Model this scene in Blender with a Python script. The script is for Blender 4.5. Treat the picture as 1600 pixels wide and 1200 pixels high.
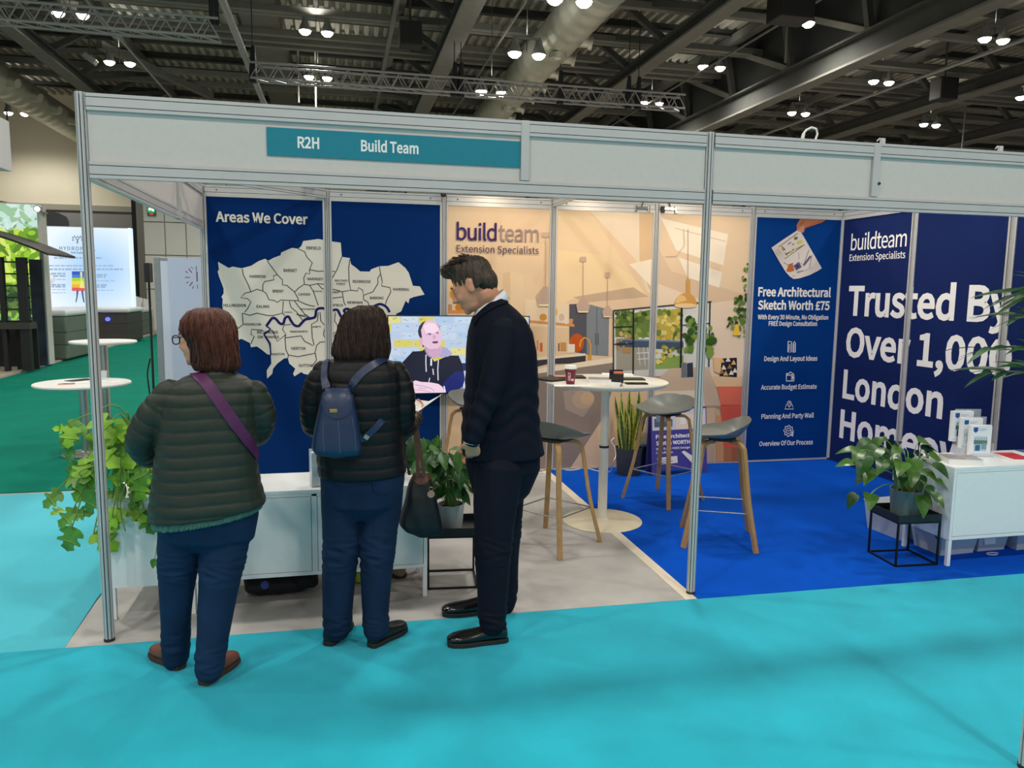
import bpy, bmesh, math, random
import numpy as np
from mathutils import Vector, Matrix, noise as mnoise
from math import sin, cos, pi, radians, sqrt, atan2

for _o in list(bpy.data.objects):
    bpy.data.objects.remove(_o, do_unlink=True)
S = bpy.context.scene
COL = S.collection

# ------------------------------------------------------------------ camera
CAM = np.array([1.0914, -3.7766, 1.6739])
YAW, PITCH, ROLL, FPX = -0.22397, -0.12092, 0.012805, 1185.07
def _axes():
    cy, sy, cp, sp = cos(YAW), sin(YAW), cos(PITCH), sin(PITCH)
    f = np.array([-sy * cp, cy * cp, sp]); r = np.array([cy, sy, 0.0]); u = np.cross(r, f)
    return cos(ROLL) * r + sin(ROLL) * u, -sin(ROLL) * r + cos(ROLL) * u, f
AR, AU, AF = _axes()
cam = bpy.data.cameras.new('camera')
cam.sensor_fit = 'HORIZONTAL'; cam.sensor_width = 36.0; cam.lens = FPX * 36.0 / 1600.0
cam.clip_start = 0.05; cam.clip_end = 300
camo = bpy.data.objects.new('camera', cam); COL.objects.link(camo)
camo.matrix_world = Matrix(((AR[0], AU[0], -AF[0], CAM[0]), (AR[1], AU[1], -AF[1], CAM[1]),
                            (AR[2], AU[2], -AF[2], CAM[2]), (0, 0, 0, 1)))
S.camera = camo

# ------------------------------------------------------------------ light level
S.view_settings.view_transform = 'Standard'
S.view_settings.look = 'None'
S.view_settings.exposure = 0.18
S.view_settings.gamma = 1.0
S.view_settings.use_curve_mapping = False
W = bpy.data.worlds.new('hall_air'); S.world = W; W.use_nodes = True
W.node_tree.nodes['Background'].inputs[0].default_value = (0.86, 0.95, 1.0, 1)
W.node_tree.nodes['Background'].inputs[1].default_value = 0.42
LAMP_POWER = 520.0          # watts of one twin high-bay lamp
UP_POWER = 30.0             # extra upward spot added to each lamp to bring out the deck ribs
LAMP_COLOR = (1.0, 0.96, 0.89)
SPOT_POWER = 22.0           # watts of one arm spotlight on the booth wall
SPOT_COLOR = (1.0, 0.80, 0.56)

def at(px, py, z=None, y=None, x=None):
    """the point of a plane of the hall that the photograph shows at a pixel"""
    d = AF + AR * (px - 800) / FPX - AU * (py - 600) / FPX
    if z is not None: t = (z - CAM[2]) / d[2]
    elif y is not None: t = (y - CAM[1]) / d[1]
    else: t = (x - CAM[0]) / d[0]
    return Vector(CAM + t * d)

# ------------------------------------------------------------------ materials
def lin(c, k=1.0):
    out = []
    for v in c[:3]:
        v = v / 255.0
        out.append((v / 12.92 if v <= 0.04045 else ((v + 0.055) / 1.055) ** 2.4) * k)
    return tuple(out)
MATS = {}
def mat(name, rgb, rough=0.5, metal=0.0, var=0.06, scale=30.0, bump=0.0, bscale=None, emit=0.0, sheen=0.0,
        alpha=1.0, trans=0.0, stretch=None, attr=False, spec=0.5, emit_attr=0.0, coat=0.0):
    if name in MATS: return MATS[name]
    m = bpy.data.materials.new(name); m.use_nodes = True; MATS[name] = m
    nt = m.node_tree; N = nt.nodes; L = nt.links; b = N['Principled BSDF']
    b.inputs['Roughness'].default_value = rough
    b.inputs['Metallic'].default_value = metal
    b.inputs['Specular IOR Level'].default_value = spec
    b.inputs['Coat Weight'].default_value = coat
    if sheen:
        b.inputs['Sheen Weight'].default_value = sheen; b.inputs['Sheen Roughness'].default_value = 0.5
    if alpha < 1: b.inputs['Alpha'].default_value = alpha
    if trans: b.inputs['Transmission Weight'].default_value = trans
    base = lin(rgb)
    tc = N.new('ShaderNodeTexCoord'); vec = tc.outputs['Object']
    if stretch:
        mp = N.new('ShaderNodeMapping'); mp.inputs['Scale'].default_value = stretch
        L.new(vec, mp.inputs['Vector']); vec = mp.outputs['Vector']
    if attr:
        a = N.new('ShaderNodeVertexColor'); a.layer_name = 'Col'
        L.new(a.outputs['Color'], b.inputs['Base Color'])
        if emit_attr:
            L.new(a.outputs['Color'], b.inputs['Emission Color']); b.inputs['Emission Strength'].default_value = emit_attr
            b.inputs['Base Color'].default_value = (0.02, 0.02, 0.02, 1)
            for l in list(b.inputs['Base Color'].links): L.remove(l)
    elif var > 0:
        n = N.new('ShaderNodeTexNoise'); n.inputs['Scale'].default_value = scale; n.inputs['Detail'].default_value = 5
        L.new(vec, n.inputs['Vector'])
        r = N.new('ShaderNodeValToRGB')
        r.color_ramp.elements[0].position = 0.3; r.color_ramp.elements[1].position = 0.7
        r.color_ramp.elements[0].color = (*[max(0, c * (1 - var)) for c in base], 1)
        r.color_ramp.elements[1].color = (*[min(1, c * (1 + var)) for c in base], 1)
        L.new(n.outputs['Fac'], r.inputs['Fac']); L.new(r.outputs['Color'], b.inputs['Base Color'])
    else:
        b.inputs['Base Color'].default_value = (*base, 1)
    if emit:
        b.inputs['Emission Color'].default_value = (*base, 1); b.inputs['Emission Strength'].default_value = emit
    if bump:
        n2 = N.new('ShaderNodeTexNoise'); n2.inputs['Scale'].default_value = bscale or scale * 4; n2.inputs['Detail'].default_value = 4
        L.new(vec, n2.inputs['Vector'])
        bp = N.new('ShaderNodeBump'); bp.inputs['Strength'].default_value = bump; bp.inputs['Distance'].default_value = 0.01
        L.new(n2.outputs['Fac'], bp.inputs['Height']); L.new(bp.outputs['Normal'], b.inputs['Normal'])
    return m

# ------------------------------------------------------------------ objects
def link(o, parent=None):
    COL.objects.link(o)
    if parent is not None: o.parent = parent
    return o
def tag(o, label, cat, group=None):
    o['label'] = label; o['category'] = cat
    if group: o['group'] = group
    return o
def thing(name, label, cat, loc=(0, 0, 0), rotz=0.0, group=None):
    o = bpy.data.objects.new(name, None); o.empty_display_size = 0.1
    o.location = loc; o.rotation_euler = (0, 0, rotz); COL.objects.link(o)
    return tag(o, label, cat, group)
def structure(o):
    o['kind'] = 'structure'; return o

class G:
    """collects vertices and faces of one mesh"""
    def __init__(s): s.v = []; s.f = []; s.c = []
    def add(s, vs, fs, col=None):
        o = len(s.v); s.v += [tuple(v) for v in vs]; s.f += [tuple(i + o for i in f) for f in fs]
        s.c += [col] * len(fs); return s
    def box(s, c, d, M=None):
        x, y, z = d[0] / 2, d[1] / 2, d[2] / 2
        vs = [Vector((a * x, b * y, e * z)) for a in (-1, 1) for b in (-1, 1) for e in (-1, 1)]
        c = Vector(c)
        vs = [(M @ v if M else v) + c for v in vs]
        return s.add(vs, [(0, 1, 3, 2), (4, 6, 7, 5), (0, 4, 5, 1), (2, 3, 7, 6), (0, 2, 6, 4), (1, 5, 7, 3)])
    def bb(s, a, b):
        return s.box([(p + q) / 2 for p, q in zip(a, b)], [abs(q - p) for p, q in zip(a, b)])
    def bar(s, p, q, w, h, up=(0, 0, 1)):
        p, q = Vector(p), Vector(q); t = (q - p).normalized(); u = Vector(up)
        sd = t.cross(u)
        if sd.length < 1e-4: sd = t.cross(Vector((0, 1, 0)))
        sd.normalize(); u = sd.cross(t)
        vs = [e + sd * (a * w / 2) + u * (b * h / 2) for e in (p, q) for a, b in ((-1, -1), (1, -1), (1, 1), (-1, 1))]
        return s.add(vs, [(3, 2, 1, 0), (4, 5, 6, 7), (0, 1, 5, 4), (1, 2, 6, 5), (2, 3, 7, 6), (3, 0, 4, 7)])
    def tube(s, pts, r, n=10, cap=True, flat=1.0):
        pts = [Vector(p) for p in pts]; k = len(pts)
        rs = list(r) if hasattr(r, '__len__') else [r] * k
        vs = []; nrm = None
        for i, p in enumerate(pts):
            t = (pts[min(i + 1, k - 1)] - pts[max(i - 1, 0)])
            t = t.normalized() if t.length > 1e-9 else Vector((0, 0, 1))
            if nrm is None:
                nrm = t.cross(Vector((0, 0, 1)))
                if nrm.length < 0.05: nrm = t.cross(Vector((0, 1, 0)))
            nrm = nrm - t * nrm.dot(t); nrm.normalize(); b = t.cross(nrm)
            vs += [p + (nrm * cos(2 * pi * j / n) + b * sin(2 * pi * j / n) * flat) * rs[i] for j in range(n)]
        fs = [(i * n + j, i * n + (j + 1) % n, (i + 1) * n + (j + 1) % n, (i + 1) * n + j) for i in range(k - 1) for j in range(n)]
        if cap: fs += [tuple(range(n - 1, -1, -1)), tuple(range((k - 1) * n, k * n))]
        return s.add(vs, fs)
    def cyl(s, p, q, r0, r1=None, n=20):
        return s.tube([p, q], [r0, r0 if r1 is None else r1], n)
    def lathe(s, prof, c=(0, 0, 0), n=28, sx=1.0, sy=1.0):
        vs = [(c[0] + r * cos(2 * pi * j / n) * sx, c[1] + r * sin(2 * pi * j / n) * sy, c[2] + z) for r, z in prof for j in range(n)]
        k = len(prof)
        fs = [(i * n + j, i * n + (j + 1) % n, (i + 1) * n + (j + 1) % n, (i + 1) * n + j) for i in range(k - 1) for j in range(n)]
        if prof[0][0] > 1e-4: fs.append(tuple(range(n - 1, -1, -1)))
        if prof[-1][0] > 1e-4: fs.append(tuple(range((k - 1) * n, k * n)))
        return s.add(vs, fs)
    def ball(s, c, r, n=16, m=10, M=None):
        r = r if hasattr(r, '__len__') else (r, r, r)
        vs = []
        for i in range(m + 1):
            a = pi * i / m
            for j in range(n):
                b = 2 * pi * j / n
                v = Vector((r[0] * sin(a) * cos(b), r[1] * sin(a) * sin(b), -r[2] * cos(a)))
                vs.append((M @ v if M else v) + Vector(c))
        fs = [(i * n + j, i * n + (j + 1) % n, (i + 1) * n + (j + 1) % n, (i + 1) * n + j) for i in range(m) for j in range(n)]
        return s.add(vs, fs)
    def rings(s, rr):
        """loft through rings, each a list of n points"""
        n = len(rr[0]); k = len(rr)
        vs = [p for ring in rr for p in ring]
        fs = [(i * n + j, i * n + (j + 1) % n, (i + 1) * n + (j + 1) % n, (i + 1) * n + j) for i in range(k - 1) for j in range(n)]
        fs += [tuple(range(n - 1, -1, -1)), tuple(range((k - 1) * n, k * n))]
        return s.add(vs, fs)
    def prism(s, poly, h, M=None):
        """polygon in x,y raised by h along z"""
        n = len(poly)
        vs = [Vector((p[0], p[1], 0)) for p in poly] + [Vector((p[0], p[1], h)) for p in poly]
        if M: vs = [M @ v for v in vs]
        return s.add(vs, [tuple(range(n - 1, -1, -1)), tuple(range(n, 2 * n))] + [(i, (i + 1) % n, n + (i + 1) % n, n + i) for i in range(n)])
    def build(s, name, m, parent=None, smooth=False, bevel=0.0, seg=2, off=None, angle=40, solid=0.0, sub=0):
        me = bpy.data.meshes.new(name)
        o3 = Vector(off) if off is not None else Vector((0, 0, 0))
        me.from_pydata([tuple(Vector(v) - o3) for v in s.v], [], s.f); me.update()
        ms = m if isinstance(m, (list, tuple)) else [m]
        for x in ms: me.materials.append(x)
        if any(c is not None for c in s.c) and not isinstance(s.c[0], int):
            ca = me.color_attributes.new('Col', 'FLOAT_COLOR', 'CORNER')
            for p in me.polygons:
                c = s.c[p.index] or (1, 1, 1)
                for li in p.loop_indices: ca.data[li].color = (*c, 1)
        elif s.c and isinstance(s.c[0], int):
            me.polygons.foreach_set('material_index', [c or 0 for c in s.c])
        bm = bmesh.new(); bm.from_mesh(me); bmesh.ops.recalc_face_normals(bm, faces=bm.faces); bm.to_mesh(me); bm.free()
        if smooth:
            me.polygons.foreach_set('use_smooth', [True] * len(me.polygons))
            if smooth != 2: me.set_sharp_from_angle(angle=radians(angle))
        ob = link(bpy.data.objects.new(name, me), parent)
        if solid:
            md = ob.modifiers.new('thickness', 'SOLIDIFY'); md.thickness = solid; md.offset = 0
        if bevel:
            md = ob.modifiers.new('edges', 'BEVEL'); md.width = bevel; md.segments = seg; md.limit_method = 'ANGLE'
        if sub:
            md = ob.modifiers.new('smooth', 'SUBSURF'); md.levels = sub; md.render_levels = sub
        return ob

def copy_tree(o, parent=None):
    c = o.copy(); COL.objects.link(c)
    if parent is not None: c.parent = parent
    for ch in list(o.children): copy_tree(ch, c)
    return c

# ------------------------------------------------------------------ lettering and print
_TXT = {}
FONT = None
import os                                    # a plainer sans serif ships inside Blender; the built-in face is the fallback
for _n in ('Noto Sans CJK Regular.woff2', 'Inter.woff2'):
    try:
        FONT = bpy.data.fonts.load(os.path.join(bpy.utils.system_resource('DATAFILES', path='fonts'), _n)); break
    except Exception: FONT = None
def text_raw(s, bold=0.0, spacing=1.0):
    k = (s, bold, spacing)
    if k not in _TXT:
        cu = bpy.data.curves.new('lettering', 'FONT'); cu.body = s; cu.font = FONT or cu.font; cu.offset = bold; cu.resolution_u = 3
        cu.space_character = spacing; cu.fill_mode = 'FRONT'
        ob = bpy.data.objects.new('lettering', cu); me = ob.to_mesh()
        vs = [(v.co.x, v.co.y) for v in me.vertices]; fs = [tuple(p.vertices) for p in me.polygons]
        ob.to_mesh_clear(); bpy.data.objects.remove(ob); bpy.data.curves.remove(cu)
        _TXT[k] = (vs, fs)
    return _TXT[k]
CAPH = None
def text_fit(s, u0, v0, u1, v1, bold=0.0, spacing=1.0):
    """letters whose width runs u0..u1 and whose capitals stand from v0 to v1; u may run backwards"""
    global CAPH
    if CAPH is None: CAPH = max(v[1] for v in text_raw('H')[0])
    vs, fs = text_raw(s, bold, spacing)
    a = min(v[0] for v in vs); b = max(v[0] for v in vs)
    return [(u0 + (v[0] - a) / (b - a) * (u1 - u0), v0 + v[1] / CAPH * (v1 - v0)) for v in vs], fs

class Print:
    """flat print on a plane: polygons and letters in plane coordinates u, v, cut to a panel"""
    def __init__(s): s.items = []
    def poly(s, pts, col): s.items.append(([tuple(p) for p in pts], [tuple(range(len(pts)))], col)); return s
    def text(s, t, u0, v0, u1, v1, col, bold=0.0, spacing=1.0):
        vs, fs = text_fit(t, u0, v0, u1, v1, bold, spacing); s.items.append((vs, fs, col)); return s
    def line(s, pts, w, col):
        vs = []; n = len(pts)
        for i, p in enumerate(pts):
            a = pts[max(i - 1, 0)]; b = pts[min(i + 1, n - 1)]
            dx, dy = b[0] - a[0], b[1] - a[1]; l = sqrt(dx * dx + dy * dy) or 1
            vs += [(p[0] - dy / l * w / 2, p[1] + dx / l * w / 2), (p[0] + dy / l * w / 2, p[1] - dx / l * w / 2)]
        s.items.append((vs, [(2 * i, 2 * i + 1, 2 * i + 3, 2 * i + 2) for i in range(n - 1)], col)); return s
    def ell(s, c, rx, ry, col, n=20, a0=0, a1=2 * pi, rot=0.0):
        m = n if a1 - a0 > 6.2 else n + 1
        pts = []
        for i in range(m):
            a = a0 + (a1 - a0) * i / n; x, y = rx * cos(a), ry * sin(a)
            pts.append((c[0] + x * cos(rot) - y * sin(rot), c[1] + x * sin(rot) + y * cos(rot)))
        return s.poly(pts, col)
    def build(s, name, m, M, parent=None, clip=None, lift=0.0015, step=0.00004, colors=True, off=None):
        """M maps (u, v, height) to 3D; clip = (u0, u1, v0, v1)"""
        bm = bmesh.new(); lay = bm.loops.layers.float_color.new('Col')
        for k, (vs, fs, col) in enumerate(s.items):
            if clip:
                us = [v[0] for v in vs]; ws = [v[1] for v in vs]
                if max(us) < clip[0] or min(us) > clip[1] or max(ws) < clip[2] or min(ws) > clip[3]: continue
            b2 = bmesh.new()
            bv = [b2.verts.new((v[0], v[1], 0)) for v in vs]
            for f in fs:
                try: b2.faces.new([bv[i] for i in f])
                except ValueError: pass
            bmesh.ops.triangulate(b2, faces=b2.faces[:])
            if clip:
                for co, no in (((clip[0], 0, 0), (-1, 0, 0)), ((clip[1], 0, 0), (1, 0, 0)), ((0, clip[2], 0), (0, -1, 0)), ((0, clip[3], 0), (0, 1, 0))):
                    bmesh.ops.bisect_plane(b2, geom=b2.verts[:] + b2.edges[:] + b2.faces[:], plane_co=co, plane_no=no, clear_outer=True)
            h = lift + step * k; mp = {}
            c = col if col else (255, 255, 255); c = (*lin(c), 1)
            for f in b2.faces:
                nv = []
                for v in f.verts:
                    if v.index not in mp or v not in mp: mp[v] = bm.verts.new(M(v.co.x, v.co.y, h))
                    nv.append(mp[v])
                try:
                    nf = bm.faces.new(nv)
                    for l in nf.loops: l[lay] = c
                except ValueError: pass
            b2.free()
        if not bm.faces: bm.free(); return None
        if off is not None: bmesh.ops.translate(bm, verts=bm.verts[:], vec=-Vector(off))
        me = bpy.data.meshes.new(name); bm.to_mesh(me); bm.free(); me.materials.append(m)
        return link(bpy.data.objects.new(name, me), parent)

# ================================================================== the hall: floors
def slab(name, pts, m, z0=-0.008, z1=0.0):
    g = G(); g.prism(pts, z1 - z0, Matrix.Translation((0, 0, z0)))
    return structure(g.build(name, m))
M_TURQ = mat('turquoise_carpet', (24, 168, 190), 0.95, var=0.10, scale=3.0, bump=0.35, bscale=260, spec=0.1, sheen=0.15)
M_TURQ2 = mat('pale_turquoise_carpet', (62, 186, 205), 0.95, var=0.06, scale=2.0, bump=0.35, bscale=200, spec=0.1, sheen=0.25)
M_GREEN = mat('green_carpet', (8, 118, 98), 0.95, var=0.08, scale=2.0, bump=0.2, bscale=200, spec=0.1)
M_BLUE = mat('blue_carpet', (0, 78, 190), 0.95, var=0.07, scale=3.0, bump=0.3, bscale=240, spec=0.1)
M_GREYF = mat('worn_grey_floor', (176, 172, 168), 0.55, var=0.10, scale=5.0, bump=0.05, bscale=60)
M_CONC = mat('hall_concrete', (168, 160, 154), 0.8, var=0.1, scale=2.0)
M_BEIGE = mat('beige_stand_floor', (168, 158, 146), 0.8, var=0.08, scale=2.0)
slab('floor', [(-40, -30), (60, -30), (60, 40), (-40, 40)], M_CONC, -0.06, -0.0085)
slab('floor_front_aisle', [(-14, -5.2), (20, -5.2), (20, -0.11), (5.15, -0.11), (-0.18, -0.045), (-14, 0.13)], M_TURQ)
slab('floor_side_aisle', [(-14, 0.131), (-0.181, -0.044), (-0.21, 0.55), (-0.21, 2.92), (-14, 3.0)], M_TURQ2)
slab('floor_booth', [(-0.18, -0.044), (2.93, -0.08), (2.93, 3.0), (-0.2, 3.0), (-0.2, 0.5)], M_GREYF)
slab('trim_1', [(2.931, -0.08), (3.0, -0.08), (3.0, 3.0), (2.931, 3.0)], mat('floor_tape', (232, 218, 196), 0.5, var=0.05), -0.008, 0.001)
slab('floor_blue', [(3.001, -0.08), (5.15, -0.109), (6.6, -0.109), (6.6, 3.0), (3.001, 3.0)], M_BLUE)
slab('floor_green', [(-4.84, 10.0), (-4.8, 3.001), (-0.2, 3.001), (-0.2, 3.06), (-0.2, 26), (1.0, 38), (-5.7, 38), (-5.3, 24.5)], M_GREEN)
slab('floor_stands', [(-4.85, 10.0), (-5.31, 24.5), (-5.75, 38), (-30, 38), (-30, 4), (-4.81, 4)], M_BEIGE, -0.008, 0.03)

# ================================================================== the hall: walls and roof
ZD = 9.7                                   # underside of the roof deck
YB = 33.0                                  # the far wall
M_WALL = mat('cream_wall', (238, 230, 204), 0.8, var=0.03, scale=0.6)
M_WALL2 = mat('pale_panel_wall', (226, 224, 216), 0.8, var=0.03, scale=0.6)
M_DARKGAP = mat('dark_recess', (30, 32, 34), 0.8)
M_STEEL = mat('roof_steel', (106, 106, 98), 0.8, var=0.08, scale=4)
M_STEELD = mat('roof_steel_dark', (66, 67, 63), 0.85, var=0.08, scale=4)
M_DECK = mat('roof_deck', (176, 174, 160), 0.5, var=0.1, scale=2)
M_COLU = mat('wall_column', (150, 150, 140), 0.6)
g = G(); g.bb((-30, YB, -0.05), (60, YB + 0.3, ZD + 0.6))
structure(g.build('wall_back', M_WALL))
g = G(); g.bb((-30.3, 4, -0.05), (-30, YB, ZD + 0.6)); structure(g.build('wall_left', M_WALL))
# lower ledge and pale panels of the far wall
xa, xb = at(-120, 400, y=YB).x, at(214, 400, y=YB).x
zt = at(150, 326, y=YB).z
g = G(); g.bb((xa - 6, YB - 0.18, zt - 0.12), (xb, YB - 0.001, zt + 0.12)); structure(g.build('trim_2', mat('wall_ledge', (170, 166, 150), 0.7)))
g = G(); g.bb((xa - 6, YB - 0.1, 0), (xb, YB - 0.001, zt - 0.12)); structure(g.build('trim_3', mat('grey_wall_cladding', (150, 150, 146), 0.7)))
def wallcol(px0, px1, m, name, zt=ZD, d=0.35):
    a, b = at(px0, 300, y=YB - d).x, at(px1, 300, y=YB - d).x
    g = G(); g.bb((a, YB - d, 0), (b, YB - 0.001, zt)); return structure(g.build(name, m))
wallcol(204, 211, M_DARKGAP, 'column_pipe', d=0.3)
wallcol(211, 229, M_COLU, 'column_steel')
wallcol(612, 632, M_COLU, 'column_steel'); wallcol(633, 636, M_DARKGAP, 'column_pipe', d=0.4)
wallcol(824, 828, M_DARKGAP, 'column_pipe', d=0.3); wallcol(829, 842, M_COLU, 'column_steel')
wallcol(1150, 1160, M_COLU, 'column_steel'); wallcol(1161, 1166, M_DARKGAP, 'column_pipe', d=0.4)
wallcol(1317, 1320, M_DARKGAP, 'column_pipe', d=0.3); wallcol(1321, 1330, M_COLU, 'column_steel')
# pale panelled wall in front, right of the dark column, joints cut into it
yp = 28.0
a, b = at(226, 400, y=yp).x, at(420, 400, y=yp).x
zt = 7.2
g = G(); cols = 6; rows = [0, 1.6, 2.9, 4.15, 5.4, 6.3, zt]
for i in range(cols):
    for j in range(len(rows) - 1):
        g.bb((a + (b - a) * i / cols + 0.02, yp, rows[j] + 0.02), (a + (b - a) * (i + 1) / cols - 0.02, yp + 0.2, rows[j + 1] - 0.02))
o = structure(g.build('wall_panelled', M_WALL2))
g = G(); g.bb((a, yp + 0.06, 0), (b, yp + 0.25, zt)); g.build('joint', mat('panel_joint', (150, 150, 146), 0.8), o)
# plant-room opening in the far wall
p0, p1 = at(571, 280, y=YB - 0.1), at(606, 300, y=YB - 0.1)
o = thing('wall_opening', 'dark rectangular opening in a pale frame high on the far hall wall', 'window', (p0.x, YB - 0.05, p1.z))
g = G(); w, h = p1.x - p0.x, p0.z - p1.z
g.bb((-0.12, -0.1, -0.12), (w + 0.12, 0.0, 0.0)); g.bb((-0.12, -0.1, h), (w + 0.12, 0.0, h + 0.12))
g.bb((-0.12, -0.1, 0), (0, 0, h)); g.bb((w, -0.1, 0), (w + 0.12, 0, h)); g.build('frame', M_WALL2, o)
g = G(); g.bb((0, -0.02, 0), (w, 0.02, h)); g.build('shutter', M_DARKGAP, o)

# roof deck: trapezoid sheet, ribs run away from the camera
g = G(); x = -34.0; vs = []; per = 0.30
xs = []
while x < 62:
    xs += [(x, 0), (x + 0.11, 0), (x + 0.14, 0.14), (x + 0.27, 0.14)]; x += per
for xx, dz in xs: vs += [(xx, -16, ZD + dz), (xx, YB + 0.3, ZD + dz)]
g.add(vs, [(2 * i, 2 * i + 1, 2 * i + 3, 2 * i + 2) for i in range(len(xs) - 1)])
structure(g.build('ceiling', M_DECK))

def ybeam(name, m, px, py, z, w, h, y0=3.0, y1=YB - 0.02):
    """a beam that runs away from the camera and passes through a pixel at height z (its underside)"""
    x = at(px, py, z=z).x
    g = G(); g.bb((x - w / 2, y0, z), (x + w / 2, y1, z + h)); return structure(g.build(name, m)), x
def xbeam(name, m, px, py, z, w, h, x0=-30, x1=58):
    y = at(px, py, z=z).y
    g = G(); g.bb((x0, y - w / 2, z), (x1, y + w / 2, z + h)); return structure(g.build(name, m))
# purlins across
yk = 15.0
while yk < YB - 0.5:
    g = G(); g.bb((-30, yk - 0.04, ZD - 0.20), (58, yk + 0.04, ZD - 0.001)); g.bb((-30, yk - 0.10, ZD - 0.215), (58, yk + 0.10, ZD - 0.201))
    structure(g.build('roof_purlin', M_STEELD)); yk += 1.75
for px, py in ((485, 24), (485, 71), (500, 147), (1215, 36), (1240, 96), (1180, 135), (1150, 177), (1440, 140)):
    xbeam('tie_beam', M_STEEL, px, py, 8.75, 0.2, 0.16)

def roof_truss(px, py, zb, zt, wb=0.36, wt=0.3, clad=False, bay=2.6, y0=3.0, lean=0.0, hb=0.3):
    x = at(px, py, z=zb).x
    o = structure(bpy.data.objects.new('roof_truss', None)); COL.objects.link(o); o.location = (x, 0, 0)
    g = G(); g.bb((-wb / 2, y0, zb), (wb / 2, YB - 0.02, zb + 0.06)); g.build('bottom_chord', M_STEEL, o)
    g = G(); g.bb((-0.05, y0, zb + 0.061), (0.05, YB - 0.02, zb + hb)); g.bb((-wb / 2, y0, zb + hb), (wb / 2, YB - 0.02, zb + hb + 0.05)); g.build('chord_web', M_STEELD, o)
    g = G(); g.bb((lean - wt / 2, y0, zt), (lean + wt / 2, YB - 0.02, zt + 0.25)); g.build('top_chord', M_STEEL, o)
    n = int((YB - y0) / bay); zb2 = zb + hb + 0.05
    for i in range(n):
        ya = y0 + i * bay; yb = ya + bay
        g = G(); g.bar((0, ya, zb2), (lean, ya, zt), 0.16, 0.16, (0, 1, 0)); g.build('post', M_STEELD, o)
        g = G(); g.bar((0, ya, zb2), (lean, yb, zt), 0.15, 0.15, (1, 0, 0)); g.build('brace', M_STEEL if clad else M_STEELD, o)
    if clad:
        g = G(); g.bb((0.12, y0, zb + 0.1), (0.16, YB - 0.02, ZD - 0.01)); g.build('cladding', mat('dark_cladding', (42, 46, 46), 0.8, var=0.05), o)
    return o
roof_truss(65, 88, 8.0, 9.2, wb=0.4, lean=1.5)
roof_truss(700, 90, 8.0, 9.2, wb=0.5, lean=-1.3)
roof_truss(1014, 105, 8.0, 9.25, wb=0.42, lean=-1.3)
roof_truss(1325, 108, 7.2, 9.3, wb=0.42, clad=True, hb=0.6, bay=3.2, lean=-0.3)
roof_truss(1465, 166, 7.9, 9.2, wb=0.5, lean=-0.9, hb=0.4)
roof_truss(1545, 217, 7.9, 9.2, wb=0.5, lean=-0.9, hb=0.4)
ybeam('roof_girder', mat('girder_brown', (92, 90, 82), 0.6, var=0.08, scale=3), 420, 80, 8.9, 1.0, 0.75)
# pipes, rods and cables under the roof
def yrod(px, py, z, r, m, name, y1=YB - 0.05):
    x = at(px, py, z=z).x; g = G(); g.cyl((x, 3, z), (x, y1, z), r, n=8); structure(g.build(name, m))
M_ALU = mat('bare_aluminium', (150, 150, 148), 0.4, 0.25, var=0.05)
yrod(369, 60, 7.2, 0.05, M_ALU, 'roof_pipe'); yrod(374, 60, 7.2, 0.05, M_ALU, 'roof_pipe')
yrod(606, 75, 8.5, 0.06, M_STEEL, 'roof_pipe'); yrod(765, 90, 8.4, 0.03, M_STEEL, 'roof_pipe'); yrod(200, 75, 7.6, 0.025, M_ALU, 'roof_pipe')
yrod(1090, 115, 8.3, 0.03, M_STEEL, 'roof_pipe'); yrod(1440, 120, 7.5, 0.05, M_ALU, 'roof_pipe')
for px, py, z0, z1 in ((493, 130, 7.2, 9.6), (466, 130, 7.6, 9.6), (1228, 80, 7.9, 9.6), (1507, 190, 7.0, 9.6), (9, 150, 7.0, 9.6)):
    p = at(px, py, z=8.2); g = G(); g.cyl((p.x, p.y, z0), (p.x, p.y, z1), 0.03, n=8); structure(g.build('roof_pipe', M_STEEL))
# diagonal braces seen at upper left
p, q = at(155, 70, z=8.9), at(330, 150, z=8.6)
g = G(); g.bar(p, q, 0.22, 0.22); structure(g.build('roof_brace', M_STEEL))

# ventilation duct with round nozzles
pa, pb = at(915, 0, z=8.15), at(772, 180, z=8.15)
dx = (pa.x + pb.x) / 2
o = thing('ventilation_duct', 'large silver ventilation duct with side nozzles slung under the roof right of the middle', 'duct', (dx, 0, 8.15))
M_DUCT = mat('duct_foil', (196, 196, 180), 0.35, 0.55, var=0.12, scale=1.2, bump=0.3, bscale=6)
g = G(); pts = []; rs = []
for i in range(140):
    y = 12 + (YB - 12.1) * i / 139; pts.append((0, y, 0)); rs.append(0.52 + 0.012 * (1 if i % 4 < 2 else -1))
g.tube(pts, rs, 24); g.build('duct_tube', M_DUCT, o, smooth=True, angle=60)
for k in range(12):
    y = 15.5 + k * 1.45
    g = G(); g.cyl((0.45, y, -0.1), (0.72, y - 0.1, -0.2), 0.2, 0.13, 16); g.cyl((0.7, y - 0.1, -0.2), (0.78, y - 0.12, -0.22), 0.17, 0.17, 16); g.build('nozzle', M_DUCT, o, smooth=True)
    if k % 2 == 0:
        g = G(); g.cyl((-0.1, y, -0.5), (-0.1, y, -0.62), 0.22, 0.22, 18); g.cyl((-0.1, y, -0.615), (-0.1, y, -0.66), 0.12, 0.05, 14); g.build('diffuser', M_DUCT, o, smooth=True)
pa = at(15, 130, z=8.0)
o = thing('ventilation_duct', 'silver ventilation duct at the left edge above the cream wall', 'duct', (pa.x - 0.2, 0, 8.0))
g = G(); g.tube([(0, 12 + i * 0.16, 0) for i in range(130)], [0.5 + 0.012 * (1 if i % 4 < 2 else -1) for i in range(130)], 24); g.build('duct_tube', M_DUCT, o, smooth=True, angle=60)
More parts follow.
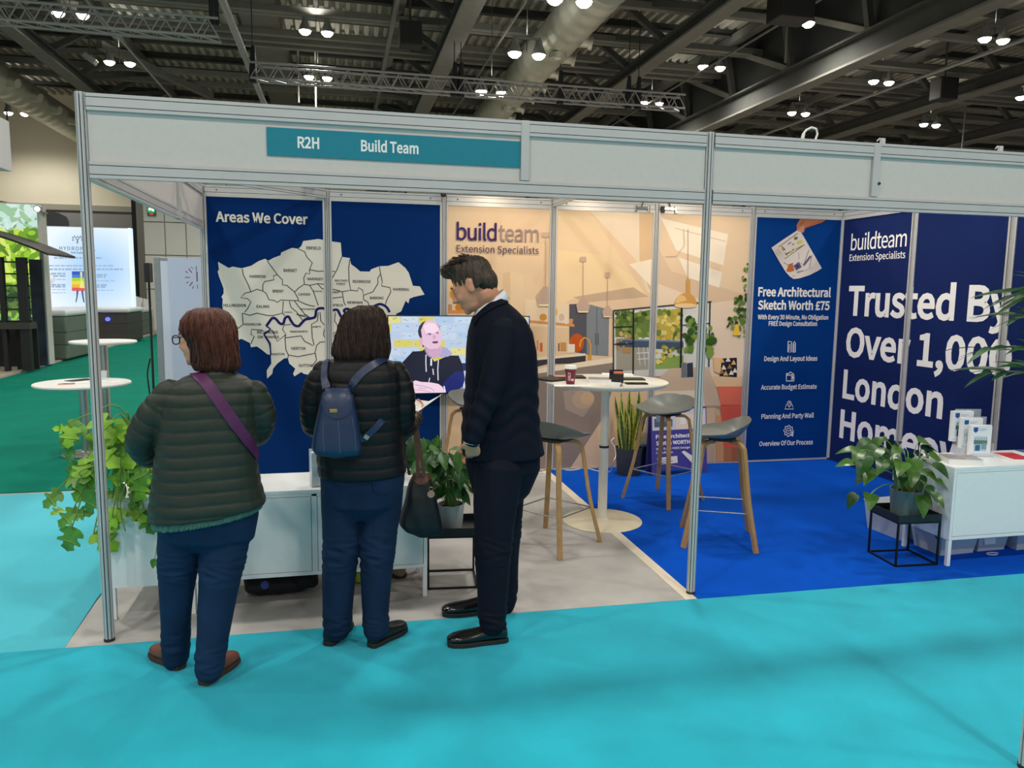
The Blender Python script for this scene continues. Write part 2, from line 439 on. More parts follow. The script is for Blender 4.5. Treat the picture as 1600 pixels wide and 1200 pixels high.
for k in range(9):
    y = 16 + k * 1.8; g = G(); g.cyl((0.44, y, -0.1), (0.75, y - 0.1, -0.2), 0.2, 0.14, 16); g.build('nozzle', M_DUCT, o, smooth=True)

# lighting trusses
def lattice(pxa, pya, pxb, pyb, z, label, size=0.36):
    A = at(pxa, pya, z=z)
    # both ends at the same distance, as the beam runs along the hall
    xb = at(pxb, pyb, y=A.y).x; L = xb - A.x
    o = thing('lighting_truss', label, 'truss', (A.x, A.y, z))
    s = size / 2
    for dy in (-s, s):
        for dz in (-s, s):
            g = G(); g.cyl((0, dy, dz), (L, dy, dz), 0.028, n=8); g.build('chord', M_ALU, o, smooth=True)
    n = int(L / (size * 1.15)); st = L / n; g = G()
    for i in range(n):
        x0 = i * st; xm = x0 + st / 2; x1 = x0 + st
        for dy in (-s, s):
            g.cyl((x0, dy, -s), (xm, dy, s), 0.014, n=6); g.cyl((xm, dy, s), (x1, dy, -s), 0.014, n=6)
        g.cyl((x0, -s, -s), (x1, s, -s), 0.014, n=6)
    g.build('lacing', M_ALU, o)
    return o, L
o, L = lattice(-60, 14, 343, 38, 6.9, 'silver lattice lighting truss at top left corner of the hall')
for xx in (L - 0.15, L - 0.05):
    g = G(); g.bar((xx, 0, 0.1), (xx, 0, ZD - 7.0), 0.09, 0.05); g.build('chain_bag', M_DARKGAP, o)
o, L = lattice(392, 112, 1066, 162, 6.9, 'long silver lattice lighting truss hung above the booth roof')
for xx in (0.05, L * 0.44, L * 0.455, L * 0.69, L * 0.86, L * 0.885):
    g = G(); g.tube([(xx, 0, -0.25), (xx, 0, 0.1), (xx + 0.02, 0, 0.6)], [0.1, 0.09, 0.05], 8); g.tube([(xx, 0, 0.5), (xx, 0, ZD - 6.95)], [0.012, 0.012], 6); g.build('chain_bag', M_DARKGAP, o)
# loudspeakers under the roof
for px, py, s, lab in ((641, 55, 0.55, 'black loudspeaker box hung beside the truss above the name board'), (1475, 140, 0.62, 'black loudspeaker box hung among the roof steel at upper right'),
                  (1236, 2, 0.8, 'black loudspeaker box at the top edge above the twin lamp')):
    p = at(px, py, z=8.0); o = thing('hanging_loudspeaker', lab, 'loudspeaker', p)
    g = G(); g.box((0, 0, 0), (s * 1.0, s * 0.8, s * 1.05)); g.build('cabinet', mat('speaker_black', (18, 18, 20), 0.6), o, bevel=0.03)
    g = G(); g.box((0, -s * 0.41, 0), (s * 0.9, 0.02, s * 0.95)); g.build('grille', mat('speaker_grille', (28, 28, 30), 0.8), o)
    g = G(); g.cyl((0, 0, s / 2), (0, 0, ZD - p.z), 0.03, n=8); g.build('hanger', M_STEELD, o)
p = at(141, 92, z=8.2); o = thing('floodlight', 'pale square floodlight on the roof steel at upper left', 'lamp', p)
g = G(); g.box((0, 0, 0), (0.36, 0.3, 0.16), Matrix.Rotation(0.6, 3, 'Y')); g.build('housing', M_ALU, o, bevel=0.02)
g = G(); g.cyl((0, 0, 0.05), (0, 0, ZD - p.z), 0.02, n=6); g.build('hanger', M_STEELD, o)

# twin high-bay lamps; the ones out of the picture carry on the rows over the aisle and the booth
M_LAMP = mat('lamp_glass', (255, 246, 226), 0.3, var=0, emit=26.0)
M_LHOUS = mat('lamp_housing', (120, 122, 120), 0.5, 0.4)
lamp_data = bpy.data.lights.new('lamp_light', 'SPOT')
lamp_data.energy = LAMP_POWER; lamp_data.color = LAMP_COLOR; lamp_data.spot_size = radians(150); lamp_data.spot_blend = 0.6
lamp_data.shadow_soft_size = 0.28
proto = None
def lamp(p, label, first=[None], group=None):
    if first[0] is None:
        o = thing('high_bay_lamp', label, 'lamp', p); first[0] = o
        for s in (-1, 1):
            g = G(); g.lathe([(0.03, 0.34), (0.07, 0.32), (0.085, 0.22), (0.11, 0.16), (0.165, 0.02), (0.16, 0.0), (0.0, 0.02)], (s * 0.28, 0, 0), 20)
            h = g.build('reflector', M_LHOUS, o, smooth=True)
            g = G(); g.lathe([(0.0, -0.10), (0.08, -0.085), (0.135, -0.035), (0.155, 0.015), (0.0, 0.018)], (s * 0.28, 0, 0), 20); g.build('lamp_glass', M_LAMP, h, smooth=True)
        g = G(); g.bar((-0.32, 0, 0.35), (0.32, 0, 0.35), 0.05, 0.05); g.build('bracket', M_LHOUS, o)
        g = G(); g.cyl((0, 0, 0.0), (0, 0, 1.40), 0.009, n=6); g.build('drop_rod', M_STEELD, o)
        up = bpy.data.lights.new('added_uplight', 'SPOT'); up.energy = UP_POWER; up.color = LAMP_COLOR; up.spot_size = radians(165); up.spot_blend = 0.5; up.shadow_soft_size = 0.06
        lu = bpy.data.objects.new('added_uplight', up); link(lu, o); lu.location = (0, -0.12, 0.42); lu.rotation_euler = (pi, 0, 0)
        lo = bpy.data.objects.new('lamp_light', lamp_data); link(lo, o); lo.location = (0, 0, -0.12)
    else:
        o = copy_tree(first[0]); o.location = p; o['label'] = label
    if group: o['group'] = group
    for ch in o.children:
        if ch.name.startswith('drop_rod'): ch.scale = (1, 1, (ZD - 0.001 - p[2]) / 1.40)
    return o
LAMPS = [
 (187, 98, 'twin roof lamp at upper left, above the left end of the fascia', 8.3), (26, 177, 'twin roof lamp at the left edge just above the cream wall', 8.3),
 (494, 50, 'brightest twin roof lamp high above the name board', 8.3), (497, 121, 'small twin roof lamp just under the left end of the long lattice truss', 8.3),
 (823, 85, 'twin roof lamp beside the silver duct, second pair down the duct', 7.0), (890, 1, 'twin roof lamp at the top edge against the silver duct', 7.0),
 (768, 144, 'small twin roof lamp where the lattice truss crosses the silver duct', 7.0), (1112, 105, 'twin roof lamp left of the dark cladding', 8.45),
 (1247, 35, 'large twin roof lamp in front of the dark cladding, near the top', 8.3), (1018, 161, 'small twin roof lamp at the right end of the long lattice truss', 8.3),
 (1377, 128, 'twin roof lamp right of the heavy girder, middle height', 8.45), (1553, 62, 'twin roof lamp at the upper right corner', 8.3),
 (1248, 177, 'twin roof lamp just above the white hook on the fascia', 8.3), (1453, 195, 'lowest twin roof lamp at right above the fascia', 8.3),
 (1606, 153, 'twin roof lamp cut by the right edge', 8.3), (110, 22, 'twin roof lamp behind the lattice truss at top left', 8.45)]
for px, py, lab, z in LAMPS: lamp(at(px, py, z=z), lab)
for yy in (-10.5, -4.2, 2.2, 9.5):
    for xx in (-8.0, -2.2, 3.6, 9.4):
        lamp((xx, yy, 8.3), 'twin roof lamp over the aisle and booths, above the picture', group='roof lamps above the picture')

# ================================================================== the booth: aluminium frame
HB = 2.516
M_POST = mat('anodised_aluminium', (200, 198, 196), 0.38, 0.2, var=0.03, scale=8)
M_GROOVE = mat('groove_shadow_gap', (52, 56, 62), 0.6, var=0)
M_PANELW = mat('white_panel', (206, 201, 196), 0.6, var=0.02)
M_FOOT = mat('black_foot', (40, 42, 44), 0.6)
def octo(r, z0, z1):
    """eight-sided slotted post section, slots cut in"""
    g = G(); pts = []
    for k in range(8):
        a = pi / 8 + k * pi / 4
        p = Vector((cos(a) * r, sin(a) * r)); q = Vector((cos(a + pi / 4) * r, sin(a + pi / 4) * r)); d = (q - p); nrm = (p + q).normalized()
        e = 0.36
        pts += [p, p + d * e, p + d * e - nrm * r * 0.34, p + d * (1 - e) - nrm * r * 0.34, p + d * (1 - e)]
    g.prism(pts, z1 - z0, Matrix.Translation((0, 0, z0))); return g
def post(x, y, label, z1=HB, r=0.0235):
    o = thing('aluminium_post', label, 'post', (x, y, 0))
    octo(r, 0.012, z1).build('post_profile', M_POST, o)
    g = G(); g.cyl((0, 0, 0.02), (0, 0, z1 - 0.01), r * 0.64, n=8); g.build('groove_core', M_GROOVE, o)
    g = G(); g.lathe([(r * 1.05, 0.0), (r * 1.05, 0.014), (0.0, 0.0145)], n=16); g.build('foot', M_FOOT, o)
    return o
post(0, 0, 'front aluminium post at the left corner of the booth, beside the trailing plant')
post(3, 0, 'front aluminium post between grey floor and blue carpet')
post(0, 3, 'rear corner post left of the map wall')
for i, lab in ((1, 'rear post down the middle of the borough map'), (2, 'rear post between the map wall and the kitchen picture, behind the television'),
               (3, 'rear post with the cross beam, left of the round table'), (4, 'rear post through the garden doors of the kitchen picture'),
               (5, 'rear post between kitchen picture and the sketch offer panel'), (6, 'rear corner post between the sketch offer and the lettered wall')):
    post(i, 3, lab)
for j, lab in ((2, 'side wall post through the letters of Trusted and Over'), (1, 'side wall post behind the palm fronds'), (0, 'front post of the lettered side wall, out of frame')):
    post(6, j, lab)
# post of the next booth, near the camera at the right edge
pf = at(1597, 1200, z=0.0)
o = thing('aluminium_post', 'near aluminium post of the next booth at the bottom right edge', 'post', (pf.x + 0.015, pf.y, 0))
octo(0.025, 0.012, 2.5).build('post_profile', M_POST, o)
g = G(); g.cyl((0, 0, 0.02), (0, 0, 2.49), 0.016, n=8); g.build('groove_core', M_GROOVE, o)
g = G(); g.lathe([(0.026, 0.0), (0.026, 0.014), (0.0, 0.0145)], n=16); g.build('foot', M_FOOT, o)

def rail(p, q, h=0.072, w=0.03):
    """slotted rail from p to q (top edge height given): body, lips and two dark slots"""
    p, q = Vector(p), Vector(q); d = (q - p); L = d.length
    ang = atan2(d.y, d.x)
    A = G(); B = G()
    R = Matrix.Rotation(ang, 4, 'Z'); T = Matrix.Translation(p) @ R
    def add(g, a, b):
        t = G().bb(a, b); g.add([T @ Vector(v) for v in t.v], t.f)
    e = 0.024
    add(A, (e, -w / 2, -h), (L - e, w / 2, -h * 0.80)); add(A, (e, -w / 2, -h * 0.75), (L - e, w / 2, -h * 0.25)); add(A, (e, -w / 2, -h * 0.20), (L - e, w / 2, 0))
    add(B, (e, -w / 2 + 0.004, -h + 0.001), (L - e, w / 2 - 0.004, -0.001))
    return A, B
def add_rail(parent, p, q, name='rail', h=0.072, w=0.03):
    off = parent.location
    A, B = rail(p, q, h, w); a = A.build(name, M_POST, parent, off=off); b = B.build('slot', M_GROOVE, a, off=off); return a
# front fascia boards: top rail, recessed board, bottom rail
def fascia(x0, x1, y, label, dividers):
    o = thing('fascia', label, 'fascia board', (x0, y, 2.15))
    add_rail(o, (x0, y, HB - 0.003), (x1, y, HB - 0.003), 'top_rail'); add_rail(o, (x0, y, 2.222), (x1, y, 2.222), 'bottom_rail')
    xs = [x0] + dividers + [x1]
    for a, b in zip(xs, xs[1:]):
        g = G(); g.bb((a + 0.025, y - 0.002, 2.218), (b - 0.025, y + 0.003, HB - 0.07)); g.build('board', M_PANELW, o, off=o.location)
    for d in dividers:
        g = G(); g.bb((d - 0.021, y - 0.0185, 2.224), (d + 0.021, y + 0.0185, HB - 0.0035)); g.build('divider', M_POST, o, off=o.location, bevel=0.002)
    return o
fas1 = fascia(0, 3, 0, 'white fascia board with the teal name strip over the left booth', [2.0])
fas2 = fascia(3, 6, 0, 'plain white fascia board over the blue carpet, with white hooks on top', [4.0])
p0, p1, p2 = at(416, 198, y=-0.01), at(813, 266, y=-0.01), at(813, 223, y=-0.01)
zs0 = at(416, 242, y=-0.01).z; zs1 = p0.z
o = thing('name_board', 'teal name strip lettered R2H and Build Team on the white fascia', 'sign', (p0.x, -0.005, zs0))
g = G(); g.bb((0, -0.003, 0), (p1.x - p0.x, 0.0015, zs1 - zs0)); g.build('strip', mat('teal_strip', (0, 128, 148), 0.6, var=0.03), o)
pr = Print()
M_PRINT = mat('print_ink', (240, 240, 240), 0.75, var=0, attr=True, spec=0.1)
for t, xa_, xb_ in (('R2H', 465, 499), ('Build Team', 564, 654)):
    a, b = at(xa_, 230, y=-0.01), at(xb_, 237, y=-0.01)
    zb = (at(465, 230, y=-.01).z + at(564, 236, y=-.01).z) / 2; ztp = (at(465, 214, y=-.01).z + at(564, 219, y=-.01).z) / 2
    pr = Print(); pr.text(t, a.x, zb, b.x, ztp, (240, 242, 242), bold=0.012)
    pr.build('lettering', M_PRINT, lambda u, v, h: Vector((u, -0.008 - h, v)), o, off=o.location)

# hooks on top of the fascia, white cable loop
for px, py, lab in ((1379, 222, 'small white clip standing on the fascia above the divider'), (1563, 234, 'small white clip standing on the fascia near the right edge')):
    p = at(px, py, y=0); o = thing('clip', lab, 'clip', (p.x, 0, HB)); g = G()
    g.bb((-0.012, -0.01, -0.004), (0.012, 0.01, 0.028)); g.build('clip_body', M_PANELW, o, bevel=0.003)
    g = G(); g.tube([(0, 0, 0.02), (-0.02, 0, 0.026), (-0.035, 0, 0.012)], 0.004, 8); g.build('wire', M_PANELW, o)
p = at(1252, 212, y=0.026); o = thing('cable_loop', 'white cable hook looping up behind the right fascia', 'hook', (p.x, 0.026, HB))
k = 1 / 300.0
pts = [(0, 0, -0.02), (0.012, 0, 0.03), (0.03, 0, 0.052), (0.06, 0, 0.066), (0.088, 0, 0.06), (0.098, 0, 0.035), (0.085, 0, -0.005), (0.07, 0, -0.03)]
g = G(); g.tube(pts, 0.006, 10); g.build('loop', mat('white_plastic', (232, 232, 226), 0.4), o, smooth=True)
g = G(); g.cyl((0.0, 0, -0.03), (0.014, 0, 0.03), 0.010, 0.009, 10); g.bb((-0.03, -0.015, -0.12), (0.02, 0.0, -0.025)); g.build('clamp', mat('white_plastic', (232, 232, 226)), o)
p = at(1373, 287, y=-0.016); o = thing('cable_hole_plug', 'black round plug at the foot of the right fascia divider', 'plug', (p.x, -0.0185, p.z))
g = G(); g.cyl((0, 0.001, 0), (0, -0.006, 0), 0.009, 0.007, 16); g.build('plug', M_FOOT, o, smooth=True)
# side fascia of the left end
o = thing('fascia', 'plain side fascia running back from the left front post', 'fascia board', (0, 0, 2.15))
add_rail(o, (0, 0, HB - 0.003), (0, 3, HB - 0.003), 'top_rail'); add_rail(o, (0, 0, 2.222), (0, 3, 2.222), 'bottom_rail')
for a, b in ((0, 2), (2, 3)):
    g = G(); g.bb((-0.003, a + 0.025, 2.218), (0.002, b - 0.025, HB - 0.07)); g.build('board', M_PANELW, o, off=o.location)
g = G(); g.bb((-0.02, 1.979, 2.15), (0.02, 2.021, HB - 0.0035)); g.build('divider', M_POST, o, off=o.location, bevel=0.002)
# beams
o = thing('cross_beam', 'diagonal roof beam bracing the rear left corner of the booth', 'beam', (0, 2, 2.44))
add_rail(o, (0.0, 2.0, HB - 0.002), (1.0, 3.0, HB - 0.002), 'rail')
o = thing('cross_beam', 'roof beam from the middle front post back to the kitchen wall', 'beam', (3, 0, 2.44))
add_rail(o, (3, 0, HB - 0.002), (3, 3, HB - 0.002), 'rail')

# ================================================================== printed wall panels
C_NAVY = (0, 44, 104); C_NAVY2 = (20, 38, 92); C_CREAM = (232, 224, 210); C_WHITE = (250, 246, 240)
YP = 2.985                                   # printed face of the back wall
def bk(px, py): p = at(px, py, y=YP - 0.002); return (p.x, p.z)
BM = lambda u, v, h: Vector((u, YP - h, v))
ZT = HB - 0.078
XF = 5.985
def sd(px, py): p = at(px, py, x=XF - 0.002); return (p.y, p.z)
SM = lambda u, v, h: Vector((XF - h, u, v))
def back_panel(i, label, m, zb=0.02):
    o = thing('wall_panel', label, 'wall panel', (i + 0.5, 3.0, 0))
    g = G(); g.bb((i + 0.024, YP, zb), (i + 0.976, 3.012, HB - 0.074)); g.build('sheet', m, o, off=o.location)
    a = add_rail(o, (i, 3.0, HB - 0.004), (i + 1, 3.0, HB - 0.004), 'top_rail')
    g = G()
    g.bb((i + 0.02, YP - 0.008, zb), (i + 0.036, YP + 0.02, HB - 0.075)); g.bb((i + 0.964, YP - 0.008, zb), (i + 0.98, YP + 0.02, HB - 0.075))
    g.bb((i + 0.036, YP - 0.008, HB - 0.096), (i + 0.964, YP + 0.02, HB - 0.0755)); g.bb((i + 0.036, YP - 0.008, 0.006), (i + 0.964, YP + 0.02, 0.022))
    g.build('edge_frame', M_POST, o, off=o.location)
    g = G()
    for xx in (0.12, 0.88): g.cyl((i + xx, 2.986, HB - 0.04), (i + xx, 2.982, HB - 0.04), 0.006, n=10)
    g.build('screw', M_GROOVE, a, off=o.location)
    return o
def side_panel(j, label, m):
    o = thing('wall_panel', label, 'wall panel', (6.0, j + 0.5, 0))
    g = G(); g.bb((XF, j + 0.024, 0.01), (6.012, j + 0.976, HB - 0.074)); g.build('sheet', m, o, off=o.location)
    add_rail(o, (6.0, j, HB - 0.004), (6.0, j + 1, HB - 0.004), 'top_rail')
    g = G()
    g.bb((XF - 0.008, j + 0.02, 0.02), (XF + 0.02, j + 0.036, HB - 0.075)); g.bb((XF - 0.008, j + 0.964, 0.02), (XF + 0.02, j + 0.98, HB - 0.075))
    g.bb((XF - 0.008, j + 0.036, HB - 0.096), (XF + 0.02, j + 0.964, HB - 0.0755)); g.build('edge_frame', M_POST, o, off=o.location)
    return o
M_NAVY = mat('navy_print_vinyl', C_NAVY, 0.8, var=0.03, scale=1.5, spec=0.1)
M_BLUEP = mat('bright_blue_vinyl', (0, 60, 134), 0.8, var=0.03, scale=1.5, spec=0.1)
M_NAVYS = mat('deep_navy_print_vinyl', C_NAVY2, 0.75, var=0.03, scale=1.5, spec=0.12)
M_MURAL = mat('mural_backing', (236, 208, 178), 0.6, var=0.02)
PAN = [back_panel(0, 'navy wall panel headed Areas We Cover with the western half of the borough map', M_NAVY),
       back_panel(1, 'navy wall panel with the eastern half of the borough map, behind the television', M_NAVY),
       back_panel(2, 'kitchen picture wall panel with the purple buildteam logo', M_MURAL),
       back_panel(3, 'kitchen picture wall panel with the pair of pendant lamps', M_MURAL),
       back_panel(4, 'kitchen picture wall panel with gold dome lamp and skylights', M_MURAL),
       back_panel(5, 'blue wall panel offering a Free Architectural Sketch with four icons', M_BLUEP)]
SP = [side_panel(2, 'navy side panel with the white buildteam logo above Trusted', M_NAVYS),
      side_panel(1, 'navy side panel with the words By and 1,000', M_NAVYS),
      side_panel(0, 'navy side panel behind the palm at the right edge', M_NAVYS)]
def clipb(i): return (i + 0.036, i + 0.964, 0.022, HB - 0.096)
def clips(j): return (j + 0.036, j + 0.964, 0.01, HB - 0.096)

# --- the map of boroughs
q = lambda X, Y: bk(300 + X / 3.75, 280 + Y / 3.75)
MP = Print(); INK = (70, 66, 74)
outline = [(152,484),(180,500),(215,520),(240,512),(290,522),(345,508),(390,480),(428,466),(446,478),(480,460),(520,445),(522,430),(585,402),(622,408),(640,392),(652,362),
 (700,356),(740,350),(800,362),(872,372),(878,455),(925,462),(932,498),(962,520),(985,540),(1040,542),(1050,528),(1098,510),(1150,508),(1210,486),(1250,520),(1270,548),(1295,625),(1335,628),(1362,676),(1300,690),(1275,700),(1268,728),(1252,712),(1238,745),(1225,775),(1195,790),
 (1200,830),(1150,860),(1130,900),(1080,930),(1060,985),(1000,1010),(960,1080),(900,1100),(860,1150),(800,1140),(760,1120),(700,1150),(655,1140),(640,1130),(600,1155),(592,1140),(605,1110),(570,1080),(562,1048),(540,1050),(500,1080),(475,1110),(470,1140),(440,1168),(438,1120),(465,1080),(462,1030),(440,1025),(410,1000),(380,980),(345,985),(340,960),(290,935),(265,945),(248,890),(230,850),(215,810),(185,790),(178,740),(180,700),(172,690),(185,670),(185,640),(170,600),(158,570),(150,540),(158,530)]
MP.poly([q(*p) for p in outline], C_CREAM)
lines = [[(295,525),(300,560),(330,620),(345,660)],[(345,660),(380,645),(415,655)],[(345,660),(310,668),(285,695),(325,700),(345,720),(325,760),(308,780)],
 [(415,655),(415,620),(425,600),(480,590),(478,565),(500,560)],[(440,478),(500,560),(530,590),(530,620),(555,622),(600,660),(622,700),(622,712)],
 [(415,655),(435,670),(450,705),(485,712),(500,722),(520,708),(622,712)],[(622,408),(660,425),(672,455),(705,490),(688,530),(690,555),(668,550),(655,580),(658,615),(622,640),(608,655),(600,660)],
 [(688,530),(740,540),(790,538),(838,540)],[(878,455),(850,530),(815,590),(800,640)],[(655,615),(690,622),(735,612),(775,616)],[(690,622),(712,660),(740,740)],[(735,612),(760,640),(800,650)],
 [(925,470),(918,520),(920,600),(930,650),(880,660),(850,650),(800,640)],[(880,660),(890,720),(900,740)],[(930,650),(970,655),(975,635),(1000,650),(1005,680),(1060,660),(1090,610),(1088,580),(1105,555),(1098,510)],
 [(1105,555),(1115,600),(1110,625),(1160,635),(1165,660),(1140,710),(1132,740)],[(1005,680),(1005,705),(1030,720),(1040,745)],
 [(295,785),(340,798),(380,785),(440,798),(470,800),(530,785),(535,715)],[(295,785),(300,850),(250,890)],[(530,785),(545,800)],[(570,715),(580,750),(615,780),(650,830)],
 [(622,712),(660,730),(690,740),(720,745)],[(600,712),(620,740),(660,790),(690,810)],[(415,885),(350,880),(345,910),(365,920),(345,965)],[(435,860),(470,885),(425,910),(460,960),(462,1030)],
 [(470,885),(500,950),(550,910),(530,880),(540,855),(580,850)],[(550,910),(545,930),(550,1000),(565,1030),(562,1048)],[(545,930),(620,920),(640,918),(660,950),(700,970)],
 [(740,780),(735,830),(700,850),(705,930),(715,970),(700,975)],[(750,780),(755,830),(780,860),(770,910),(780,930)],[(730,975),(750,955),(785,952)],[(730,975),(720,1020),(670,1030),(620,1040),(565,1030)],[(722,1020),(730,1060),(700,1100)],
 [(840,780),(835,830),(855,860),(850,895),(830,900),(825,930),(815,940)],[(800,700),(840,695),(880,690)],[(610,790),(640,800),(690,812)]]
for l in lines: MP.line([q(*p) for p in l], 0.0075, INK)
river = [(435,862),(450,840),(470,815),(490,818),(515,845),(535,845),(545,815),(565,805),(580,830),(600,855),(625,860),(645,840),(665,822),(700,815),(722,805),(728,770),(745,757),(775,758),(810,770),(850,765),(865,790),(880,810),(905,805),(900,785),(890,770),(905,760),(925,765),(945,790),(990,780),(1030,760),(1070,742),(1105,732),(1140,750),(1158,780)]
def smooth_line(p, n=5):
    out = []
    for i in range(len(p) - 1):
        a, b, c, d = p[max(i - 1, 0)], p[i], p[i + 1], p[min(i + 2, len(p) - 1)]
        for k in range(n):
            t = k / n
            out.append(tuple(0.5 * (2 * b[j] + (c[j] - a[j]) * t + (2 * a[j] - 5 * b[j] + 4 * c[j] - d[j]) * t * t + (3 * b[j] - a[j] - 3 * c[j] + d[j]) * t ** 3) for j in (0, 1)))
    return out + [p[-1]]
MP.line([q(*p) for p in smooth_line(river)], 0.022, (34, 36, 96))
MP.line([q(*p) for p in smooth_line([(462, 1030), (455, 970), (430, 925), (425, 905), (458, 880), (436, 862)])], 0.012, (34, 36, 96))
TX = [('ENFIELD',670,755,412,395,0),('BARNET',537,615,543,526,0),('HARROW',338,432,578,562,0),('HARINGEY',675,768,592,577,0),('BRENT',473,538,664,648,0),('WALTHAM',836,910,600,588,0),('FOREST',846,900,620,608,0),
 ('REDBRIDGE',942,1047,607,592,0),('HAVERING',1178,1271,653,638,0),('CAMDEN',622,692,681,668,0),('ISLINGTON',714,762,661,653,0),('HACKNEY',792,868,668,656,0),('BARKING',1042,1122,703,688,0),('NEWHAM',911,998,730,715,0),
 ('ENFIELD',806,885,745,731,0),('HILLINGDON',184,316,747,731,0),('EALING',378,453,753,738,0),('WESTMINSTER',634,722,766,757,0),('HAMMERSMITH',540,590,783,776,0),('CHELSEA',622,678,800,793,0),('HOUNSLOW',305,405,857,844,0),('RICHMOND',382,504,905,889,0),('ON THAMES',384,510,932,917,0),
 ('WANDSWORTH',575,676,898,887,0),('LAMBETH',700,755,870,860,0),('MERTON',583,665,999,984,0),('KINGSTON',462,542,1031,1019,0),('SUTTON',625,705,1099,1084,0)]
for t, xa_, xb_, yb_, yt_, _ in TX:
    a, b, c = q(xa_, yb_), q(xb_, yb_), q(xa_, yt_)
    MP.text(t, a[0], (a[1] + b[1]) / 2, b[0], (a[1] + b[1]) / 2 + (c[1] - a[1]), (38, 38, 60), bold=0.008)
a, b, c = bk(337, 344), bk(481, 349), bk(337, 329)
MP.text('Areas We Cover', a[0], (a[1] + b[1]) / 2 - 0.008, b[0], (a[1] + b[1]) / 2 - 0.008 + c[1] - a[1], C_CREAM, bold=0.012)
for i in (0, 1): MP.build('printed_map', M_PRINT, BM, PAN[i], clip=clipb(i), off=PAN[i].location)

# --- the kitchen picture over three panels
kq = lambda X, Y: bk(680 + X / 3.2, 280 + Y / 3.2)
KP = Print()
def kp(col, *pts): KP.poly([kq(*p) for p in pts], col)
def kl(col, w, *pts): KP.line([kq(*p) for p in pts], w / 3.2 / 178.0, col)
def ke(col, X, Y, rx, ry, **k):
    KP.ell(kq(X, Y), rx / 3.2 / 178.0, ry / 3.2 / 178.0, col, **k)
kp((236,202,166), (30,60),(1620,60),(1620,1500),(30,1500))
kp((240,208,168), (590,120),(770,155),(1060,590),(900,575),(690,600),(590,640))
kp((246,214,168), (590,350),(830,380),(980,480),(1060,590),(900,575),(690,600),(590,640))
kp((240,216,188), (770,155),(1100,160),(1100,590),(1060,560),(1000,400))
kp((226,190,150), (1020,165),(1100,165),(1100,600),(1065,540),(1022,400))
kp((250,232,206), (970,425),(1090,398),(1178,612),(1150,606))
kp((206,176,146), (688,590),(990,540),(1068,588),(760,616))
kp((236,206,172), (1108,160),(1620,160),(1620,600),(1180,460),(1108,330))
kp((226,194,162), (1108,330),(1180,460),(1620,600),(1620,640),(1180,620),(1108,520))
kp((250,234,212), (1130,195),(1465,275),(1440,430),(1205,355)); kl((226,200,176),5,(1200,245),(1455,312))
kp((250,234,212), (1215,390),(1435,465),(1420,542),(1262,492))
kp((240,214,186), (1108,520),(1375,620),(1620,590),(1620,1500),(1375,1400),(1108,1000))
kp((242,214,178), (450,600),(670,620),(670,900),(450,900))
# left of the man: hood, gold vases, shelf
kp((228,192,152), (338,472),(376,458),(442,482),(442,680),(338,680)); kp((238,206,168), (376,458),(442,482),(442,680),(376,680))
ke((222,150,50), 92, 575, 20, 26); ke((240,180,70), 84, 545, 12, 14); ke((210,130,50), 125, 640, 26, 22)
kp((226,150,90), (50,655),(180,655),(180,670),(50,670)); kp((200,150,110), (62,625),(84,625),(84,655),(62,655))
# tall cupboards
kp((92,90,98), (670,625),(757,622),(757,875),(670,860)); kp((134,138,142), (757,622),(870,652),(866,885),(757,878)); kl((96,98,104),4,(808,640),(808,880)); kl((70,72,80),4,(802,770),(802,830)); kl((70,72,80),4,(815,770),(815,830))
# splash-back, shelf and things on it
kp((236,200,158), (478,735),(670,745),(670,880),(478,890)); kp((222,152,88), (472,705),(696,725),(696,738),(472,718))
ke((232,176,70), 600, 665, 12, 22); ke((232,176,70), 598, 640, 7, 9); ke((238,222,198), 632, 690, 26, 30); ke((220,190,160), 632, 690, 16, 20); kp((238,222,198),(645,690),(662,690),(660,724),(648,724)); kp((216,150,110),(668,697),(690,699),(686,724),(672,723)); ke((210,150,80), 540, 690, 20, 18)
for X, Y, w, h, c in ((512,830,8,50,(222,150,80)),(530,840,14,44,(214,110,70)),(600,835,10,54,(226,196,160)),(618,840,6,40,(90,60,50)),(640,838,30,44,(206,150,90)),(680,845,34,44,(244,226,200))):
    kp(c, (X-w/2,Y-h/2),(X+w/2,Y-h/2),(X+w/2,Y+h/2),(X-w/2,Y+h/2))
ke((206,92,38), 708, 818, 40, 50); kl((176,70,24),2,(690,780),(700,865)); kp((244,226,200),(664,825),(698,825),(698,865),(664,865))
kp((244,224,196), (478,893),(750,870),(752,882),(478,908)); kp((70,66,70), (478,908),(752,882),(752,920),(560,925),(478,945))
kl((222,160,70),9,(776,905),(777,830),(766,800),(745,792),(728,808),(722,838)); kp((222,160,70),(762,880),(782,880),(782,905),(762,905))
# island and floor
kp((232,196,160), (440,1500),(720,1180),(960,985),(1620,985),(1620,1500))
kp((152,134,122), (440,965),(972,900),(948,975),(900,1010),(840,1190),(640,1500),(440,1500))
kp((176,156,142), (640,1060),(760,1040),(790,1120),(740,1190),(650,1150)); ke((196,166,140), 740, 1100, 62, 52); ke((214,176,140), 760, 1095, 40, 34)
kp((248,226,196), (440,958),(955,880),(974,889),(974,905),(440,982))
kp((226,196,160), (945,893),(974,893),(974,978),(945,968)); kl((120,104,96),14,(840,1060),(860,1200),(850,1300))
